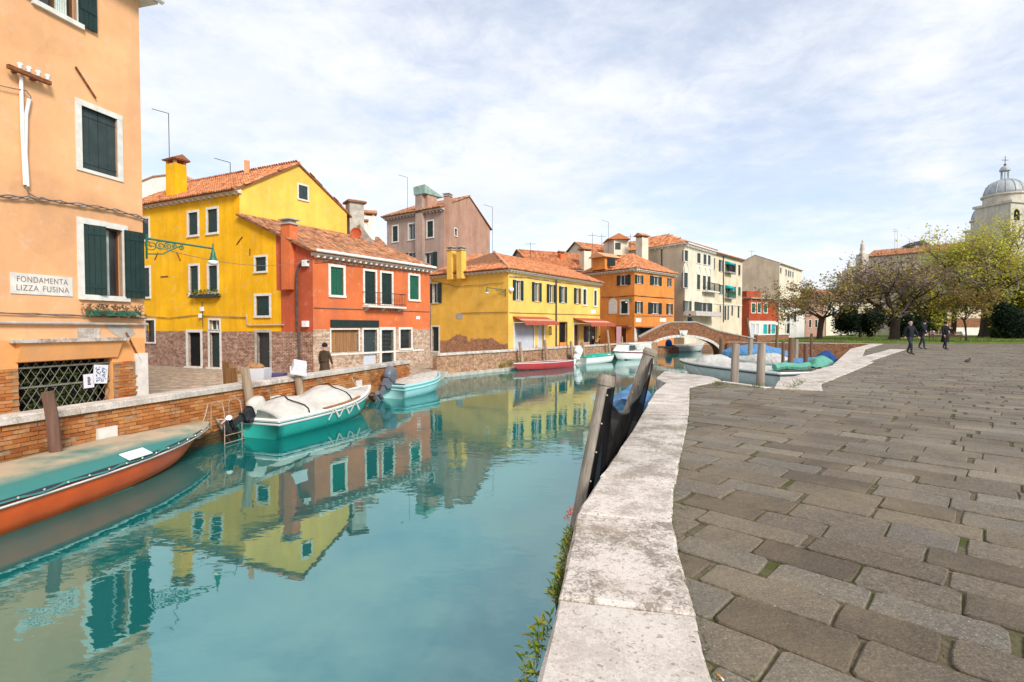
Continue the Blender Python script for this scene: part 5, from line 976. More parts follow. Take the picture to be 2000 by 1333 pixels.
for x, yt, d in ((1036, 473, 60), (1157, 455, 68), (1175, 457, 70), (1188, 434, 70), (1231, 458, 70)): p, q = D(x, 505, d), D(x, yt, d); antenna(TH1, (p.x, p.y, p.z - 1), q.z - p.z + 1, 1 if x != 1188 else 0)
TH2, _ = back_house('attic_house', 'far tiled house with a cream attic dormer behind the orange house', (1160, 1235), (72, 76), D(1190, 507, 74).z, 'cream', 'tiles_o', 8, 2.6)
c = D(1203, 486, 72); dm = TH2.part('dormer', MB().box((c.x, c.y, c.z), (2.2, 3, 2.2), .3), M['cream']); TH2.part('dormer_window', MB().box((c.x - .1, c.y - 1.5, c.z + .1), (.8, .3, .9), .3), M['grey_sh'], dm); TH2.part('dormer_roof', MB().add([(c.x + x, c.y + y, c.z + z) for x, y, z in ((-1.6, -2, 1.0), (1.6, -2, 1.0), (1.6, 2, 1.0), (-1.6, 2, 1.0), (0, -2, 1.8), (0, 2, 1.8))], [(0, 4, 5, 3), (1, 2, 5, 4), (0, 1, 4), (2, 3, 5), (3, 2, 1, 0)]), M['tiles_o'], dm)

# ---------------- cream palace, cream house, beige house, brick-red house
K0, K1, K2, K3 = Vector((15, 76.5)), Vector((22, 66)), Vector((28.6, 73.5)), Vector((36.4, 82)); FK0, FK1, FK2 = Face(K0, K1), Face(K1, K2), Face(K2, K3); ZK = 12.2
TK = T('cream_palace', 'tall cream palace with tall arched windows and a balcony behind the bridge', 'house', (K1.x, K1.y, -.7)); cr = lambda x0, y0, x1, y1: FK1.rect(1100 + x0 / 4.76, 440 + y0 / 4.76, 1100 + x1 / 4.76, 440 + y1 / 4.76)
kw = [cr(*r) for r in ((1128, 232, 1160, 340), (1245, 258, 1275, 358), (1303, 270, 1330, 370), (1345, 280, 1368, 375), (1122, 440, 1158, 585), (1243, 458, 1272, 600), (1298, 470, 1325, 605), (1342, 475, 1368, 610))]; kl = [cr(1134, 705, 1170, 808), cr(1262, 718, 1342, 815)]
TK.part('wall', wall_holes(MB(), FK1, 0, FK1.L, -1, ZK, kw + kl), M['cream']); TK.part('side_wall', wall_holes(MB(), FK0, 0, FK0.L, -1, ZK, []), M['cream2'])
for i, r in enumerate(kw):
    wn = window(TK, FK1, r, 'closed', .12 if i < 4 else .09, M['grey_sh'], 2)
    if i >= 4:
        um = (r[0] + r[1]) / 2; ar = [FK1.P(um + (r[1] - r[0]) * .62 * math.cos(math.pi * k / 10), r[3] + .12 + (r[1] - r[0]) * .9 * math.sin(math.pi * k / 10), .03) for k in range(11)]; TK.part('arch_moulding', MB().tube(ar, .07, 5), M['stone'], wn)
for r in kl: window(TK, FK1, r, 'open', .08, M['grey_sh'], 2)
cornice(TK, FK1, -.1, FK1.L, ZK, 'stone', 20, .2, .5, (.2, .3)); cornice(TK, FK0, -.1, FK0.L + .3, ZK + .004, 'stone', 12, .2, .4, (.2, .2)); bz = kw[6][2] - .1; b0_, b1_ = kw[6][0] - .3, FK1.L + .2; bl = TK.part('balcony', MB().fbox(FK1, b0_, b1_, bz - .2, bz, 0, .8), M['stone']); rl = MB()
for k in range(18): u = b0_ + (b1_ - b0_) * k / 17; rl.fbox(FK1, u - .02, u + .02, bz, bz + 1.0, .72, .76)
rl.fbox(FK1, b0_, b1_, bz + 1.0, bz + 1.08, .70, .80); TK.part('railing', rl, M['iron'], bl); TK.part('string_course', MB().fbox(FK1, 0, FK1.L, 1.3, 1.5, 0, .1), M['stone'])
K4 = K0 + (K2 - K1); sd = MB(); sd.poly([V3(K2, -1), V3(K4, -1), V3(K4, ZK), V3(K2, ZK)]); sd.poly([V3(K4, -1), V3(K0, -1), V3(K0, ZK), V3(K4, ZK)]); TK.part('rear_wall', sd, M['cream2'])
n0, n1 = Vector(FK0.n.xy), Vector(FK1.n.xy); kk = D(1304, 464, 71); zk = kk.z + .2; k1 = V3((kk.x, kk.y), zk); k0 = V3((kk.x - 5.5, kk.y + 6.5), zk); k2 = V3((kk.x + 3, kk.y + 3.2), zk)
A = [V3(K0 + n0 * .45, ZK), V3(K1 + n0 * .45 + n1 * .5, ZK), k1, k0]; B = [V3(K1 + n0 * .45 + n1 * .5, ZK), V3(K2 + n1 * .5, ZK), k2, k1]; rf = MB(); roof_slab(rf, A); roof_slab(rf, B); roof_slab(rf, [V3(K2, ZK), V3(K4, ZK), k0, k2]); ro = TK.part('roof', rf, M['terra']); roof_plane(TK, ro, *A, M['tiles_o'], .26, .42); roof_plane(TK, ro, *B, M['tiles_o'], .26, .42)
c = D(1254, 480, 69); chimney(TK, (c.x, c.y), 1.2, 1.1, c.z - 3, D(1254, 466, 69).z, 'cream', .6); TK.part('drainpipe', MB().tube([FK0.P(*FK0.uv(1293, y), .08) for y in (485, 530)], .08, 6), M['cable_d'])
TK.part('terrace_awning', MB().fbox(FK1, -.3, FK1.L * .9, FK1.uv(1335, 617)[1], FK1.uv(1335, 608)[1], 0, 1.6), M['tarp'])
T2 = T('cream_house', 'cream house with teal awnings over its balconies beside the palace', 'house', (K3.x, K3.y, -.7)); c2 = lambda x0, y0, x1, y1: FK2.rect(1330 + x0 / 7.015, 470 + y0 / 7.015, 1330 + x1 / 7.015, 470 + y1 / 7.015)
w2_ = [c2(*r) for r in ((446, 240, 466, 400), (535, 268, 565, 430), (606, 290, 672, 440), (710, 315, 732, 465), (784, 333, 812, 485), (446, 602, 470, 700), (535, 608, 565, 740), (606, 620, 680, 790), (705, 632, 732, 745), (782, 638, 816, 760), (528, 890, 546, 1055), (594, 895, 618, 1090), (636, 895, 655, 1090), (690, 890, 710, 1030), (776, 895, 798, 1060))]
T2.part('wall', wall_holes(MB(), FK2, 0, FK2.L, -1, ZK - .25, w2_), M['cream2']); K5 = K3 + Vector((-7, 6)); K6 = K2 + Vector((-7, 6)); sd = MB(); sd.poly([V3(K3, -1), V3(K5, -1), V3(K5, ZK), V3(K3, ZK - .25)]); T2.part('side_wall', sd, M['cream2'])
for i, r in enumerate(w2_): window(T2, FK2, r, 'open' if i in (1, 3, 6, 8) else ('half' if i in (2, 7) else 'closed1'), .07, M['green2'] if 5 <= i < 10 else M['green'], 1, sill=i < 10)
n2_ = Vector(FK2.n.xy); E = [V3(K2 + n2_ * .4, ZK - .25), V3(K3 + n2_ * .4, ZK - .25), V3(K5, ZK + 1.6), V3(K6, ZK + 1.6)]; rf = MB(); roof_slab(rf, E); ro = T2.part('roof', rf, M['terra']); roof_plane(T2, ro, *E, M['tiles_o'], .28, .44); cornice(T2, FK2, 0, FK2.L, ZK - .27, 'stone_d', 0, .12, .3)
for i in (2, 7):
    r = w2_[i]; P = FK2.P; T2.part('awning', MB().hexa([P(r[0] - .1, r[3] - .45, .7), P(r[1] + .1, r[3] - .45, .7), P(r[1] + .1, r[3] - .4, .05), P(r[0] - .1, r[3] - .4, .05), P(r[0] - .1, r[3] - .35, .75), P(r[1] + .1, r[3] - .35, .75), P(r[1] + .1, r[3] + .1, .05), P(r[0] - .1, r[3] + .1, .05)]), M['teal'])
    bl = T2.part('balcony', MB().fbox(FK2, r[0] - .3, r[1] + .3, r[2] - .2, r[2] - .05, 0, .7), M['stone_d']); rl = MB()
    for k in range(12): u = r[0] - .3 + (r[1] - r[0] + .6) * k / 11; rl.fbox(FK2, u - .03, u + .03, r[2] - .05, r[2] + .9, .62, .68)
    rl.fbox(FK2, r[0] - .3, r[1] + .3, r[2] + .9, r[2] + .96, .6, .7); T2.part('railing', rl, M['lampgreen'] if i == 7 else M['iron'], bl)
T2.part('string_course', MB().fbox(FK2, 0, FK2.L, w2_[10][3] + .15, w2_[10][3] + .3, 0, .08), M['stone']); T2.part('drainpipe', MB().tube([FK2.P(*FK2.uv(1412, y), .08) for y in (500, 580, 630)], .08, 6), M['cable_d'])
H0, H1_, H2 = Vector((40, 93)), Vector((46.1, 89.4)), Vector((56.4, 101)); FH, FI = Face(H0, H1_), Face(H1_, H2); ZH, ZHP = 12.6, 14.2
TN = T('beige_house', 'bare beige rendered gable house behind the brick red building', 'house', (H1_.x, H1_.y, -.6)); mb = wall_holes(MB(), FH, 0, FH.L, -1, ZH, []); mb.poly([FH.P(0, ZH), FH.P(FH.L, ZH), FH.P(FH.L * .45, ZHP)]); TN.part('gable_wall', mb, M['beige']); fi = [FI.rect(*r) for r in ((1523.5, 523, 1526, 534), (1534, 526.5, 1536.5, 538), (1539, 528.5, 1541.5, 541), (1543, 530, 1545, 541), (1547.5, 531.5, 1549.5, 542))]
TN.part('wall', wall_holes(MB(), FI, 0, FI.L, -1, ZH, fi), M['cream']); [window(TN, FI, r, 'closed1', .1, M['grey_sh'], 1) for r in fi]; cornice(TN, FI, 0, FI.L, ZH, 'stone', 0, .2, .4); rf = MB(); dI = Vector(FI.d.xy) * FI.L; mm = H0 + (H1_ - H0) * .45; roof_slab(rf, [V3(H1_, ZH), V3(H2, ZH), V3(mm + dI, ZHP), V3(mm, ZHP)], .12); roof_slab(rf, [V3(H0, ZH), V3(H0 + dI, ZH), V3(mm + dI, ZHP), V3(mm, ZHP)], .12); TN.part('roof', rf, M['terra'])
p, q = D(1468, 505, 92), D(1468, 489, 92); antenna(TN, (p.x, p.y, p.z - 1), q.z - p.z + 1, 1)
a, b = D(1463.5, 600, 83.6), D(1520, 600, 88.5); FS = Face((a.x, a.y), (b.x, b.y)); TS = T('brick_red_house', 'small brick red house over a white shop floor beside the tree', 'house', (a.x, a.y, -.6)); z6 = FS.uv(1475, 584)[1]; z2 = FS.uv(1475, 627)[1]
sw = [FS.rect(*r) for r in ((1468, 593, 1474.5, 611), (1479.5, 593, 1485.5, 611), (1492, 593, 1498, 611))]; TS.part('wall', wall_holes(MB(), FS, 0, FS.L, z2, z6, sw), M['brickred']); [window(TS, FS, r, 'closed', .16, M['green2'], 1) for r in sw]
sl_ = [FS.rect(*r) for r in ((1466.5, 633, 1473.5, 652), (1477, 633, 1482, 652), (1491, 634, 1498.5, 653), (1500.5, 634, 1505, 653), (1507, 634, 1514, 653))]; sl_ = [(a_, b_, -.5, d_) for a_, b_, c_, d_ in sl_]; TS.part('shop_floor', wall_holes(MB(), FS, 0, FS.L, -1, z2, sl_), M['white']); [TS.part('shop_door', MB().fbox(FS, r[0], r[1], r[2], r[3], -.2, -.1), M[('roller', 'roller', 'teal', 'brownwood', 'teal')[i]]) for i, r in enumerate(sl_)]
sd = MB(); bk_ = Vector((-1.6, 2.0, 0)); sd.poly([FS.P(0, -1), FS.P(0, z6), FS.P(0, z6) + bk_ * 2, FS.P(0, -1) + bk_ * 2]); TS.part('side_wall', sd, M['red_dark']); TS.part('roof', MB().fbox(FS, -.2, FS.L + .2, z6, z6 + .2, -5, .4), M['stone_d']); TS.part('roof_terrace', MB().fbox(FS, .2, FS.L * .5, z6 + .2, FS.uv(1475, 569)[1], -3, -.6), M['brickred'])
a, b = D(1521, 600, 90), D(1575, 600, 97); z5 = D(1540, 596, 93).z
TX1, FX = back_house('far_white_house', 'far white house with dark doorways glimpsed under the first tree', (1521, 1572), (91, 97), z5, 'white', 'tiles', 8, 2, ((1525, 634, 1529, 650), (1531, 634, 1535, 650), (1537, 632, 1542, 653), (1537, 612, 1542, 628), (1550, 612, 1555, 628)))
TX2, _ = back_house('far_brick_house', 'far brick house behind the first park tree trunk', (1573, 1612), (99, 102), D(1590, 590, 100).z, 'pink', 'tiles', 8, 2, ((1580, 625, 1584, 640), (1592, 625, 1596, 640)))
TX3, _ = back_house('far_pale_house', 'far pale house between the park trees behind the evergreen', (1614, 1720), (106, 118), D(1660, 588, 112).z, 'cream', 'tiles', 10, 2.5, ((1625, 600, 1630, 620), (1645, 600, 1650, 620), (1665, 600, 1670, 620)))
TX4, _ = back_house('park_side_house', 'large pale house behind the pale green park tree', (1850, 2080), (96, 94), D(1950, 560, 95).z, 'cream2', 'tiles', 10, 2.5, ((1990, 555, 1998, 575), (1960, 560, 1968, 580), (1930, 560, 1938, 580)))
TX5, _ = back_house('campo_house', 'ochre house closing the campo behind the peach house', (-60, 276), (50, 44), 7.0, 'cream2', 'tiles', 9, 2.2, ((60, 520, 80, 560), (120, 524, 140, 562), (180, 528, 200, 566)))
oc_ = [D(287, 478, 14.2).lerp(FY.P(*FY.uv(600, 513), .2), i / 20) - Vector((0, 0, .35 * 4 * (i / 20) * (1 - i / 20))) for i in range(21)]
single('overhead_cable', MB().tube(oc_, .010, 5), M['cable'], 'thin pale cable slung from the peach house corner to the red house', 'cable', loc=tuple(oc_[0]))
# low garden wall behind the park
wl = T('garden_wall', 'low garden wall, white below and brick above, behind the lawn', 'wall', (70, 92, 0)); a, b = D(1770, 640, 88), D(2060, 640, 92); F_ = Face((a.x, a.y), (b.x, b.y)); wl.part('base', MB().fbox(F_, 0, F_.L, -.2, 1.4, -.4, 0), M['white']); wl.part('brick_top', MB().fbox(F_, 0, F_.L, 1.4, 3.0, -.4, .02), M['brick_b'])
gt_ = T('garden_gate', 'dark green gate in white posts in the garden wall', 'gate', F_.P(6, 0)); gt_.part('leaf', MB().fbox(F_, *F_.rect(1833, 627, 1845, 652), .04, .12), M['green']); gt_.part('post', MB().fbox(F_, *F_.rect(1829, 626, 1832, 652), .04, .2), M['stone']); gt_.part('post', MB().fbox(F_, *F_.rect(1846, 626, 1849, 652), .04, .2), M['stone'])

# ---------------- church with two domed towers and a nave
def dome_tower(th, x, d, ys, r, top):
    c = D(x, 400, d); Z = lambda y: D(x, y, d).z; p = (c.x, c.y, 0); th.part('tower', MB().box((c.x, c.y, Z(ys[0]) / 2), (r * 1.9, r * 1.9, Z(ys[0])), .25), M['church']); rz = .25
    th.part('tower_cornice', MB().box((c.x, c.y, Z(ys[0]) + .25), (r * 2.1, r * 2.1, .6), rz), M['church'])
    for k in (-.45, .45):
        o = th.part('belfry_arch', MB().lathe((0, 0, 0), [(r * .24, -.1), (r * .24, .1)], 14), M['dark']); zc_ = Z(ys[0]) - r * .62; mb = MB(); n = 10; pts = [(k * r - r * .24, zc_ - r * .42), (k * r + r * .24, zc_ - r * .42)] + [(k * r + r * .24 * math.cos(math.pi * q / n), zc_ + r * .24 * math.sin(math.pi * q / n)) for q in range(n + 1)]
        ring = [Vector((c.x + u * math.cos(rz) + (r * .955) * math.sin(rz), c.y + u * math.sin(rz) - (r * .955) * math.cos(rz), z)) - th.off for u, z in pts]; o.data.clear_geometry(); o.data.from_pydata([tuple(v) for v in ring] + [tuple(v + Vector((-.1, .6, 0))) for v in ring], [], [tuple(range(len(ring)))]); o.data.update()
    z1 = Z(ys[0]) + .5; th.part('drum', MB().lathe((c.x, c.y, 0), [(r * 1.0, z1), (r * 1.0, Z(ys[1])), (r * 1.1, Z(ys[1]) + .1), (r * 1.1, Z(ys[1]) + .5), (r * .98, Z(ys[1]) + .6)], 24), M['church'])
    zd = Z(ys[1]) + .6; hd = Z(ys[2]) - zd; dm = th.part('dome', MB().lathe((c.x, c.y, zd), [(r * .98 * math.cos(a) ** .8, hd * math.sin(a)) for a in [R(v) for v in range(0, 86, 7)]], 28), M['lead'], smooth=True); rb = MB()
    for k in range(14): w = k / 14 * 6.283; rb.tube([(c.x + r * .99 * math.cos(R(v)) ** .8 * math.cos(w), c.y + r * .99 * math.cos(R(v)) ** .8 * math.sin(w), zd + hd * math.sin(R(v)) + .03) for v in range(0, 86, 12)], .10, 4)
    th.part('dome_rib', rb, M['lead'], dm); zl_ = zd + hd; hl = Z(ys[3]) - zl_; ln = MB(); 
    for k in range(8): w = k / 8 * 6.283; ln.tube([(c.x + r * .17 * math.cos(w), c.y + r * .17 * math.sin(w), zl_ - .2), (c.x + r * .17 * math.cos(w), c.y + r * .17 * math.sin(w), zl_ + hl * .65)], .10, 5)
    ln.lathe((c.x, c.y, zl_), [(r * .24, -.2), (r * .24, .15), (r * .1, .2)], 12); ln.lathe((c.x, c.y, zl_), [(r * .27, hl * .62), (r * .26, hl * .72), (r * .20, hl * .88), (r * .06, hl)], 12); th.part('lantern', ln, M['lead']); cz = MB().tube([(c.x, c.y, Z(ys[3]) - .3), (c.x, c.y, Z(ys[4]))], .07, 5); zc_ = Z(ys[4]); cz.tube([(c.x - .8, c.y, zc_ - .9), (c.x + .8, c.y, zc_ - .9)], .07, 5); cz.ico((c.x, c.y, Z(ys[3]) + .2), .3, 1); th.part('cross', cz, M['iron'])
TCH = T('church', 'white stone church with lead domed bell towers above the trees', 'church', D(1900, 640, 130)); dome_tower(TCH, 1961, 128, (404, 386, 352, 324, 306), 4.0, 0); dome_tower(TCH, 1929, 146, (452, 433, 401, 380, 362), 3.5, 0)
TV = T('church_nave', 'long church roof with stone statues on its gable beyond the trees', 'church', D(1790, 640, 118)); a, b = D(1690, 600, 118), D(1905, 600, 104); F_ = Face((a.x, a.y), (b.x, b.y)); za = F_.uv(1690, 503)[1]; TV.part('wall', MB().fbox(F_, 0, F_.L, -1, za, -12, 0), M['church']); e = [F_.P(0, za, .4), F_.P(F_.L, za, .4), F_.P(F_.L, za + 2.0, -6), F_.P(0, za + 2.0, -6)]; rf = MB(); roof_slab(rf, e); ro = TV.part('roof', rf, M['terra']); roof_plane(TV, ro, *e, M['tiles'], .34, .5)
c = D(1684, 500, 111); st = MB().box((c.x, c.y, c.z - 4), (1.6, 1.6, 8.6), .2); TV.part('pilaster', st, M['church']); TV.part('statue', MB().lathe((c.x, c.y, c.z + .3), [(.5, 0), (.55, .3), (.38, .5), (.5, 1.0), (.34, 1.7), (.42, 2.1), (.2, 2.35), (.12, 2.5), (.2, 2.7), (.14, 2.95), (.02, 3.05)], 10), M['church'], smooth=True)
c = D(1658, 532, 112); TV.part('pilaster', MB().box((c.x, c.y, c.z - 4), (2.0, 1.6, 8.6), .2), M['church']); TV.part('statue', MB().lathe((c.x, c.y, c.z + .3), [(.5, 0), (.3, .4), (.4, .9), (.2, 1.6), (.24, 1.9), (.02, 2.2)], 10), M['church'], smooth=True)
c = D(1788, 482, 117); dm = TV.part('dormer', MB().box((c.x, c.y, c.z - .6), (2.6, 3, 1.5), .1), M['stone']); TV.part('dormer_roof', MB().add([(c.x + x, c.y + y, c.z + z) for x, y, z in ((-2, -2, .1), (2, -2, .1), (2, 2, .1), (-2, 2, .1), (0, -2, 1.1), (0, 2, 1.1))], [(0, 4, 5, 3), (1, 2, 5, 4), (0, 1, 4), (2, 3, 5), (3, 2, 1, 0)]), M['iron'], dm)
for x, yt in ((1747, 448), (1752, 450), (1815, 445)): p, q = D(x, 492, 116), D(x, yt, 116); antenna(TV, (p.x, p.y, p.z - 1), q.z - p.z + 1, 1 if x == 1747 else 0)

# ---------------- brick arch bridge
B0 = Vector((13.2, 53.6)); B1 = Vector((24.2, 51.4)); FB_ = Face(B0, B1); BL = FB_.L; TBR = T('brick_bridge', 'humped brick footbridge with a white stone arch over the side canal', 'bridge', (18.7, 52.5, WZ)); wdt = 3.4
uL, uR = FB_.uv(1264, 690)[0], FB_.uv(1407, 692)[0]; um = (uL + uR) / 2; ha = (uR - uL) / 2; zcr = .40; rise = zcr - (WZ - .05); arch = lambda u: WZ - .05 + rise * math.sqrt(max(0, 1 - ((u - um) / ha) ** 2)) ** .9
uc = FB_.uv(1335, 630)[0]
def top(u):
    k = [(0, .45), (FB_.uv(1245, 668)[0], .35), (FB_.uv(1293, 634)[0], 1.72), (FB_.uv(1310, 628)[0], 2.02), (FB_.uv(1362, 628)[0], 2.02), (FB_.uv(1400, 650)[0], 1.15), (BL, .35)]
    for (a, b), (c, d) in zip(k, k[1:]):
        if u <= c: return b + (d - b) * (u - a) / (c - a) if c > a else d
    return k[-1][1]
N_ = 56
def spandrel(o):
    mb = MB()
    for i in range(N_):
        a, b = BL * i / N_, BL * (i + 1) / N_; la = arch(a) if uL < a < uR else -2; lb = arch(b) if uL < b < uR else -2; mb.poly([FB_.P(a, la, o), FB_.P(b, lb, o), FB_.P(b, top(b) - .12, o), FB_.P(a, top(a) - .12, o)])
    return mb
TBR.part('spandrel_wall', spandrel(0), M['brick_b']); TBR.part('spandrel_wall', spandrel(-wdt), M['brick_b']); inn = spandrel(-.3); TBR.part('parapet_inner', inn, M['brick_b'])
vt = MB(); n = 28
for i in range(n): a, b = uL + (uR - uL) * i / n, uL + (uR - uL) * (i + 1) / n; vt.poly([FB_.P(a, arch(a), -.02), FB_.P(b, arch(b), -.02), FB_.P(b, arch(b), -wdt), FB_.P(a, arch(a), -wdt)])
TBR.part('vault', vt, M['brick_b'])
nv = 25; 
for i in range(nv):
    a0, a1 = math.pi * i / nv, math.pi * (i + 1) / nv; p = lambda an, k: FB_.P(um - (ha + k) * math.cos(an), WZ - .05 + (rise + k) * max(0, math.sin(an)) ** .9, 0)
    q = [p(a0 + .004, 0), p(a1 - .004, 0), p(a1 - .004, .26), p(a0 + .004, .26)]; TBR.part('arch_stone', MB().hexa([v + FB_.n * .05 for v in q] + [v - FB_.n * .1 for v in q]), M['stone'])
kp = FB_.P(um, zcr + .34, 0); TBR.part('keystone', MB().hexa([FB_.P(um - .26, zcr - .02, .10), FB_.P(um + .26, zcr - .02, .10), FB_.P(um + .26, zcr - .02, -.05), FB_.P(um - .26, zcr - .02, -.05), FB_.P(um - .42, zcr + .7, .12), FB_.P(um + .42, zcr + .7, .12), FB_.P(um + .42, zcr + .7, -.05), FB_.P(um - .42, zcr + .7, -.05)]), M['stone']); TBR.part('keystone_boss', MB().ico(FB_.P(um, zcr + .36, .12), .2, 2, (1, .7, 1.1)), M['stone'], smooth=True)
for o_ in (0, -wdt + .3):
    for i in range(0, N_, 4): 
        a, b = BL * i / N_ + .01, BL * (i + 4) / N_ - .01; TBR.part('cap_stone', MB().hexa([FB_.P(a, top(a) - .12, o_ + .06), FB_.P(b, top(b) - .12, o_ + .06), FB_.P(b, top(b) - .12, o_ - .36), FB_.P(a, top(a) - .12, o_ - .36), FB_.P(a, top(a), o_ + .06), FB_.P(b, top(b), o_ + .06), FB_.P(b, top(b), o_ - .36), FB_.P(a, top(a), o_ - .36)]), M['stone_d'])
dk = MB()
for i in range(N_): a, b = BL * i / N_, BL * (i + 1) / N_; dk.poly([FB_.P(a, top(a) - 1.0, -.3), FB_.P(b, top(b) - 1.0, -.3), FB_.P(b, top(b) - 1.0, -wdt), FB_.P(a, top(a) - 1.0, -wdt)])
TBR.part('deck', dk, M['stone_d'])
ap = T('bridge_approach_wall', 'low brick approach wall with stone cap right of the bridge', 'wall', (24.5, 51.4, 0)); F_ = Face((24.3, 51.2), (30.2, 56.4)); ap.part('wall', MB().fbox(F_, 0, F_.L, -.1, .62, -.35, 0), M['brick_b']); ap.part('cap_stone', MB().fbox(F_, -.02, F_.L + .02, .622, .74, -.4, .05), M['stone'])
# ================================================================== BOATS
RING = [(1, 1), (.985, .72), (.93, .45), (.82, .22), (.48, .06), (0, 0)]
class Boat:
    def __init__(s, name, label, bow, stern, B, fs, fb, hull, bottom='antifoul', draft=.22, tr=.72, p=2.2, rake=.45, group=None, line=.06, peak=.45):
        bow, stern = Vector(bow), Vector(stern); s.L = (bow - stern).length; c = (bow + stern) / 2; s.rz = math.atan2(bow.y - stern.y, bow.x - stern.x)
        s.t = T(name, label, 'boat', (c.x, c.y, WZ), s.rz, group, world=False); s.B, s.fs, s.fb, s.dr, s.tr, s.p, s.rake, s.pk = B, fs, fb, draft, tr, p, rake, peak
        n = 22; vs = []; fs_ = []; m = len(RING) * 2 - 1
        for i in range(n + 1):
            for j in range(m): vs.append(s.pt(i / n, j))
        for i in range(n):
            for j in range(m - 1): a = i * m + j; fs_.append((a, a + 1, a + m + 1, a + m))
        fs_.append(tuple(range(m)))
        mb = MB(); mb.v = vs; mb.f = fs_; s.hull = s.t.part('hull', mb, [M[hull], M[bottom]], smooth=True)
        for po in s.hull.data.polygons: 
            if po.center.z < line: po.material_index = 1
    def half(s, t): return s.B / 2 * ((s.tr + (1 - s.tr) * math.sin(min(1, t / s.pk) * math.pi / 2)) if t < s.pk else max(.012, 1 - ((t - s.pk) / (1 - s.pk)) ** s.p))
    def sheer(s, t): return s.fs + (s.fb - s.fs) * t ** 2.2
    def x(s, t): return -s.L / 2 + s.L * t
    def pt(s, t, j, inset=0.0, floor=None):
        k = len(RING); yf, zf = RING[j] if j < k else RING[2 * k - 2 - j]; sg = 1 if j < k else -1; zb = -s.dr * (1 - t ** 5) + t ** 6 * s.fb * .15; z = zb + (s.sheer(t) - zb) * zf
        if floor is not None: z = max(z, floor)
        return (s.x(t) + s.rake * (zf - 1) * t ** 5 - (inset if t > .95 else 0), sg * max(.0, s.half(t) * yf - inset), z)
    def inside(s, mat, t0=.03, t1=.93, floor=.12, inset=.05):
        n = 16; mb = MB(); m = len(RING) * 2 - 1
        for i in range(n + 1):
            for j in range(m): mb.v.append(s.pt(t0 + (t1 - t0) * i / n, j, inset, floor))
        for i in range(n):
            for j in range(m - 1): a = i * m + j; mb.f.append((a, a + 1, a + m + 1, a + m))
        mb.f.append(tuple(range(m))); return s.t.part('inner_hull', mb, M[mat], smooth=True)
    def rail(s, mat, r=.035, dz=0.0, name='gunwale', out=0.0):
        n = 26; mb = MB()
        for sg in (1, -1): mb.tube([(s.x(i / n), sg * (s.half(i / n) + out), s.sheer(i / n) + dz) for i in range(n + 1)], r, 6)
        mb.tube([(s.x(0), s.half(0), s.sheer(0) + dz), (s.x(0), -s.half(0), s.sheer(0) + dz)], r, 6); return s.t.part(name, mb, M[mat])
    def deck(s, t0, t1, mat, crown=.05, name='foredeck', dz=.0):
        n, m = 10, 8; mb = MB()
        for i in range(n + 1):
            t = t0 + (t1 - t0) * i / n; h = s.half(t)
            for j in range(m + 1): f = -1 + 2 * j / m; mb.v.append((s.x(t), f * h, s.sheer(t) + dz + crown * (1 - f * f)))
        for i in range(n):
            for j in range(m): a = i * (m + 1) + j; mb.f.append((a, a + 1, a + m + 2, a + m + 1))
        return s.t.part(name, mb, M[mat], smooth=True)
    def thwart(s, t, w_, mat, z=-.1):
        h = s.half(t) - .05; return s.t.part('thwart', MB().box((s.x(t), 0, s.sheer(t) + z), (w_, 2 * h, .04)), M[mat])
    def cover(s, t0, t1, hfun, mat, drop=.10, wob=.02, name='tarpaulin', flat=2.0, out=.03, n=26, parent=None, seed=1):
        rr = random.Random(seed); m = 16; mb = MB(); ph = [rr.uniform(0, 6.28) for _ in range(6)]
        for i in range(n + 1):
            t = t0 + (t1 - t0) * i / n; h = s.half(t) + out; z0 = s.sheer(t); H = hfun((t - t0) / (t1 - t0))
            for j in range(m + 1):
                f = -1 + 2 * j / m; e = abs(f); dz = H * (1 - e ** flat)
                if e > .999: dz = -drop * (1 + .25 * math.sin(7 * t * s.L + ph[0]))
                wv = wob * (math.sin(3.1 * t * s.L + 5 * f + ph[1]) + .7 * math.sin(5.3 * t * s.L - 7 * f + ph[2]) + .5 * math.sin(11 * t * s.L + 3 * f + ph[3])) * (1 - e ** 6)
                mb.v.append((s.x(t), f * h * (1.0 if e < .999 else 1.01), z0 + .025 + dz + wv))
        for i in range(n):
            for j in range(m): a = i * (m + 1) + j; mb.f.append((a, a + 1, a + m + 2, a + m + 1))
        if s.half(t0) > .1: mb.f.append(tuple(range(m + 1)))
        return s.t.part(name, mb, M[mat], parent, smooth=True)
    def outboard(s, tilt, cowl, leg, k=1.0, y=0.0, prop=None):
        rt = MB(); c = math.cos(tilt); sn = math.sin(tilt); ox, oz = s.x(0) - .06, s.sheer(0) + .05
        def tr(p): x, yy, z = p[0] * k, p[1] * k, p[2] * k; return (ox + x * c + z * sn, y + yy, oz - x * sn + z * c)
        def part(nm, mb, mt, par=None, sm=False): mb.v = [tr(p) for p in mb.v]; return s.t.part(nm, mb, M[mt], par, sm)
        cb = MB(); prof = [(.14, .13, .10), (.20, .165, .12), (.225, .175, .20), (.23, .18, .34), (.215, .17, .48), (.185, .15, .56), (.10, .08, .60)]; n = 14
        for a, b, z in prof:
            for q in range(n): w = 6.283 * q / n; cw, sw = math.cos(w), math.sin(w); cb.v.append((-.16 + a * 1.25 * math.copysign(abs(cw) ** .5, cw), b * math.copysign(abs(sw) ** .5, sw), z))
        for i in range(len(prof) - 1):
            for q in range(n): a = i * n + q; cb.f.append((a, i * n + (q + 1) % n, (i + 1) * n + (q + 1) % n, a + n))
        cb.f.append(tuple(range(n))); cb.f.append(tuple((len(prof) - 1) * n + q for q in range(n))); mo = part('outboard_motor', cb, cowl, None, True)
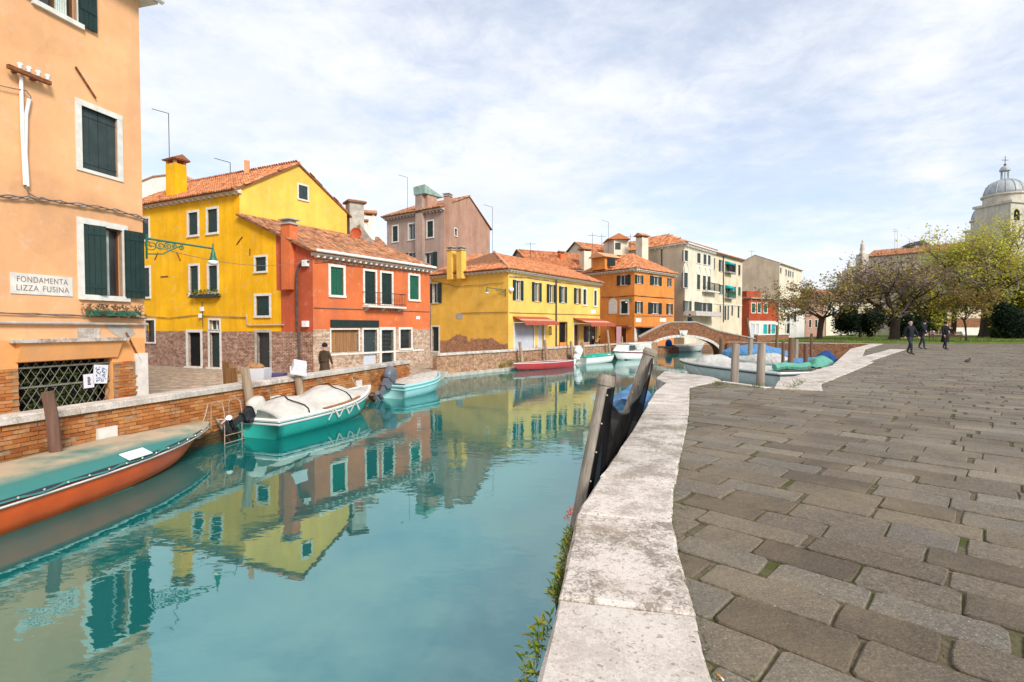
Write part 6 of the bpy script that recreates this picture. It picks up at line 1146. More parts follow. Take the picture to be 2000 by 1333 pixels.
        lg = MB(); lg.box((-.16, 0, -.05), (.26, .20, .36)); lg.box((-.18, 0, -.42), (.16, .09, .5)); lg.box((-.2, 0, -.62), (.42, .16, .025)); lg.tube([(-.42, 0, -.78), (-.3, 0, -.78), (-.05, 0, -.78), (.06, 0, -.78)], [.05, .06, .055, .01], 10); lg.add([(-.32, .01, -.8), (-.08, .01, -.8), (-.22, .01, -1.0), (-.32, -.01, -.8), (-.08, -.01, -.8), (-.22, -.01, -1.0)], [(0, 1, 2), (5, 4, 3), (0, 1, 4, 3), (1, 2, 5, 4), (2, 0, 3, 5)]); lg.box((.02, 0, -.02), (.12, .24, .3)); part('outboard_leg', lg, leg, mo)
        pr = MB()
        for q in range(3):
            w = 2.094 * q; e = (math.cos(w), math.sin(w)); f = (-math.sin(w), math.cos(w))
            ring = [(r_, s_) for r_, s_ in ((.03, -.02), (.10, -.075), (.17, -.06), (.20, 0), (.17, .06), (.10, .075), (.03, .02))]; top_ = [(-.44 + s_ * .5, e[0] * r_ + f[0] * s_, -.78 + e[1] * r_ + f[1] * s_) for r_, s_ in ring]; kx = len(pr.v); pr.v += top_ + [(a - .012, b, c_) for a, b, c_ in top_]; pr.f.append(tuple(kx + i for i in range(7))); pr.f.append(tuple(kx + 13 - i for i in range(7)))
        part('propeller', pr, prop or leg, mo); return mo
# 1 orange hull with green cover, moored along the near parapet
b = Boat('covered_boat', 'varnished orange boat under a long green cover at the near parapet', (-6.78, 11.45), (-7.75, 3.4), 1.75, .50, .58, 'forange', 'fwhite', .16, .86, 2.6, .75, line=-.03, peak=.5)
b.rail('rub', .032, -.03, 'rub_rail', .02); b.rail('fwhite', .016, -.095, 'white_strake', .03); cv = b.cover(0, .995, lambda f: .12 * (1 - f ** 6) + .015, 'fgreen_c', .07, .008, 'cover', 2.6, .06)
sn = MB()
for i in range(1, 22):
    t = .05 + .9 * i / 22
    for sg in (1, -1): sn.ico((b.x(t), sg * (b.half(t) + .075), b.sheer(t) - .02), .018, 1)
b.t.part('snap_stud', sn, M['chrome'], cv, kind='stuff'); t = .66; h = b.half(t); b.t.part('registration_plate', MB().hexa([(b.x(t) - .24, -h * 1.02 - .075, b.sheer(t) + .0), (b.x(t) + .24, -h * 1.02 - .055, b.sheer(t) + .0), (b.x(t) + .24, -h * .86, b.sheer(t) + .085), (b.x(t) - .24, -h * .88, b.sheer(t) + .085), (b.x(t) - .24, -h * 1.02 - .085, b.sheer(t) + .015), (b.x(t) + .24, -h * 1.02 - .065, b.sheer(t) + .015), (b.x(t) + .24, -h * .86, b.sheer(t) + .10), (b.x(t) - .24, -h * .88, b.sheer(t) + .10)]), M['white_p'], cv)
# 2 teal boat under a cream tarpaulin
b = Boat('tarpaulin_boat', 'teal boat under a cream tarpaulin with tilted black outboard', (-4.78, 17.3), (-6.25, 12.55), 1.75, .46, .74, 'fgreen', 'fgrey', .15, .8, 2.0, .55, line=.05)
b.inside('inner'); b.rail('fwhite', .05, .0); b.rail('fgrey', .03, -.10, 'white_band', .0); b.deck(.74, .99, 'inner', .05)
hump = lambda f: .08 + .38 * math.exp(-((f - .62) / .20) ** 2) + .30 * math.exp(-((f - .2) / .22) ** 2); cv = b.cover(.0, .86, lambda f: hump(f) * min(1, (1 - f) * 5 + .05), 'tarp', .06, .018, flat=1.7, out=.02, seed=3)
for f in (.22, .64):
    st = []
    for j in range(15): e = -.98 + 1.96 * j / 14; t = .86 * f + .02 * math.sin(j); st.append((b.x(t), e * (b.half(t) + .03), b.sheer(t) + .05 + hump(f) * (1 - abs(e) ** 1.7)))
    b.t.part('strap', MB().tube(st, .018, 5), M['rubber'], cv)
for f in (.42, .53, .66):
    t = .86 * f; h = b.half(t); tri = MB().hexa([(b.x(t) - .24, -h - .045, b.sheer(t) - .26), (b.x(t) - .2, -h - .045, b.sheer(t) - .28), (b.x(t) + .04, -h - .05, b.sheer(t) + .0), (b.x(t), -h - .05, b.sheer(t) + .02), (b.x(t) - .24, -h - .055, b.sheer(t) - .25), (b.x(t) - .2, -h - .055, b.sheer(t) - .27), (b.x(t) + .04, -h - .065, b.sheer(t) + .01), (b.x(t), -h - .065, b.sheer(t) + .03)]); tri.hexa([(b.x(t) + .02, -h - .05, b.sheer(t)), (b.x(t) + .06, -h - .05, b.sheer(t)), (b.x(t) + .26, -h - .045, b.sheer(t) - .26), (b.x(t) + .22, -h - .045, b.sheer(t) - .28), (b.x(t) + .02, -h - .06, b.sheer(t) + .02), (b.x(t) + .06, -h - .06, b.sheer(t) + .02), (b.x(t) + .26, -h - .055, b.sheer(t) - .25), (b.x(t) + .22, -h - .055, b.sheer(t) - .27)]); b.t.part('tie_band', tri, M['tarp'], cv)
pk = MB()
for i in range(8): t0, t1 = .30 + .045 * i, .30 + .045 * (i + 1); pk.hexa([(b.x(t0), -b.half(t0) - .03, b.sheer(t0) + .02), (b.x(t1), -b.half(t1) - .03, b.sheer(t1) + .02), (b.x(t1), -b.half(t1) + .06, b.sheer(t1) + .02), (b.x(t0), -b.half(t0) + .06, b.sheer(t0) + .02), (b.x(t0), -b.half(t0) - .03, b.sheer(t0) + .08), (b.x(t1), -b.half(t1) - .03, b.sheer(t1) + .08), (b.x(t1), -b.half(t1) + .06, b.sheer(t1) + .08), (b.x(t0), -b.half(t0) + .06, b.sheer(t0) + .08)])
b.t.part('wooden_rail', pk, M['door_wood']); b.outboard(1.15, 'tarp', 'motor_d', .85, .1, 'white_p')
# 3 pale blue boat
b = Boat('pale_blue_boat', 'pale blue boat with taupe cover and grey tilted outboard', (-3.35, 23.2), (-4.65, 19.6), 1.55, .48, .70, 'fblue', 'fgrey', .15, .84, 2.3, .45, line=.02)
b.rail('fblue', .055, .0); b.rail('fblue', .03, -.14, 'strake', .01); b.cover(.06, .93, lambda f: .05 + .07 * math.sin(math.pi * f), 'taupe', .0, .008, 'cover', 3, -.09); b.deck(.90, .99, 'fblue', .03); b.outboard(.75, 'motor', 'motor', 1.05)
# 4 red skiff, 5 white boat with green inside, 6 cabin boat
b = Boat('red_skiff', 'slim dark red rowing skiff with pale rail at the far parapet', (.1, 32.0), (4.2, 35.9), 1.25, .42, .46, 'fred', 'antifoul', .12, .25, 1.7, .35, line=.02, peak=.5); b.inside('fred', .06, .94, .16, .05); b.rail('fgrey', .03); [b.thwart(t, .2, 'fred') for t in (.3, .55, .75)]; b.deck(.82, .99, 'fred', .02)
b = Boat('green_lined_boat', 'small white boat with green interior and white outboard at the far parapet', (8.0, 41.4), (4.9, 38.0), 1.6, .50, .62, 'fwhite', 'antifoul', .15, .85, 3.2, .3, line=.03, peak=.6); b.inside('greendeck', .03, .95, .14, .06); b.rail('greendeck', .05, .02); [b.thwart(t, .25, 'fwhite', -.12) for t in (.3, .65)]; b.outboard(.55, 'white_p', 'white_p', 1.2)
b = Boat('cabin_boat', 'white cabin cruiser with maroon band moored by the bridge', (8.35, 42.6), (11.9, 45.4), 1.8, .62, .78, 'fwhite', 'antifoul', .2, .8, 2.2, .5, line=.03); b.rail('maroon', .06, -.06, 'maroon_band', .0); b.rail('fwhite', .05); b.deck(.02, .99, 'fwhite', .06, 'deck')
cbn = MB(); prof = [(-1.9, .70, .0), (-1.9, .66, .62), (1.0, .60, .66), (1.9, .42, .05)]
for sg in (1, -1): cbn.v += [(x, sg * y, .66 + z) for x, y, z in prof]
cbn.f += [(0, 1, 2, 3), (7, 6, 5, 4), (1, 5, 6, 2), (2, 6, 7, 3), (0, 4, 5, 1)]; cab = b.t.part('cabin', cbn, M['fwhite']); b.t.part('cabin_roof', MB().box((-.45, 0, 1.35), (3.1, 1.4, .06)), M['fwhite'], cab)
for sg in (1, -1):
    for x0, x1 in ((-1.7, -.95), (-.8, .1), (.25, .95)): b.t.part('cabin_window', MB().hexa([(x0, sg * .72, .82), (x1, sg * .705, .82), (x1, sg * .66, .82), (x0, sg * .66, .82), (x0, sg * .69, 1.22), (x1, sg * .67, 1.22), (x1, sg * .64, 1.22), (x0, sg * .64, 1.22)]), M['tarp_g'] if x0 < .2 else M['glass'], cab)
# 7 boats under and beyond the bridge
b = Boat('grey_blue_boat', 'grey blue boat with bright blue covered motor under the bridge arch', (22.2, 59.6), (17.6, 57.4), 1.8, .6, .85, 'fblue' if False else 'fgrey', 'antifoul', .2, .85, 2.4, .5); b.cover(.04, .95, lambda f: .12, 'tarp_g', .05, .01); b.t.part('motor_cover', MB().ico((b.x(0) - .25, 0, b.sheer(0) + .25), .5, 2, (.8, .8, 1.1), .06), M['tarp_bb'], smooth=True)
b = Boat('far_white_boat', 'white covered boat moored beyond the bridge near the lawn', (31.6, 62.5), (37.0, 67.5), 2.0, .6, .8, 'fwhite', 'antifoul', .2); b.cover(.02, .97, lambda f: .5 * math.sin(math.pi * min(1, f + .15)) + .05, 'tarp', .08)
# 8 white motorboat in the basin with grey tarpaulin
b = Boat('white_motorboat', 'long white motorboat with grey tarpaulin in the near basin', (10.3, 31.6), (12.5, 22.4), 2.4, .72, .74, 'fgrey', 'antifoul', .25, .86, 2.4, .9, line=.05); b.rail('fwhite', .06); b.rail('rub', .03, -.10, 'rub_rail', .02); b.deck(.62, .99, 'inner', .07); cv = b.cover(.03, .72, lambda f: .08 + .30 * math.exp(-((f - .88) / .09) ** 2) + .12 * f, 'tarp_g', .04, .025, flat=2.2, seed=5); b.t.part('stern_roll', MB().tube([(b.x(.05), y, b.sheer(0) + .25 + .04 * math.sin(y * 5)) for y in (-.9, -.4, 0, .4, .9)], .16, 8), M['tarp_gr'], cv)
for t in (.33, .72): b.t.part('fender', MB().tube([(b.x(t), -b.half(t) - .12, .55), (b.x(t), -b.half(t) - .14, .5), (b.x(t), -b.half(t) - .14, .2), (b.x(t), -b.half(t) - .12, .12)], [.05, .13, .13, .05], 10), M['rubber'])
b = Boat('blue_covered_boat', 'large blue tarpaulin covered boat across the basin', (17.4, 42.9), (21.9, 40.7), 2.1, .5, .6, 'tarp_b', 'antifoul', .2, .8); b.cover(.0, .99, lambda f: .80 * math.sin(math.pi * (f * .9 + .06)) ** .8, 'tarp_b', .25, .03, flat=1.6, seed=7)
b = Boat('grey_covered_boat', 'low grey covered boat with blue edge behind the basin poles', (15.0, 35.4), (18.6, 31.2), 2.0, .5, .6, 'fwhite', 'antifoul', .2); b.cover(.0, .98, lambda f: .08 + .42 * math.exp(-((f - .55) / .25) ** 2), 'tarp_g', .12, .03, flat=1.6, seed=8); b.cover(.0, .30, lambda f: .40 - .2 * f, 'tarp_b', .2, .02, flat=1.8, out=.07, seed=2)
b = Boat('dark_covered_boat', 'dark hulled boat under green and navy tarpaulins by the stone steps', (14.3, 24.4), (17.7, 28.9), 1.5, .62, .7, 'pole_b', 'antifoul', .2, .8); b.rail('pole_g', .05); b.cover(.42, .88, lambda f: .10 + .62 * math.sin(math.pi * f) * (1 - .4 * f), 'tarp_gr', .10, .03, seed=4); b.cover(.05, .44, lambda f: .15 + .62 * math.exp(-((f - .35) / .3) ** 2), 'tarp_db', .2, .03, seed=6, out=.05)
b = Boat('blue_tarp_skiff', 'small skiff with a blue tarpaulin tucked beside the coping landing', (3.45, 14.2), (2.65, 11.7), 1.1, .8, .95, 'fwhite', 'antifoul', .2); b.cover(.0, .98, lambda f: .25, 'tarp_b', .2, .02)
# ================================================================== MOORING POLES
def pole(label, base, topp, r, mat, cap=False, group=None, flat=True):
    base, topp = Vector(base), Vector(topp); th = T('mooring_pole', label, 'mooring pole', (base.x, base.y, WZ), group=group); n = 7; ax = topp - base; path = [base + ax * (i / n) + Vector((random.uniform(-.006, .006), random.uniform(-.006, .006), 0)) for i in range(n + 1)]
    th.part('shaft', MB().tube(path, [r * (1.12 - .16 * i / n) * random.uniform(.97, 1.03) for i in range(n + 1)], 14), M[mat], smooth=False)
    if cap: th.part('pole_top', MB().tube([topp, topp + ax.normalized() * .05, topp + ax.normalized() * .11], [r * 1.12, r * 1.16, r * 1.02], 14), M[mat])
    return th
def pol(label, x, y, d, bx, r, mat, by=None, bd=None): # top pixel at depth d, foot column at the water
    t = D(x, y, d); bd = bd or d; k = (bx - 1000) / FPX; return pole(label, (k * bd, bd, -2.4), t, r, mat)
pol('reddish square mooring pole beside the orange boat', 94, 766, 8.35, 128, .085, 'pole_r', bd=8.5); pol('pale leaning mooring pole by the pallets and white tarpaulin boat', 478, 718, 12.75, 508, .105, 'pole', bd=12.9); pol('short pale pole carrying a white plastic tub', 581, 726, 14.7, 600, .10, 'pole', bd=14.8)
tb = T('plastic_tub', 'white plastic tub set upside down on a mooring pole', 'tub', D(582, 727, 14.7), rot=(.35, .2, .5), world=False); tb.part('tub', MB().hexa([(-.2, -.2, 0), (.2, -.2, 0), (.2, .2, 0), (-.2, .2, 0), (-.17, -.17, .30), (.17, -.17, .30), (.17, .17, .30), (-.17, .17, .30)]), M['plastic']); rm = MB(); [rm.box(c, s_) for c, s_ in (((0, -.205, .02), (.44, .03, .05)), ((0, .205, .02), (.44, .03, .05)), ((-.205, 0, .02), (.03, .38, .05)), ((.205, 0, .02), (.03, .38, .05)))]; tb.part('rim', rm, M['plastic'])
for lab, x, y, d, bx in (('white topped thin pole left of the roller shutter', 1015, 668, 33.0, 1027), ('thin pole in front of the shop door frame', 1064, 664, 35.4, 1073), ('thin pole behind the white outboard motor', 1115, 667, 38.0, 1123), ('thin pole rising from behind the green lined boat', 1138, 667, 39.6, 1146), ('tall thin leaning pole beside the lilac curtain', 1186, 645, 43.0, 1196), ('short thin pole by the brown door and cabin boat', 1214, 658, 46, 1219)): pol(lab, x, y, d, bx, .10, 'pole', bd=d)
pol('thick grey mooring pole on the left before the white motorboat', 1437, 672, 14.3, 1433, .105, 'pole_g'); pol('thick grey mooring pole on the right before the white motorboat', 1488, 671, 13.9, 1483, .105, 'pole_g')
for lab, x, y, d, bx, r, m_ in (('slim brown pole left of the thickest brown pole', 1530, 667, 28.6, 1529, .085, 'pole_b'), ('thickest brown mooring pole in the basin', 1546, 660, 28.0, 1543, .145, 'pole_b'), ('grey pole in front of the large blue tarpaulin', 1466, 662, 36, 1464, .16, 'pole_g'), ('brown pole at the foot of the bridge', 1410, 662, 44, 1409, .22, 'pole_b'), ('tall dark pole behind the blue covered boat', 1518, 636, 45, 1517, .12, 'pole_b'), ('thin grey pole just right of the thickest brown pole', 1556, 663, 33, 1555, .11, 'pole_g'), ('short dark pole beside the green tarpaulin', 1574, 672, 24.2, 1574, .10, 'pole_r'), ('thin dark pole before the far basin wall', 1585, 652, 43, 1585, .11, 'pole_r'), ('leaning twisted pole beside the white shop floor', 1459, 622, 58, 1470, .14, 'pole_b')): pol(lab, x, y, d, bx, r, m_)
# net slung between two posts at the quay edge
q1 = pole('grey weathered post nearest the camera with black net nailed on', (.36, 4.93, -2.0), (.955, 5.3, .80), .078, 'pole_g', True); q2 = pole('grey weathered post at the far end of the black net', (1.25, 8.75, -2.2), (2.37, 8.95, .92), .105, 'pole_g', True)
nt = T('quay_net', 'black netting slung along the quay edge between two grey posts', 'net', (1.6, 7, -.4)); mb = MB(); n, m = 24, 10; A0, A1 = Vector((.98, 5.27, .66)), Vector((2.44, 8.86, .86)); B0n, B1n = Vector((.93, 5.65, -.75)), Vector((2.20, 8.85, -.6))
for i in range(n + 1):
    t = i / n; sag = .42 * (4 * t * (1 - t)) * (1.25 - .5 * t); tp = A0.lerp(A1, t) - Vector((0, 0, sag)); bt = B0n.lerp(B1n, t)
    for j in range(m + 1): f = j / m; p = tp.lerp(bt, f); w = .03 * math.sin(9 * t + 2 * f) + .02 * math.sin(23 * t); mb.v.append((p.x + w * (1 - f * .5) - .03, p.y, p.z))
for i in range(n):
    for j in range(m): a = i * (m + 1) + j; mb.f.append((a, a + 1, a + m + 2, a + m + 1))
nt.part('mesh_sheet', mb, M['net'], smooth=True); rp = MB().tube([tuple(Vector(mb.v[i * (m + 1)]) + Vector((0, 0, .01))) for i in range(n + 1)], .012, 5); nt.part('edge_rope', rp, M['rubber'])
wr = MB(); pa, pb = Vector((.36, 4.93, -2.0)), Vector((.955, 5.3, .80)); k = 18
for i in range(k + 1):
    t = .995 - .46 * i / k; c = pa.lerp(pb, t); rr = .088
    for j in range(9): a = -1.42 + 2.2 * j / 8; ex = .10 * (i / k) * max(0, (j - 4) / 4) + .05 * max(0, (j - 4) / 4); wr.v.append((c.x + rr * math.cos(a) + ex, c.y + rr * math.sin(a), c.z))
for i in range(k):
    for j in range(8): a = i * 9 + j; wr.f.append((a, a + 1, a + 10, a + 9))
nt.part('net_wrap', wr, M['net'], smooth=True); st = MB()
for i in range(5): c = pa.lerp(pb, .97 - .10 * i); st.ico((c.x + .095 * math.cos(-1.36), c.y + .095 * math.sin(-1.36), c.z), .011, 1)
nt.part('nail_head', st, M['chrome'])
for x, y in ((1208, 782), (1222, 778), (1234, 768), (1246, 752)):
    p = D(x, y, 6.4 + (x - 1208) * .04); nt.part('cork_tie', MB().tube([p, p + Vector((.02, .05, .015))], .008, 5), M['door_wood'])
# steel handrails of a boat ladder at the near parapet
ldt = T('boat_ladder', 'rusty pale boat ladder with hooped rails on the near parapet', 'ladder', G(430, 855, WZ)); F_ = FW1
for x in (408, 422, 444, 458):
    u, z = F_.uv(x, 800); zt = F_.uv(x, 788 if x in (422,) else (783 if x == 458 else 800))[1]; 
for (x0, x1, yt) in ((408, 430, 782), (443, 465, 776)):
    u0 = F_.uv(x0, 800)[0]; u1 = F_.uv(x1, 850)[0]; z = F_.uv(x0 + 8, yt)[1]; mbx = MB(); mbx.tube([F_.P(u0, -.95, .05), F_.P(u0, z - .12, .06), F_.P(u0 + .02, z - .03, .1), F_.P(u0 + .04, z, .2), F_.P(u0 + .04, z - .06, .34), F_.P(u0 + .03, z - .3, .40), F_.P(u0, WZ - .4, .42)], .011, 6); ldt.part('hoop_rail', mbx, M['ladder'])
u0, u1 = F_.uv(410, 800)[0], F_.uv(446, 800)[0]
for z in (-1.08, -1.26): ldt.part('rung', MB().tube([F_.P(u0, z, .42), F_.P(u1 + .05, z, .42)], .010, 6), M['ladder'])
for u in (u0 + .25, u1 + .1): ldt.part('stay', MB().tube([F_.P(u - .12, -.72, .05), F_.P(u, -1.4, .4)], .03, 6), M['pole_g'])
# white stone mooring plates on the parapet
for lab, r in (('white square stone set in the near parapet above the green cover', (188, 838, 226, 852)), ('small white notice board on the near parapet by the blue boat', (695, 744, 705, 764)), ('white stone block in the near parapet behind the tarpaulin', (528, 775, 545, 786))): u0, u1, z0, z1 = FW1.rect(*r); single('wall_plate', MB().fbox(FW1, u0, u1, z0, z1, -.02, .05), M['stone'], lab, 'plate', loc=tuple(FW1.P(u0, z0)))
# pallets, crate and cover behind the parapet
def pallet(label, c, rz, tilt, wq=1.0, hq=1.3):
    th = T('wooden_pallet', label, 'pallet', c, rot=(tilt, 0, rz), group='pallets stacked behind the parapet', world=False); n = 6
    for k in range(n): x = -wq / 2 + wq * (k + .5) / n; th.part('slat', MB().box((x, 0, hq / 2), (wq / n * .8, .022, hq * random.uniform(.96, 1.03))), M['pallet'])
    for z in (.12, hq / 2, hq - .12): th.part('bearer', MB().box((0, .06, z), (wq, .09, .09)), M['pallet'])
    return th
c = D(452, 745, 13.9); gz = -.9
pallet('upright slatted pallet at the front of the stack', (c.x + .05, c.y, gz), -.5, .06, .55, 1.22); pallet('taller pallet leaning behind the front pallet', (c.x - .22, c.y + .22, gz), -.75, .03, .5, 1.38)
c = D(502, 730, 15.0); crt = T('white_crate', 'white plastic crate with bread sacks on the campo behind the parapet', 'crate', (c.x, c.y, gz)); crt.part('body', MB().hexa([(c.x - .26, c.y - .2, gz), (c.x + .26, c.y - .2, gz), (c.x + .26, c.y + .2, gz), (c.x - .26, c.y + .2, gz), (c.x - .32, c.y - .25, gz + 1.12), (c.x + .32, c.y - .25, gz + 1.12), (c.x + .32, c.y + .25, gz + 1.12), (c.x - .32, c.y + .25, gz + 1.12)]), M['plastic']); crt.part('contents', MB().ico((c.x - .05, c.y, gz + 1.16), .25, 2, (1, .8, .5), .1), M['door_wood'])
c = D(530, 733, 15.6); pc = T('covered_bin', 'low purple covered bin next to the white crate', 'bin', (c.x, c.y, gz)); pc.part('bin', MB().box((c.x, c.y, gz + .4), (.7, .55, .8), .2), M['purple']); pc.part('lid', MB().box((c.x, c.y, gz + .86), (.78, .62, .10), .2), M['purple'])

# mooring ropes and small fittings
def rope(label, a, b, sag=.15):
    a, b = Vector(a), Vector(b); n = 14; single('mooring_rope', MB().tube([a.lerp(b, i / n) - Vector((0, 0, sag * 4 * (i / n) * (1 - i / n))) for i in range(n + 1)], .011, 5), M['rope'], label, 'rope', loc=tuple(a))
rope('slack rope from the orange boat bow to the parapet', (-6.85, 11.3, -.72), FW1.P(FW1.uv(404, 800)[0], -.35, .03), .12)
rope('rope from the tarpaulin boat bow up to the parapet', (-4.95, 16.9, -.55), FW1.P(FW1.L - 4.6, -.3, .03), .12)
rope('rope from the pale blue boat to the end of the parapet', (-3.6, 22.6, -.62), FW1.P(FW1.L - .4, -.2, .03), .08)
rope('white rope from the white motorboat to the left grey pole', (10.6, 30.6, -.55), (6.3, 14.3, -.2), .5)
rope('rope from the white motorboat stern to the stone edge', (12.3, 23.0, -.5), (13.4, 21.0, .03), .1)
rope('rope from the red skiff to the nearest thin pole', (.6, 32.4, -.85), (.62, 32.95, -.4), .03)
# ================================================================== PEOPLE, PIGEON
def skinned(th, name, pts, edges, rads, mats, pick, root=0, sub=2, smooth=True):
    """one continuous surface grown over a joint skeleton"""
    me = bpy.data.meshes.new('tmp'); me.from_pydata(pts, edges, []); ob = bpy.data.objects.new('tmp', me); COL.objects.link(ob)
    ob.modifiers.new('s', 'SKIN').use_smooth_shade = True
    for i, r in enumerate(rads): me.skin_vertices[0].data[i].radius = (r, r) if not isinstance(r, tuple) else r; me.skin_vertices[0].data[i].use_root = (i == root)
    sb = ob.modifiers.new('d', 'SUBSURF'); sb.levels = sub; sb.render_levels = sub
    dg = bpy.context.evaluated_depsgraph_get(); m2 = bpy.data.meshes.new_from_object(ob.evaluated_get(dg)); bpy.data.objects.remove(ob); bpy.data.meshes.remove(me); m2.name = name
    m2.materials.clear(); [m2.materials.append(m) for m in mats]
    for po in m2.polygons: po.material_index = pick(po.center); po.use_smooth = True
    o = bpy.data.objects.new(name, m2); COL.objects.link(o); o.parent = th.o; return o
def hand(th, wrist, dirv, side, body, s=1.0):
    mb = MB(); w = Vector(wrist); d = Vector(dirv).normalized(); a = d.cross(Vector((0, 0, 1))); a = (a if a.length > .1 else Vector((1, 0, 0))).normalized(); fwd = Vector((0, 1, 0)); fwd = (fwd - d * fwd.dot(d)).normalized()
    mb.tube([w, w + d * .04 * s, w + d * .085 * s], [.026 * s, .036 * s, .034 * s], 8)
    for k, ln in enumerate((.062, .075, .078, .066)): b = w + d * .08 * s + fwd * (.024 - .016 * k) * s; mb.tube([b, b + d * ln * .55 * s, b + d * ln * .9 * s - a * side * .018 * s], [.0095 * s, .009 * s, .007 * s], 6)
    b = w + d * .03 * s + fwd * .03 * s; mb.tube([b, b + d * .03 * s + fwd * .022 * s, b + d * .062 * s + fwd * .026 * s], [.012 * s, .011 * s, .008 * s], 6); return th.part('hand', mb, M['skin'], body)
def person(label, loc, rz, H, jacket, legs, stride=.12, coat=False, hair='hair_d', hat=None, arms=((.10, 0), (-.10, 0)), sit=False, bag=False, shoe='shoe', scarf=None, bald=False, lean=.0, bulk=1.0):
    """facing +y locally; H metres tall; arms = (forward swing, elbow lift) for right and left"""
    th = T('person', label, 'person', loc, rz, world=False); k = H / 1.75; hip = .92 * k if not sit else .50 * k; P_ = []; E_ = []; Rr = []
    def v(p, r): P_.append((p[0] * 1.0, p[1], p[2])); Rr.append(r); return len(P_) - 1
    pel = v((0, 0, hip), (.155 * k * bulk, .115 * k * bulk)); wa = v((0, .01 + lean * .3, hip + .18 * k), (.135 * k * bulk, .10 * k * bulk)); ch = v((0, lean * .7, hip + .40 * k), (.165 * k * bulk, .115 * k * bulk)); nk = v((0, lean, hip + .55 * k), (.075 * k, .07 * k)); n2 = v((0, lean + .012, hip + .60 * k), .052 * k); h1 = v((0, lean + .02, hip + .68 * k), (.070 * k, .082 * k)); h2 = v((0, lean + .02, hip + .755 * k), (.074 * k, .09 * k)); h3 = v((0, lean + .015, hip + .815 * k), (.05 * k, .06 * k)); E_ += [(pel, wa), (wa, ch), (ch, nk), (nk, n2), (n2, h1), (h1, h2), (h2, h3)]
    hands = []
    for sg, (sw, el) in zip((1, -1), arms):
        sh = v((sg * .165 * k * bulk, lean * .9, hip + .50 * k), .066 * k * bulk); eb = v((sg * .215 * k * bulk, lean * .9 + sw, hip + .24 * k), .052 * k * bulk); wr = v((sg * .205 * k * bulk + (-sg * .06 * k if el > .1 else 0), lean * .9 + sw * 1.4 + .06 + el, hip + .01 * k + el * .7), .034 * k); E_ += [(ch, sh), (sh, eb), (eb, wr)]; hands.append((P_[wr], Vector(P_[wr]) - Vector(P_[eb]), sg))
    feet = []
    for sg in (1, -1):
        st = stride * sg
        if sit: kn = v((sg * .11 * k, .42 * k, hip + .02), .072 * k); an = v((sg * .11 * k, .44 * k, .09 * k), .045 * k); to = v((sg * .11 * k, .58 * k, .04 * k), .04 * k); hp = v((sg * .10 * k, .05, hip - .02), .09 * k)
        else: hp = v((sg * .09 * k, 0, hip - .09 * k), .092 * k); kn = v((sg * .095 * k, st * .7 + .03, hip - .44 * k), .066 * k); an = v((sg * .095 * k, st - (.05 if st < 0 else 0), .09 * k + (.05 if st < 0 else 0)), .044 * k); to = v((sg * .10 * k, st + .15, .035 * k), .036 * k)
        E_ += [(pel, hp), (hp, kn), (kn, an), (an, to)]
    zc_ = hip - (.02 if not coat else .42) * k
    def pick(c):
        if c.z > hip + .585 * k and abs(c.x) < .13 * k: return 2
        if c.z < .095 * k: return 3
        return 0 if c.z > zc_ and not (sit and c.y > .15 and c.z < hip + .12) else 1
    body = skinned(th, 'body', P_, E_, Rr, [M[jacket], M[legs], M['skin'], M[shoe]], pick)
    for p, d, sg in hands: hand(th, p, d, sg, body, k * 1.05)
    hz = hip + .755 * k; hy = lean + .02
    if not bald: th.part('hair', MB().lathe((0, hy - .012, hz - .02), [(.092 * k, -.05 * k), (.098 * k, .0), (.092 * k, .05 * k), (.065 * k, .095 * k), (.0, .112 * k)], 14), M[hair], body, True) if not hat else th.part('hat', MB().lathe((0, hy - .005, hz - .01), [(.100 * k, -.03 * k), (.107 * k, .0), (.10 * k, .06 * k), (.07 * k, .11 * k), (.0, .13 * k)], 14), M[hat], body, True)
    else: th.part('hair', MB().lathe((0, hy - .02, hz - .03), [(.090 * k, -.06 * k), (.094 * k, -.02 * k), (.088 * k, .03 * k)], 14, False), M['hair_g'], body, True)
    fc = MB(); fy = hy + .088 * k
    for sg in (1, -1): fc.ico((sg * .03 * k, fy - .012 * k, hz - .005), .009 * k, 1)
    fc.box((0, fy - .012 * k, hz - .075 * k), (.045 * k, .012, .008 * k)); th.part('eyes_and_mouth', fc, M['hair_d'], body); ns = MB().add([(-.012 * k, fy - .012, hz - .04 * k), (.012 * k, fy - .012, hz - .04 * k), (0, fy - .012, hz + .005), (0, fy + .022 * k, hz - .036 * k)], [(0, 1, 3), (1, 2, 3), (2, 0, 3)]); th.part('nose', ns, M['skin'], body)
    er = MB(); [er.ico((sg * .082 * k, hy, hz - .02 * k), .02 * k, 1, (.5, .8, 1.3)) for sg in (1, -1)]; th.part('ears', er, M['skin'], body)
    if coat: 
        sk = MB(); n = 18; rows = [(hip + .46 * k, .175, .125), (hip + .2 * k, .165, .125), (hip + .10 * k, .170, .13), (hip - .15 * k, .205, .165), (hip - .45 * k, .235, .20)]
        for z, a, b_ in rows:
            for q in range(n): w = 6.283 * q / n; f = 1 + .03 * math.sin(5 * w); sk.v.append((a * k * f * math.cos(w), lean * .6 + b_ * k * f * math.sin(w), z))
        for i in range(len(rows) - 1):
            for q in range(n): a = i * n + q; sk.f.append((a, i * n + (q + 1) % n, (i + 1) * n + (q + 1) % n, a + n))
        c_ = th.part('coat', sk, M[jacket], body, True); th.part('belt', MB().lathe((0, lean * .6, hip + .17 * k), [(.172 * k, -.02), (.176 * k, 0), (.172 * k, .02)], 18, False), M['coat_b'] if jacket == 'coat_b' else M['black'], c_)
    if bag: th.part('shoulder_bag', MB().box((.24 * k, -.05, hip + .05 * k), (.14, .32, .30), .1), M['black'], body)
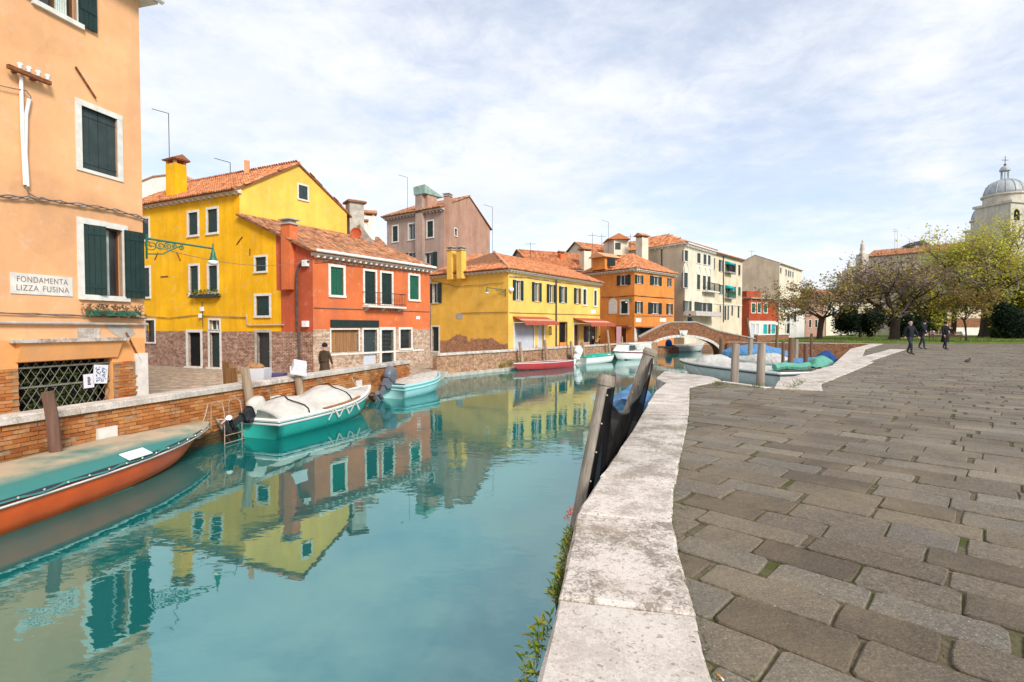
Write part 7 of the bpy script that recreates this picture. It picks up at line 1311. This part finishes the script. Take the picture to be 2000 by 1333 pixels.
    if scarf: th.part('scarf', MB().lathe((0, lean, hip + .545 * k), [(.09 * k, -.03), (.105 * k, .0), (.095 * k, .05), (.08 * k, .06)], 14), M[scarf], body, True)
    return th
c = D(634, 700, 19.2); person('person in brown belted coat and navy hat seen from behind', (c.x, c.y, -.9), -.25, 1.70, 'coat_b', 'jeans', .10, True, hat='navy', arms=((.08, 0.02), (-.02, .0)))
c = G(1777, 693); person('bald walker in dark jacket and grey trousers nearest on the quay', (c.x, c.y, 0), R(180) + .3, 1.74, 'slate', 'jeans', .15, bald=True, arms=((-.10, 0), (.12, 0)), bulk=1.22)
c = D(1801, 660, 33); person('walker in navy jacket with cap and shoulder bag beside the bald walker', (c.x, c.y, 0), R(180) + .55, 1.84, 'navy', 'jeans', .16, hat='black', bag=True, arms=((.12, 0), (-.08, .1)), lean=.10, scarf='slate', bulk=1.15)
c = D(1846, 660, 32.5); person('walker in long black coat and hood with face mask by the bench', (c.x, c.y, 0), R(180) + .2, 1.74, 'black', 'jeans', .14, True, hat='black', arms=((.05, 0), (.16, .1)), scarf='black', bulk=1.15)
p = FB_.P(FB_.uv(1349, 640)[0], 0, -.75); person('person in dark blue jacket looking over the bridge parapet', (p.x, p.y, top(FB_.uv(1349, 640)[0]) - 1.0 + .004), R(180), 1.72, 'navy', 'jeans', .04, hat='black')
for lab, x, d, rz, j, hr in (('seated cafe guest with fair hair under the second awning', 1158, 48.6, -1.2, 'black', 'hair_g'), ('seated cafe guest in maroon next to the lilac curtain', 1171, 48.9, 1.4, 'maroon', 'hair_d')):
    c = D(x, 660, d); gz2 = zc(c.x, c.y); person(lab, (c.x, c.y, gz2), rz, 1.7, j, 'jeans', sit=True, hair=hr, arms=((.12, .2), (.12, .2)))
    chp = T('cafe_chair', 'dark cafe chair under ' + lab.split(' under')[0].split(' next')[0], 'chair', (c.x, c.y, gz2), rz, world=False); chp.part('seat', MB().box((0, .02, .40), (.42, .44, .04)), M['iron']); chp.part('backrest', MB().box((0, -.22, .68), (.42, .03, .4)), M['iron']); [chp.part('leg', MB().tube([(sx * .18, sy * .18, 0), (sx * .18, sy * .18, .4)], .015, 5), M['iron']) for sx in (-1, 1) for sy in (-1, 1)]
c = G(1890, 711); pg = T('pigeon', 'dark grey pigeon walking on the paving', 'pigeon', (c.x, c.y, 0), 0.2, world=False)
pb_ = skinned(pg, 'body', [(-.02, 0, .12), (.06, 0, .14), (.10, 0, .19), (.12, 0, .225), (.155, 0, .222), (-.09, 0, .10), (-.19, 0, .085)], [(0, 1), (1, 2), (2, 3), (3, 4), (0, 5), (5, 6)], [.062, .055, .032, .027, .007, .045, .018], [M['pigeon']], lambda c: 0)
for sg in (1, -1): pg.part('leg', MB().tube([(.01, sg * .025, .09), (.012, sg * .028, .03), (.0, sg * .028, .0), (.035, sg * .028, .004)], .006, 5), M['fred'])
# ================================================================== TREES AND PLANTS
def leaf_quads(mb, c, n, spread, s, flat=1.0):
    for _ in range(n):
        p = Vector((random.gauss(0, spread), random.gauss(0, spread), random.gauss(0, spread * flat))) + c; a = Vector((random.uniform(-1, 1), random.uniform(-1, 1), random.uniform(-.7, .7))).normalized(); b = a.cross(Vector((random.uniform(-1, 1), random.uniform(-1, 1), 1))).normalized(); q = s * random.uniform(.6, 1.3)
        k = len(mb.v); mb.v += [tuple(p - a * q), tuple(p + b * q * .55), tuple(p + a * q), tuple(p - b * q * .55)]; mb.f.append((k, k + 1, k + 2, k + 3))
def tree(name, label, base, H, crown, trunk_h, r0, mats, seed, nl=7, leaves=16, lean=(0, 0), up=.5, levels=3, lsize=.13, droop=0.0, bare=0.0, kids=4, tbark='bark', group='trees in the park', spread=.24):
    rs = random.getstate(); random.seed(seed); th = T(name, label, 'tree', base, group=group); b = Vector(base); tr = MB(); tw = MB(); tips = []
    tp = b + Vector((lean[0], lean[1], trunk_h)); path = [b + (tp - b) * t + Vector((random.uniform(-.06, .06), random.uniform(-.06, .06), 0)) for t in (0, .15, .4, .7, 1)]; path[0] = b - Vector((0, 0, .1)); tr.tube(path, [r0 * 1.5, r0 * 1.08, r0, r0 * .92, r0 * .9], 10)
    def grow(p, d, L, r, lev):
        n = 4; pts = [p]; dd = d.copy()
        for i in range(n): dd = (dd + Vector((random.gauss(0, .17), random.gauss(0, .17), random.gauss(.05 - droop * lev * .05, .12)))).normalized(); pts.append(pts[-1] + dd * L / n)
        (tr if lev < 2 else tw).tube(pts, [r * (1 - .5 * i / n) for i in range(n + 1)], 6 if lev < 2 else 3, cap=False)
        if lev >= levels: tips.append(pts[-1]); tips.append(pts[2]); return
        for i in range(kids + (lev == 0)):
            q = pts[random.choice((2, 3, 4, 4))]; nd = (dd * .55 + Vector((random.gauss(0, .6), random.gauss(0, .6), random.gauss(.10, .38)))).normalized(); grow(q, nd, L * random.uniform(.52, .78), r * .5, lev + 1)
    for i in range(nl):
        a = 6.283 * (i + random.uniform(-.3, .3)) / nl; upk = up * random.uniform(.6, 1.5); grow(tp - Vector((0, 0, random.uniform(0, .25) * trunk_h * .4)), Vector((math.cos(a), math.sin(a), upk)).normalized(), crown * random.uniform(.42, .60) * (1 + .35 * upk * (H / crown - 1) * .5), r0 * random.uniform(.42, .6), 0)
    cz = [t.z for t in tips]; zmax = max(cz); k = (b.z + H - tp.z) / max(.5, zmax - tp.z); rad = sorted(math.hypot(t.x - tp.x, t.y - tp.y) for t in tips); kx = crown / 2 / rad[int(len(rad) * .93)]
    def fit(v):
        z = v[2]; f = 1 + (kx - 1) * max(0, min(1, (math.hypot(v[0] - tp.x, v[1] - tp.y) - r0) / (2 * r0))); return (tp.x + (v[0] - tp.x) * f, tp.y + (v[1] - tp.y) * f, tp.z + (z - tp.z) * k if z > tp.z else z)
    tr.v = [fit(v) for v in tr.v]; tw.v = [fit(v) for v in tw.v]; tips = [Vector(fit(t)) for t in tips]
    th.part('trunk', tr, M[tbark]); cr = th.part('crown_twigs', tw, M['twig'], kind='stuff')
    lvs = [MB() for _ in mats]
    for t in tips:
        hrel = (t.z - tp.z) / max(.1, b.z + H - tp.z)
        if random.random() < bare * (1.3 if hrel > .7 else .8): continue
        i = min(len(mats) - 1, int(random.random() * len(mats))); leaf_quads(lvs[i], t, int(leaves * random.uniform(.4, 1.5)), spread, lsize)
    for mb, m_ in zip(lvs, mats):
        if mb.v: th.part('crown', mb, m_, kind='stuff')
    random.setstate(rs); return th
LF = dict(olive=m_leaf('olive_leaf', [(.20, .19, .04), (.37, .31, .06), (.52, .41, .08), (.26, .18, .08)]), brown=m_leaf('brown_leaf', [(.13, .085, .07), (.21, .14, .09), (.28, .20, .08), (.12, .085, .09)]), lime=m_leaf('lime_leaf', [(.40, .44, .06), (.54, .56, .10), (.62, .56, .11), (.36, .37, .06)]), yel=m_leaf('yellow_leaf', [(.50, .42, .06), (.58, .46, .07), (.40, .34, .06)]), dark=m_leaf('evergreen_leaf', [(.010, .022, .012), (.018, .036, .018), (.030, .050, .022)]), mid=m_leaf('shrub_leaf', [(.03, .06, .012), (.05, .09, .02), (.08, .12, .02)]), orange=m_leaf('orange_leaf', [(.42, .18, .02), (.36, .24, .03), (.22, .24, .03)]))
c = D(1597, 664, 60); tree('park_tree', 'spreading autumn tree at the corner of the lawn', (c.x, c.y, .05), 8.8, 14.0, 2.5, .36, [LF['olive'], LF['brown'], LF['olive'], LF['brown']], 11, 8, 7, (.5, 0), .38, 3, .14, 0, .2)
c = D(1745, 664, 57); tree('park_tree', 'broad purplish autumn tree in the middle of the lawn', (c.x, c.y, .05), 10.0, 12.2, 2.6, .48, [LF['brown'], LF['brown'], LF['brown'], LF['yel']], 23, 9, 7, (.2, 0), .55, 3, .14, 0, .2)
c = D(1926, 656, 74); tree('park_tree', 'tall pale lime green tree with thick trunk', (c.x, c.y, .05), 18.0, 14.5, 3.4, .85, [LF['lime'], LF['lime'], LF['yel']], 31, 11, 9, (.3, 0), 1.0, 3, .19, 0, .10, 5, spread=.5)
c = D(1893, 667, 52); tree('park_tree', 'slim leaning young tree with brown leaves beside the bench', (c.x, c.y, .05), 6.4, 5.0, 2.2, .13, [LF['brown'], LF['orange'], LF['olive']], 43, 6, 5, (-.55, 0), .9, 3, .13, 0, .25, 4)
c = D(1862, 655, 80); tree('park_tree', 'tall bare topped tree behind the slim young tree', (c.x, c.y, .05), 16.0, 9.0, 4.5, .35, [LF['lime']], 57, 8, 5, (0, 0), 1.3, 3, .17, 0, .55, 4)
c = D(1800, 655, 72); tree('park_tree', 'yellow green tree behind the walkers', (c.x, c.y, .05), 8.0, 6.0, 2.2, .3, [LF['lime'], LF['mid'], LF['yel']], 61, 8, 10, (0, 0), .7, 3, .17, 0, .05, 4, spread=.45)
c = D(1985, 655, 70); tree('park_tree', 'orange leaved tree at the right end of the lawn', (c.x, c.y, .05), 7.5, 5.5, 1.8, .25, [LF['orange'], LF['lime'], LF['mid']], 71, 8, 10, (0, 0), .7, 3, .17, 0, .05, 4, spread=.4)
def shrub(label, px, y0, y1, d, mat, n, seed, deep=1.0):
    rs = random.getstate(); random.seed(seed); a, b = D(px[0], y1, d), D(px[1], y1, d); z1 = D(px[0], y0, d).z; cx, rx = (a.x + b.x) / 2, (b.x - a.x) / 2; th = T('evergreen_shrub', label, 'shrub', (cx, d, 0), group='evergreens behind the lawn'); mb = MB(); lobes = [(cx + random.uniform(-.75, .75) * rx, d + random.uniform(-.6, .6) * deep, random.uniform(.30, .72) * z1, random.uniform(.28, .5) * rx, random.uniform(.28, .42) * z1) for _ in range(9)]
    for _ in range(n):
        x, y, z, r, h = random.choice(lobes); v = Vector((random.gauss(0, 1), random.gauss(0, 1), random.gauss(0, 1))).normalized() * random.uniform(.65, 1.05); leaf_quads(mb, Vector((x + v.x * r, y + v.y * r, max(.1, z + v.z * h))), 2, .10, .17)
    for x, y, z, r, h in lobes: mb.ico((x, y, z), 1, 2, (r * .72, r * .72, h * .72), .05)
    th.part('crown', mb, mat, kind='stuff'); th.part('trunk', MB().tube([(cx, d, 0), (cx, d, z1 * .5)], .2, 7), M['bark']); random.setstate(rs)
shrub('dark rounded evergreen between the first two park trees', (1638, 1722), 598, 660, 68, LF['dark'], 3600, 3, 1.6); shrub('dark evergreen hedge behind the broad tree trunk', (1718, 1800), 612, 660, 70, LF['dark'], 2600, 5, 1.4); shrub('green shrub with light tips behind the walkers', (1775, 1852), 600, 645, 74, LF['mid'], 2600, 6, 1.4); shrub('dark evergreen at the right edge of the lawn', (1940, 2040), 588, 662, 62, LF['dark'], 3600, 9, 1.6); shrub('small dark shrub next to the thick trunk', (1935, 1985), 622, 662, 66, LF['mid'], 1600, 12, 1.0)
# park bench
c = D(1850, 668, 50); bn = T('park_bench', 'dark red slatted park bench on the lawn behind the walkers', 'bench', (c.x, c.y, .07), .05, world=False)
for k in range(4): bn.part('seat_slat', MB().box((0, -.18 + .12 * k, .45), (3.6, .09, .04)), M['bench'])
for k in range(3): bn.part('back_slat', MB().box((0, .26 + .03 * k, .58 + .14 * k), (3.6, .03, .11)), M['bench'])
for x in (-1.6, 0, 1.6): bn.part('leg', MB().tube([(x, -.22, 0), (x, -.2, .44), (x, .22, .44), (x, .25, 0)], .03, 6), M['iron']); bn.part('armrest', MB().tube([(x, -.22, .44), (x, -.24, .66), (x, .28, .68), (x, .33, .95)], .025, 6), M['iron'])
# weeds growing out of the quay wall, moss in the joints
def weed_bank(name, label, spots, mat, n, s, cat='plant'):
    mb = MB()
    for (x, y, z, rad) in spots:
        for _ in range(n):
            p = Vector((x + random.gauss(0, rad), y + random.gauss(0, rad * 1.6), z + random.gauss(0, rad * .8))); a = Vector((random.uniform(-1, .3), random.uniform(-1, 1), random.uniform(-.2, 1))).normalized(); b = a.cross(Vector((random.uniform(-1, 1), random.uniform(-1, 1), .5))).normalized(); q = s * random.uniform(.5, 1.4); k = len(mb.v); m_ = p + a * q * .5 + Vector((0, 0, .12 * q)); mb.v += [tuple(p), tuple(m_ + b * q * .10), tuple(p + a * q), tuple(m_ - b * q * .10)]; mb.f.append((k, k + 1, k + 2, k + 3))
    return single(name, mb, mat, label, cat, kind='stuff')
sp = [(interp(CL, d) - .05, d, -.05 - .04 * random.random(), .022) for d in [2.1 + .03 * i for i in range(16)]] + [(interp(CL, d) - .035, d, -.07, .014) for d in [2.75 + .035 * i for i in range(28)]]
weed_bank('wall_weeds', 'green and yellow weeds growing from the quay wall below the coping', sp, M['weed'], 13, .05); weed_bank('coral_plant', 'orange red plant sprig at the foot of the net post', [(.46, 3.86, .02, .014), (.43, 3.82, .0, .012), (.41, 3.80, -.03, .010)], M['coral'], 12, .04)
ms = [(interp(CR, d) + random.uniform(-.01, .02), d, .004, .012) for d in [1.9 + .03 * i for i in range(330)] if random.random() < .35 and d < 11.8] + [(1.33, 3.95, .01, .02)] * 3
weed_bank('joint_moss', 'moss and small grass along the inner edge of the coping', ms, M['moss'], 9, .022, 'moss')
gr_ = [(6.35 + .08 * i + random.uniform(-.1, .1), 11.75 + .10 * i, .01, .05) for i in range(13)] + [(4.9 + .4 * random.random(), 12.4 + .5 * random.random(), .008, .05) for _ in range(8)] + [(5.6 + .3 * random.random(), 11.9 + .3 * random.random(), .008, .05) for _ in range(5)]
weed_bank('quay_grass', 'bright grass tufts on the paving at the basin corner', gr_, M['tuft'], 26, .06, 'grass')
tuf = [(e1 * a + e2 * b_) for _, a, b_, _, _ in random.sample(stones[:500], 70)]; weed_bank('paving_moss', 'moss tufts in the joints of the quay paving', [(p.x, p.y, -.012, .018) for p in tuf], M['moss'], 12, .02, 'moss')
wl2 = [(FW2.P(random.uniform(5, 9), WZ + .25, .12)) for _ in range(16)]; weed_bank('bank_weeds', 'green weeds at the foot of the far parapet beside the red skiff', [(p.x, p.y, p.z + random.uniform(0, .4), .10) for p in wl2], M['weed'], 22, .16)
cb = T('cigarette_end', 'orange and white cigarette end beside the coping', 'cigarette end', G(1402, 1318, .004)); p = G(1402, 1318, .006); cb.part('filter', MB().tube([p, p + Vector((.006, -.02, 0))], .004, 8), M['yolk']); cb.part('paper', MB().tube([p + Vector((.006, -.02, 0)), p + Vector((.009, -.032, 0))], .004, 8), M['white_p'])
# fallen leaves on the lawn edge
fl = MB()
for _ in range(900):
    y = random.uniform(45.5, 60); x = random.uniform(30, 60)
    if inside((x, y), LAWN): leaf_quads(fl, Vector((x, y, .09)), 1, .01, .09)
single('fallen_leaves', fl, LF['brown'], 'brown fallen leaves scattered over the lawn', 'leaves', kind='stuff')
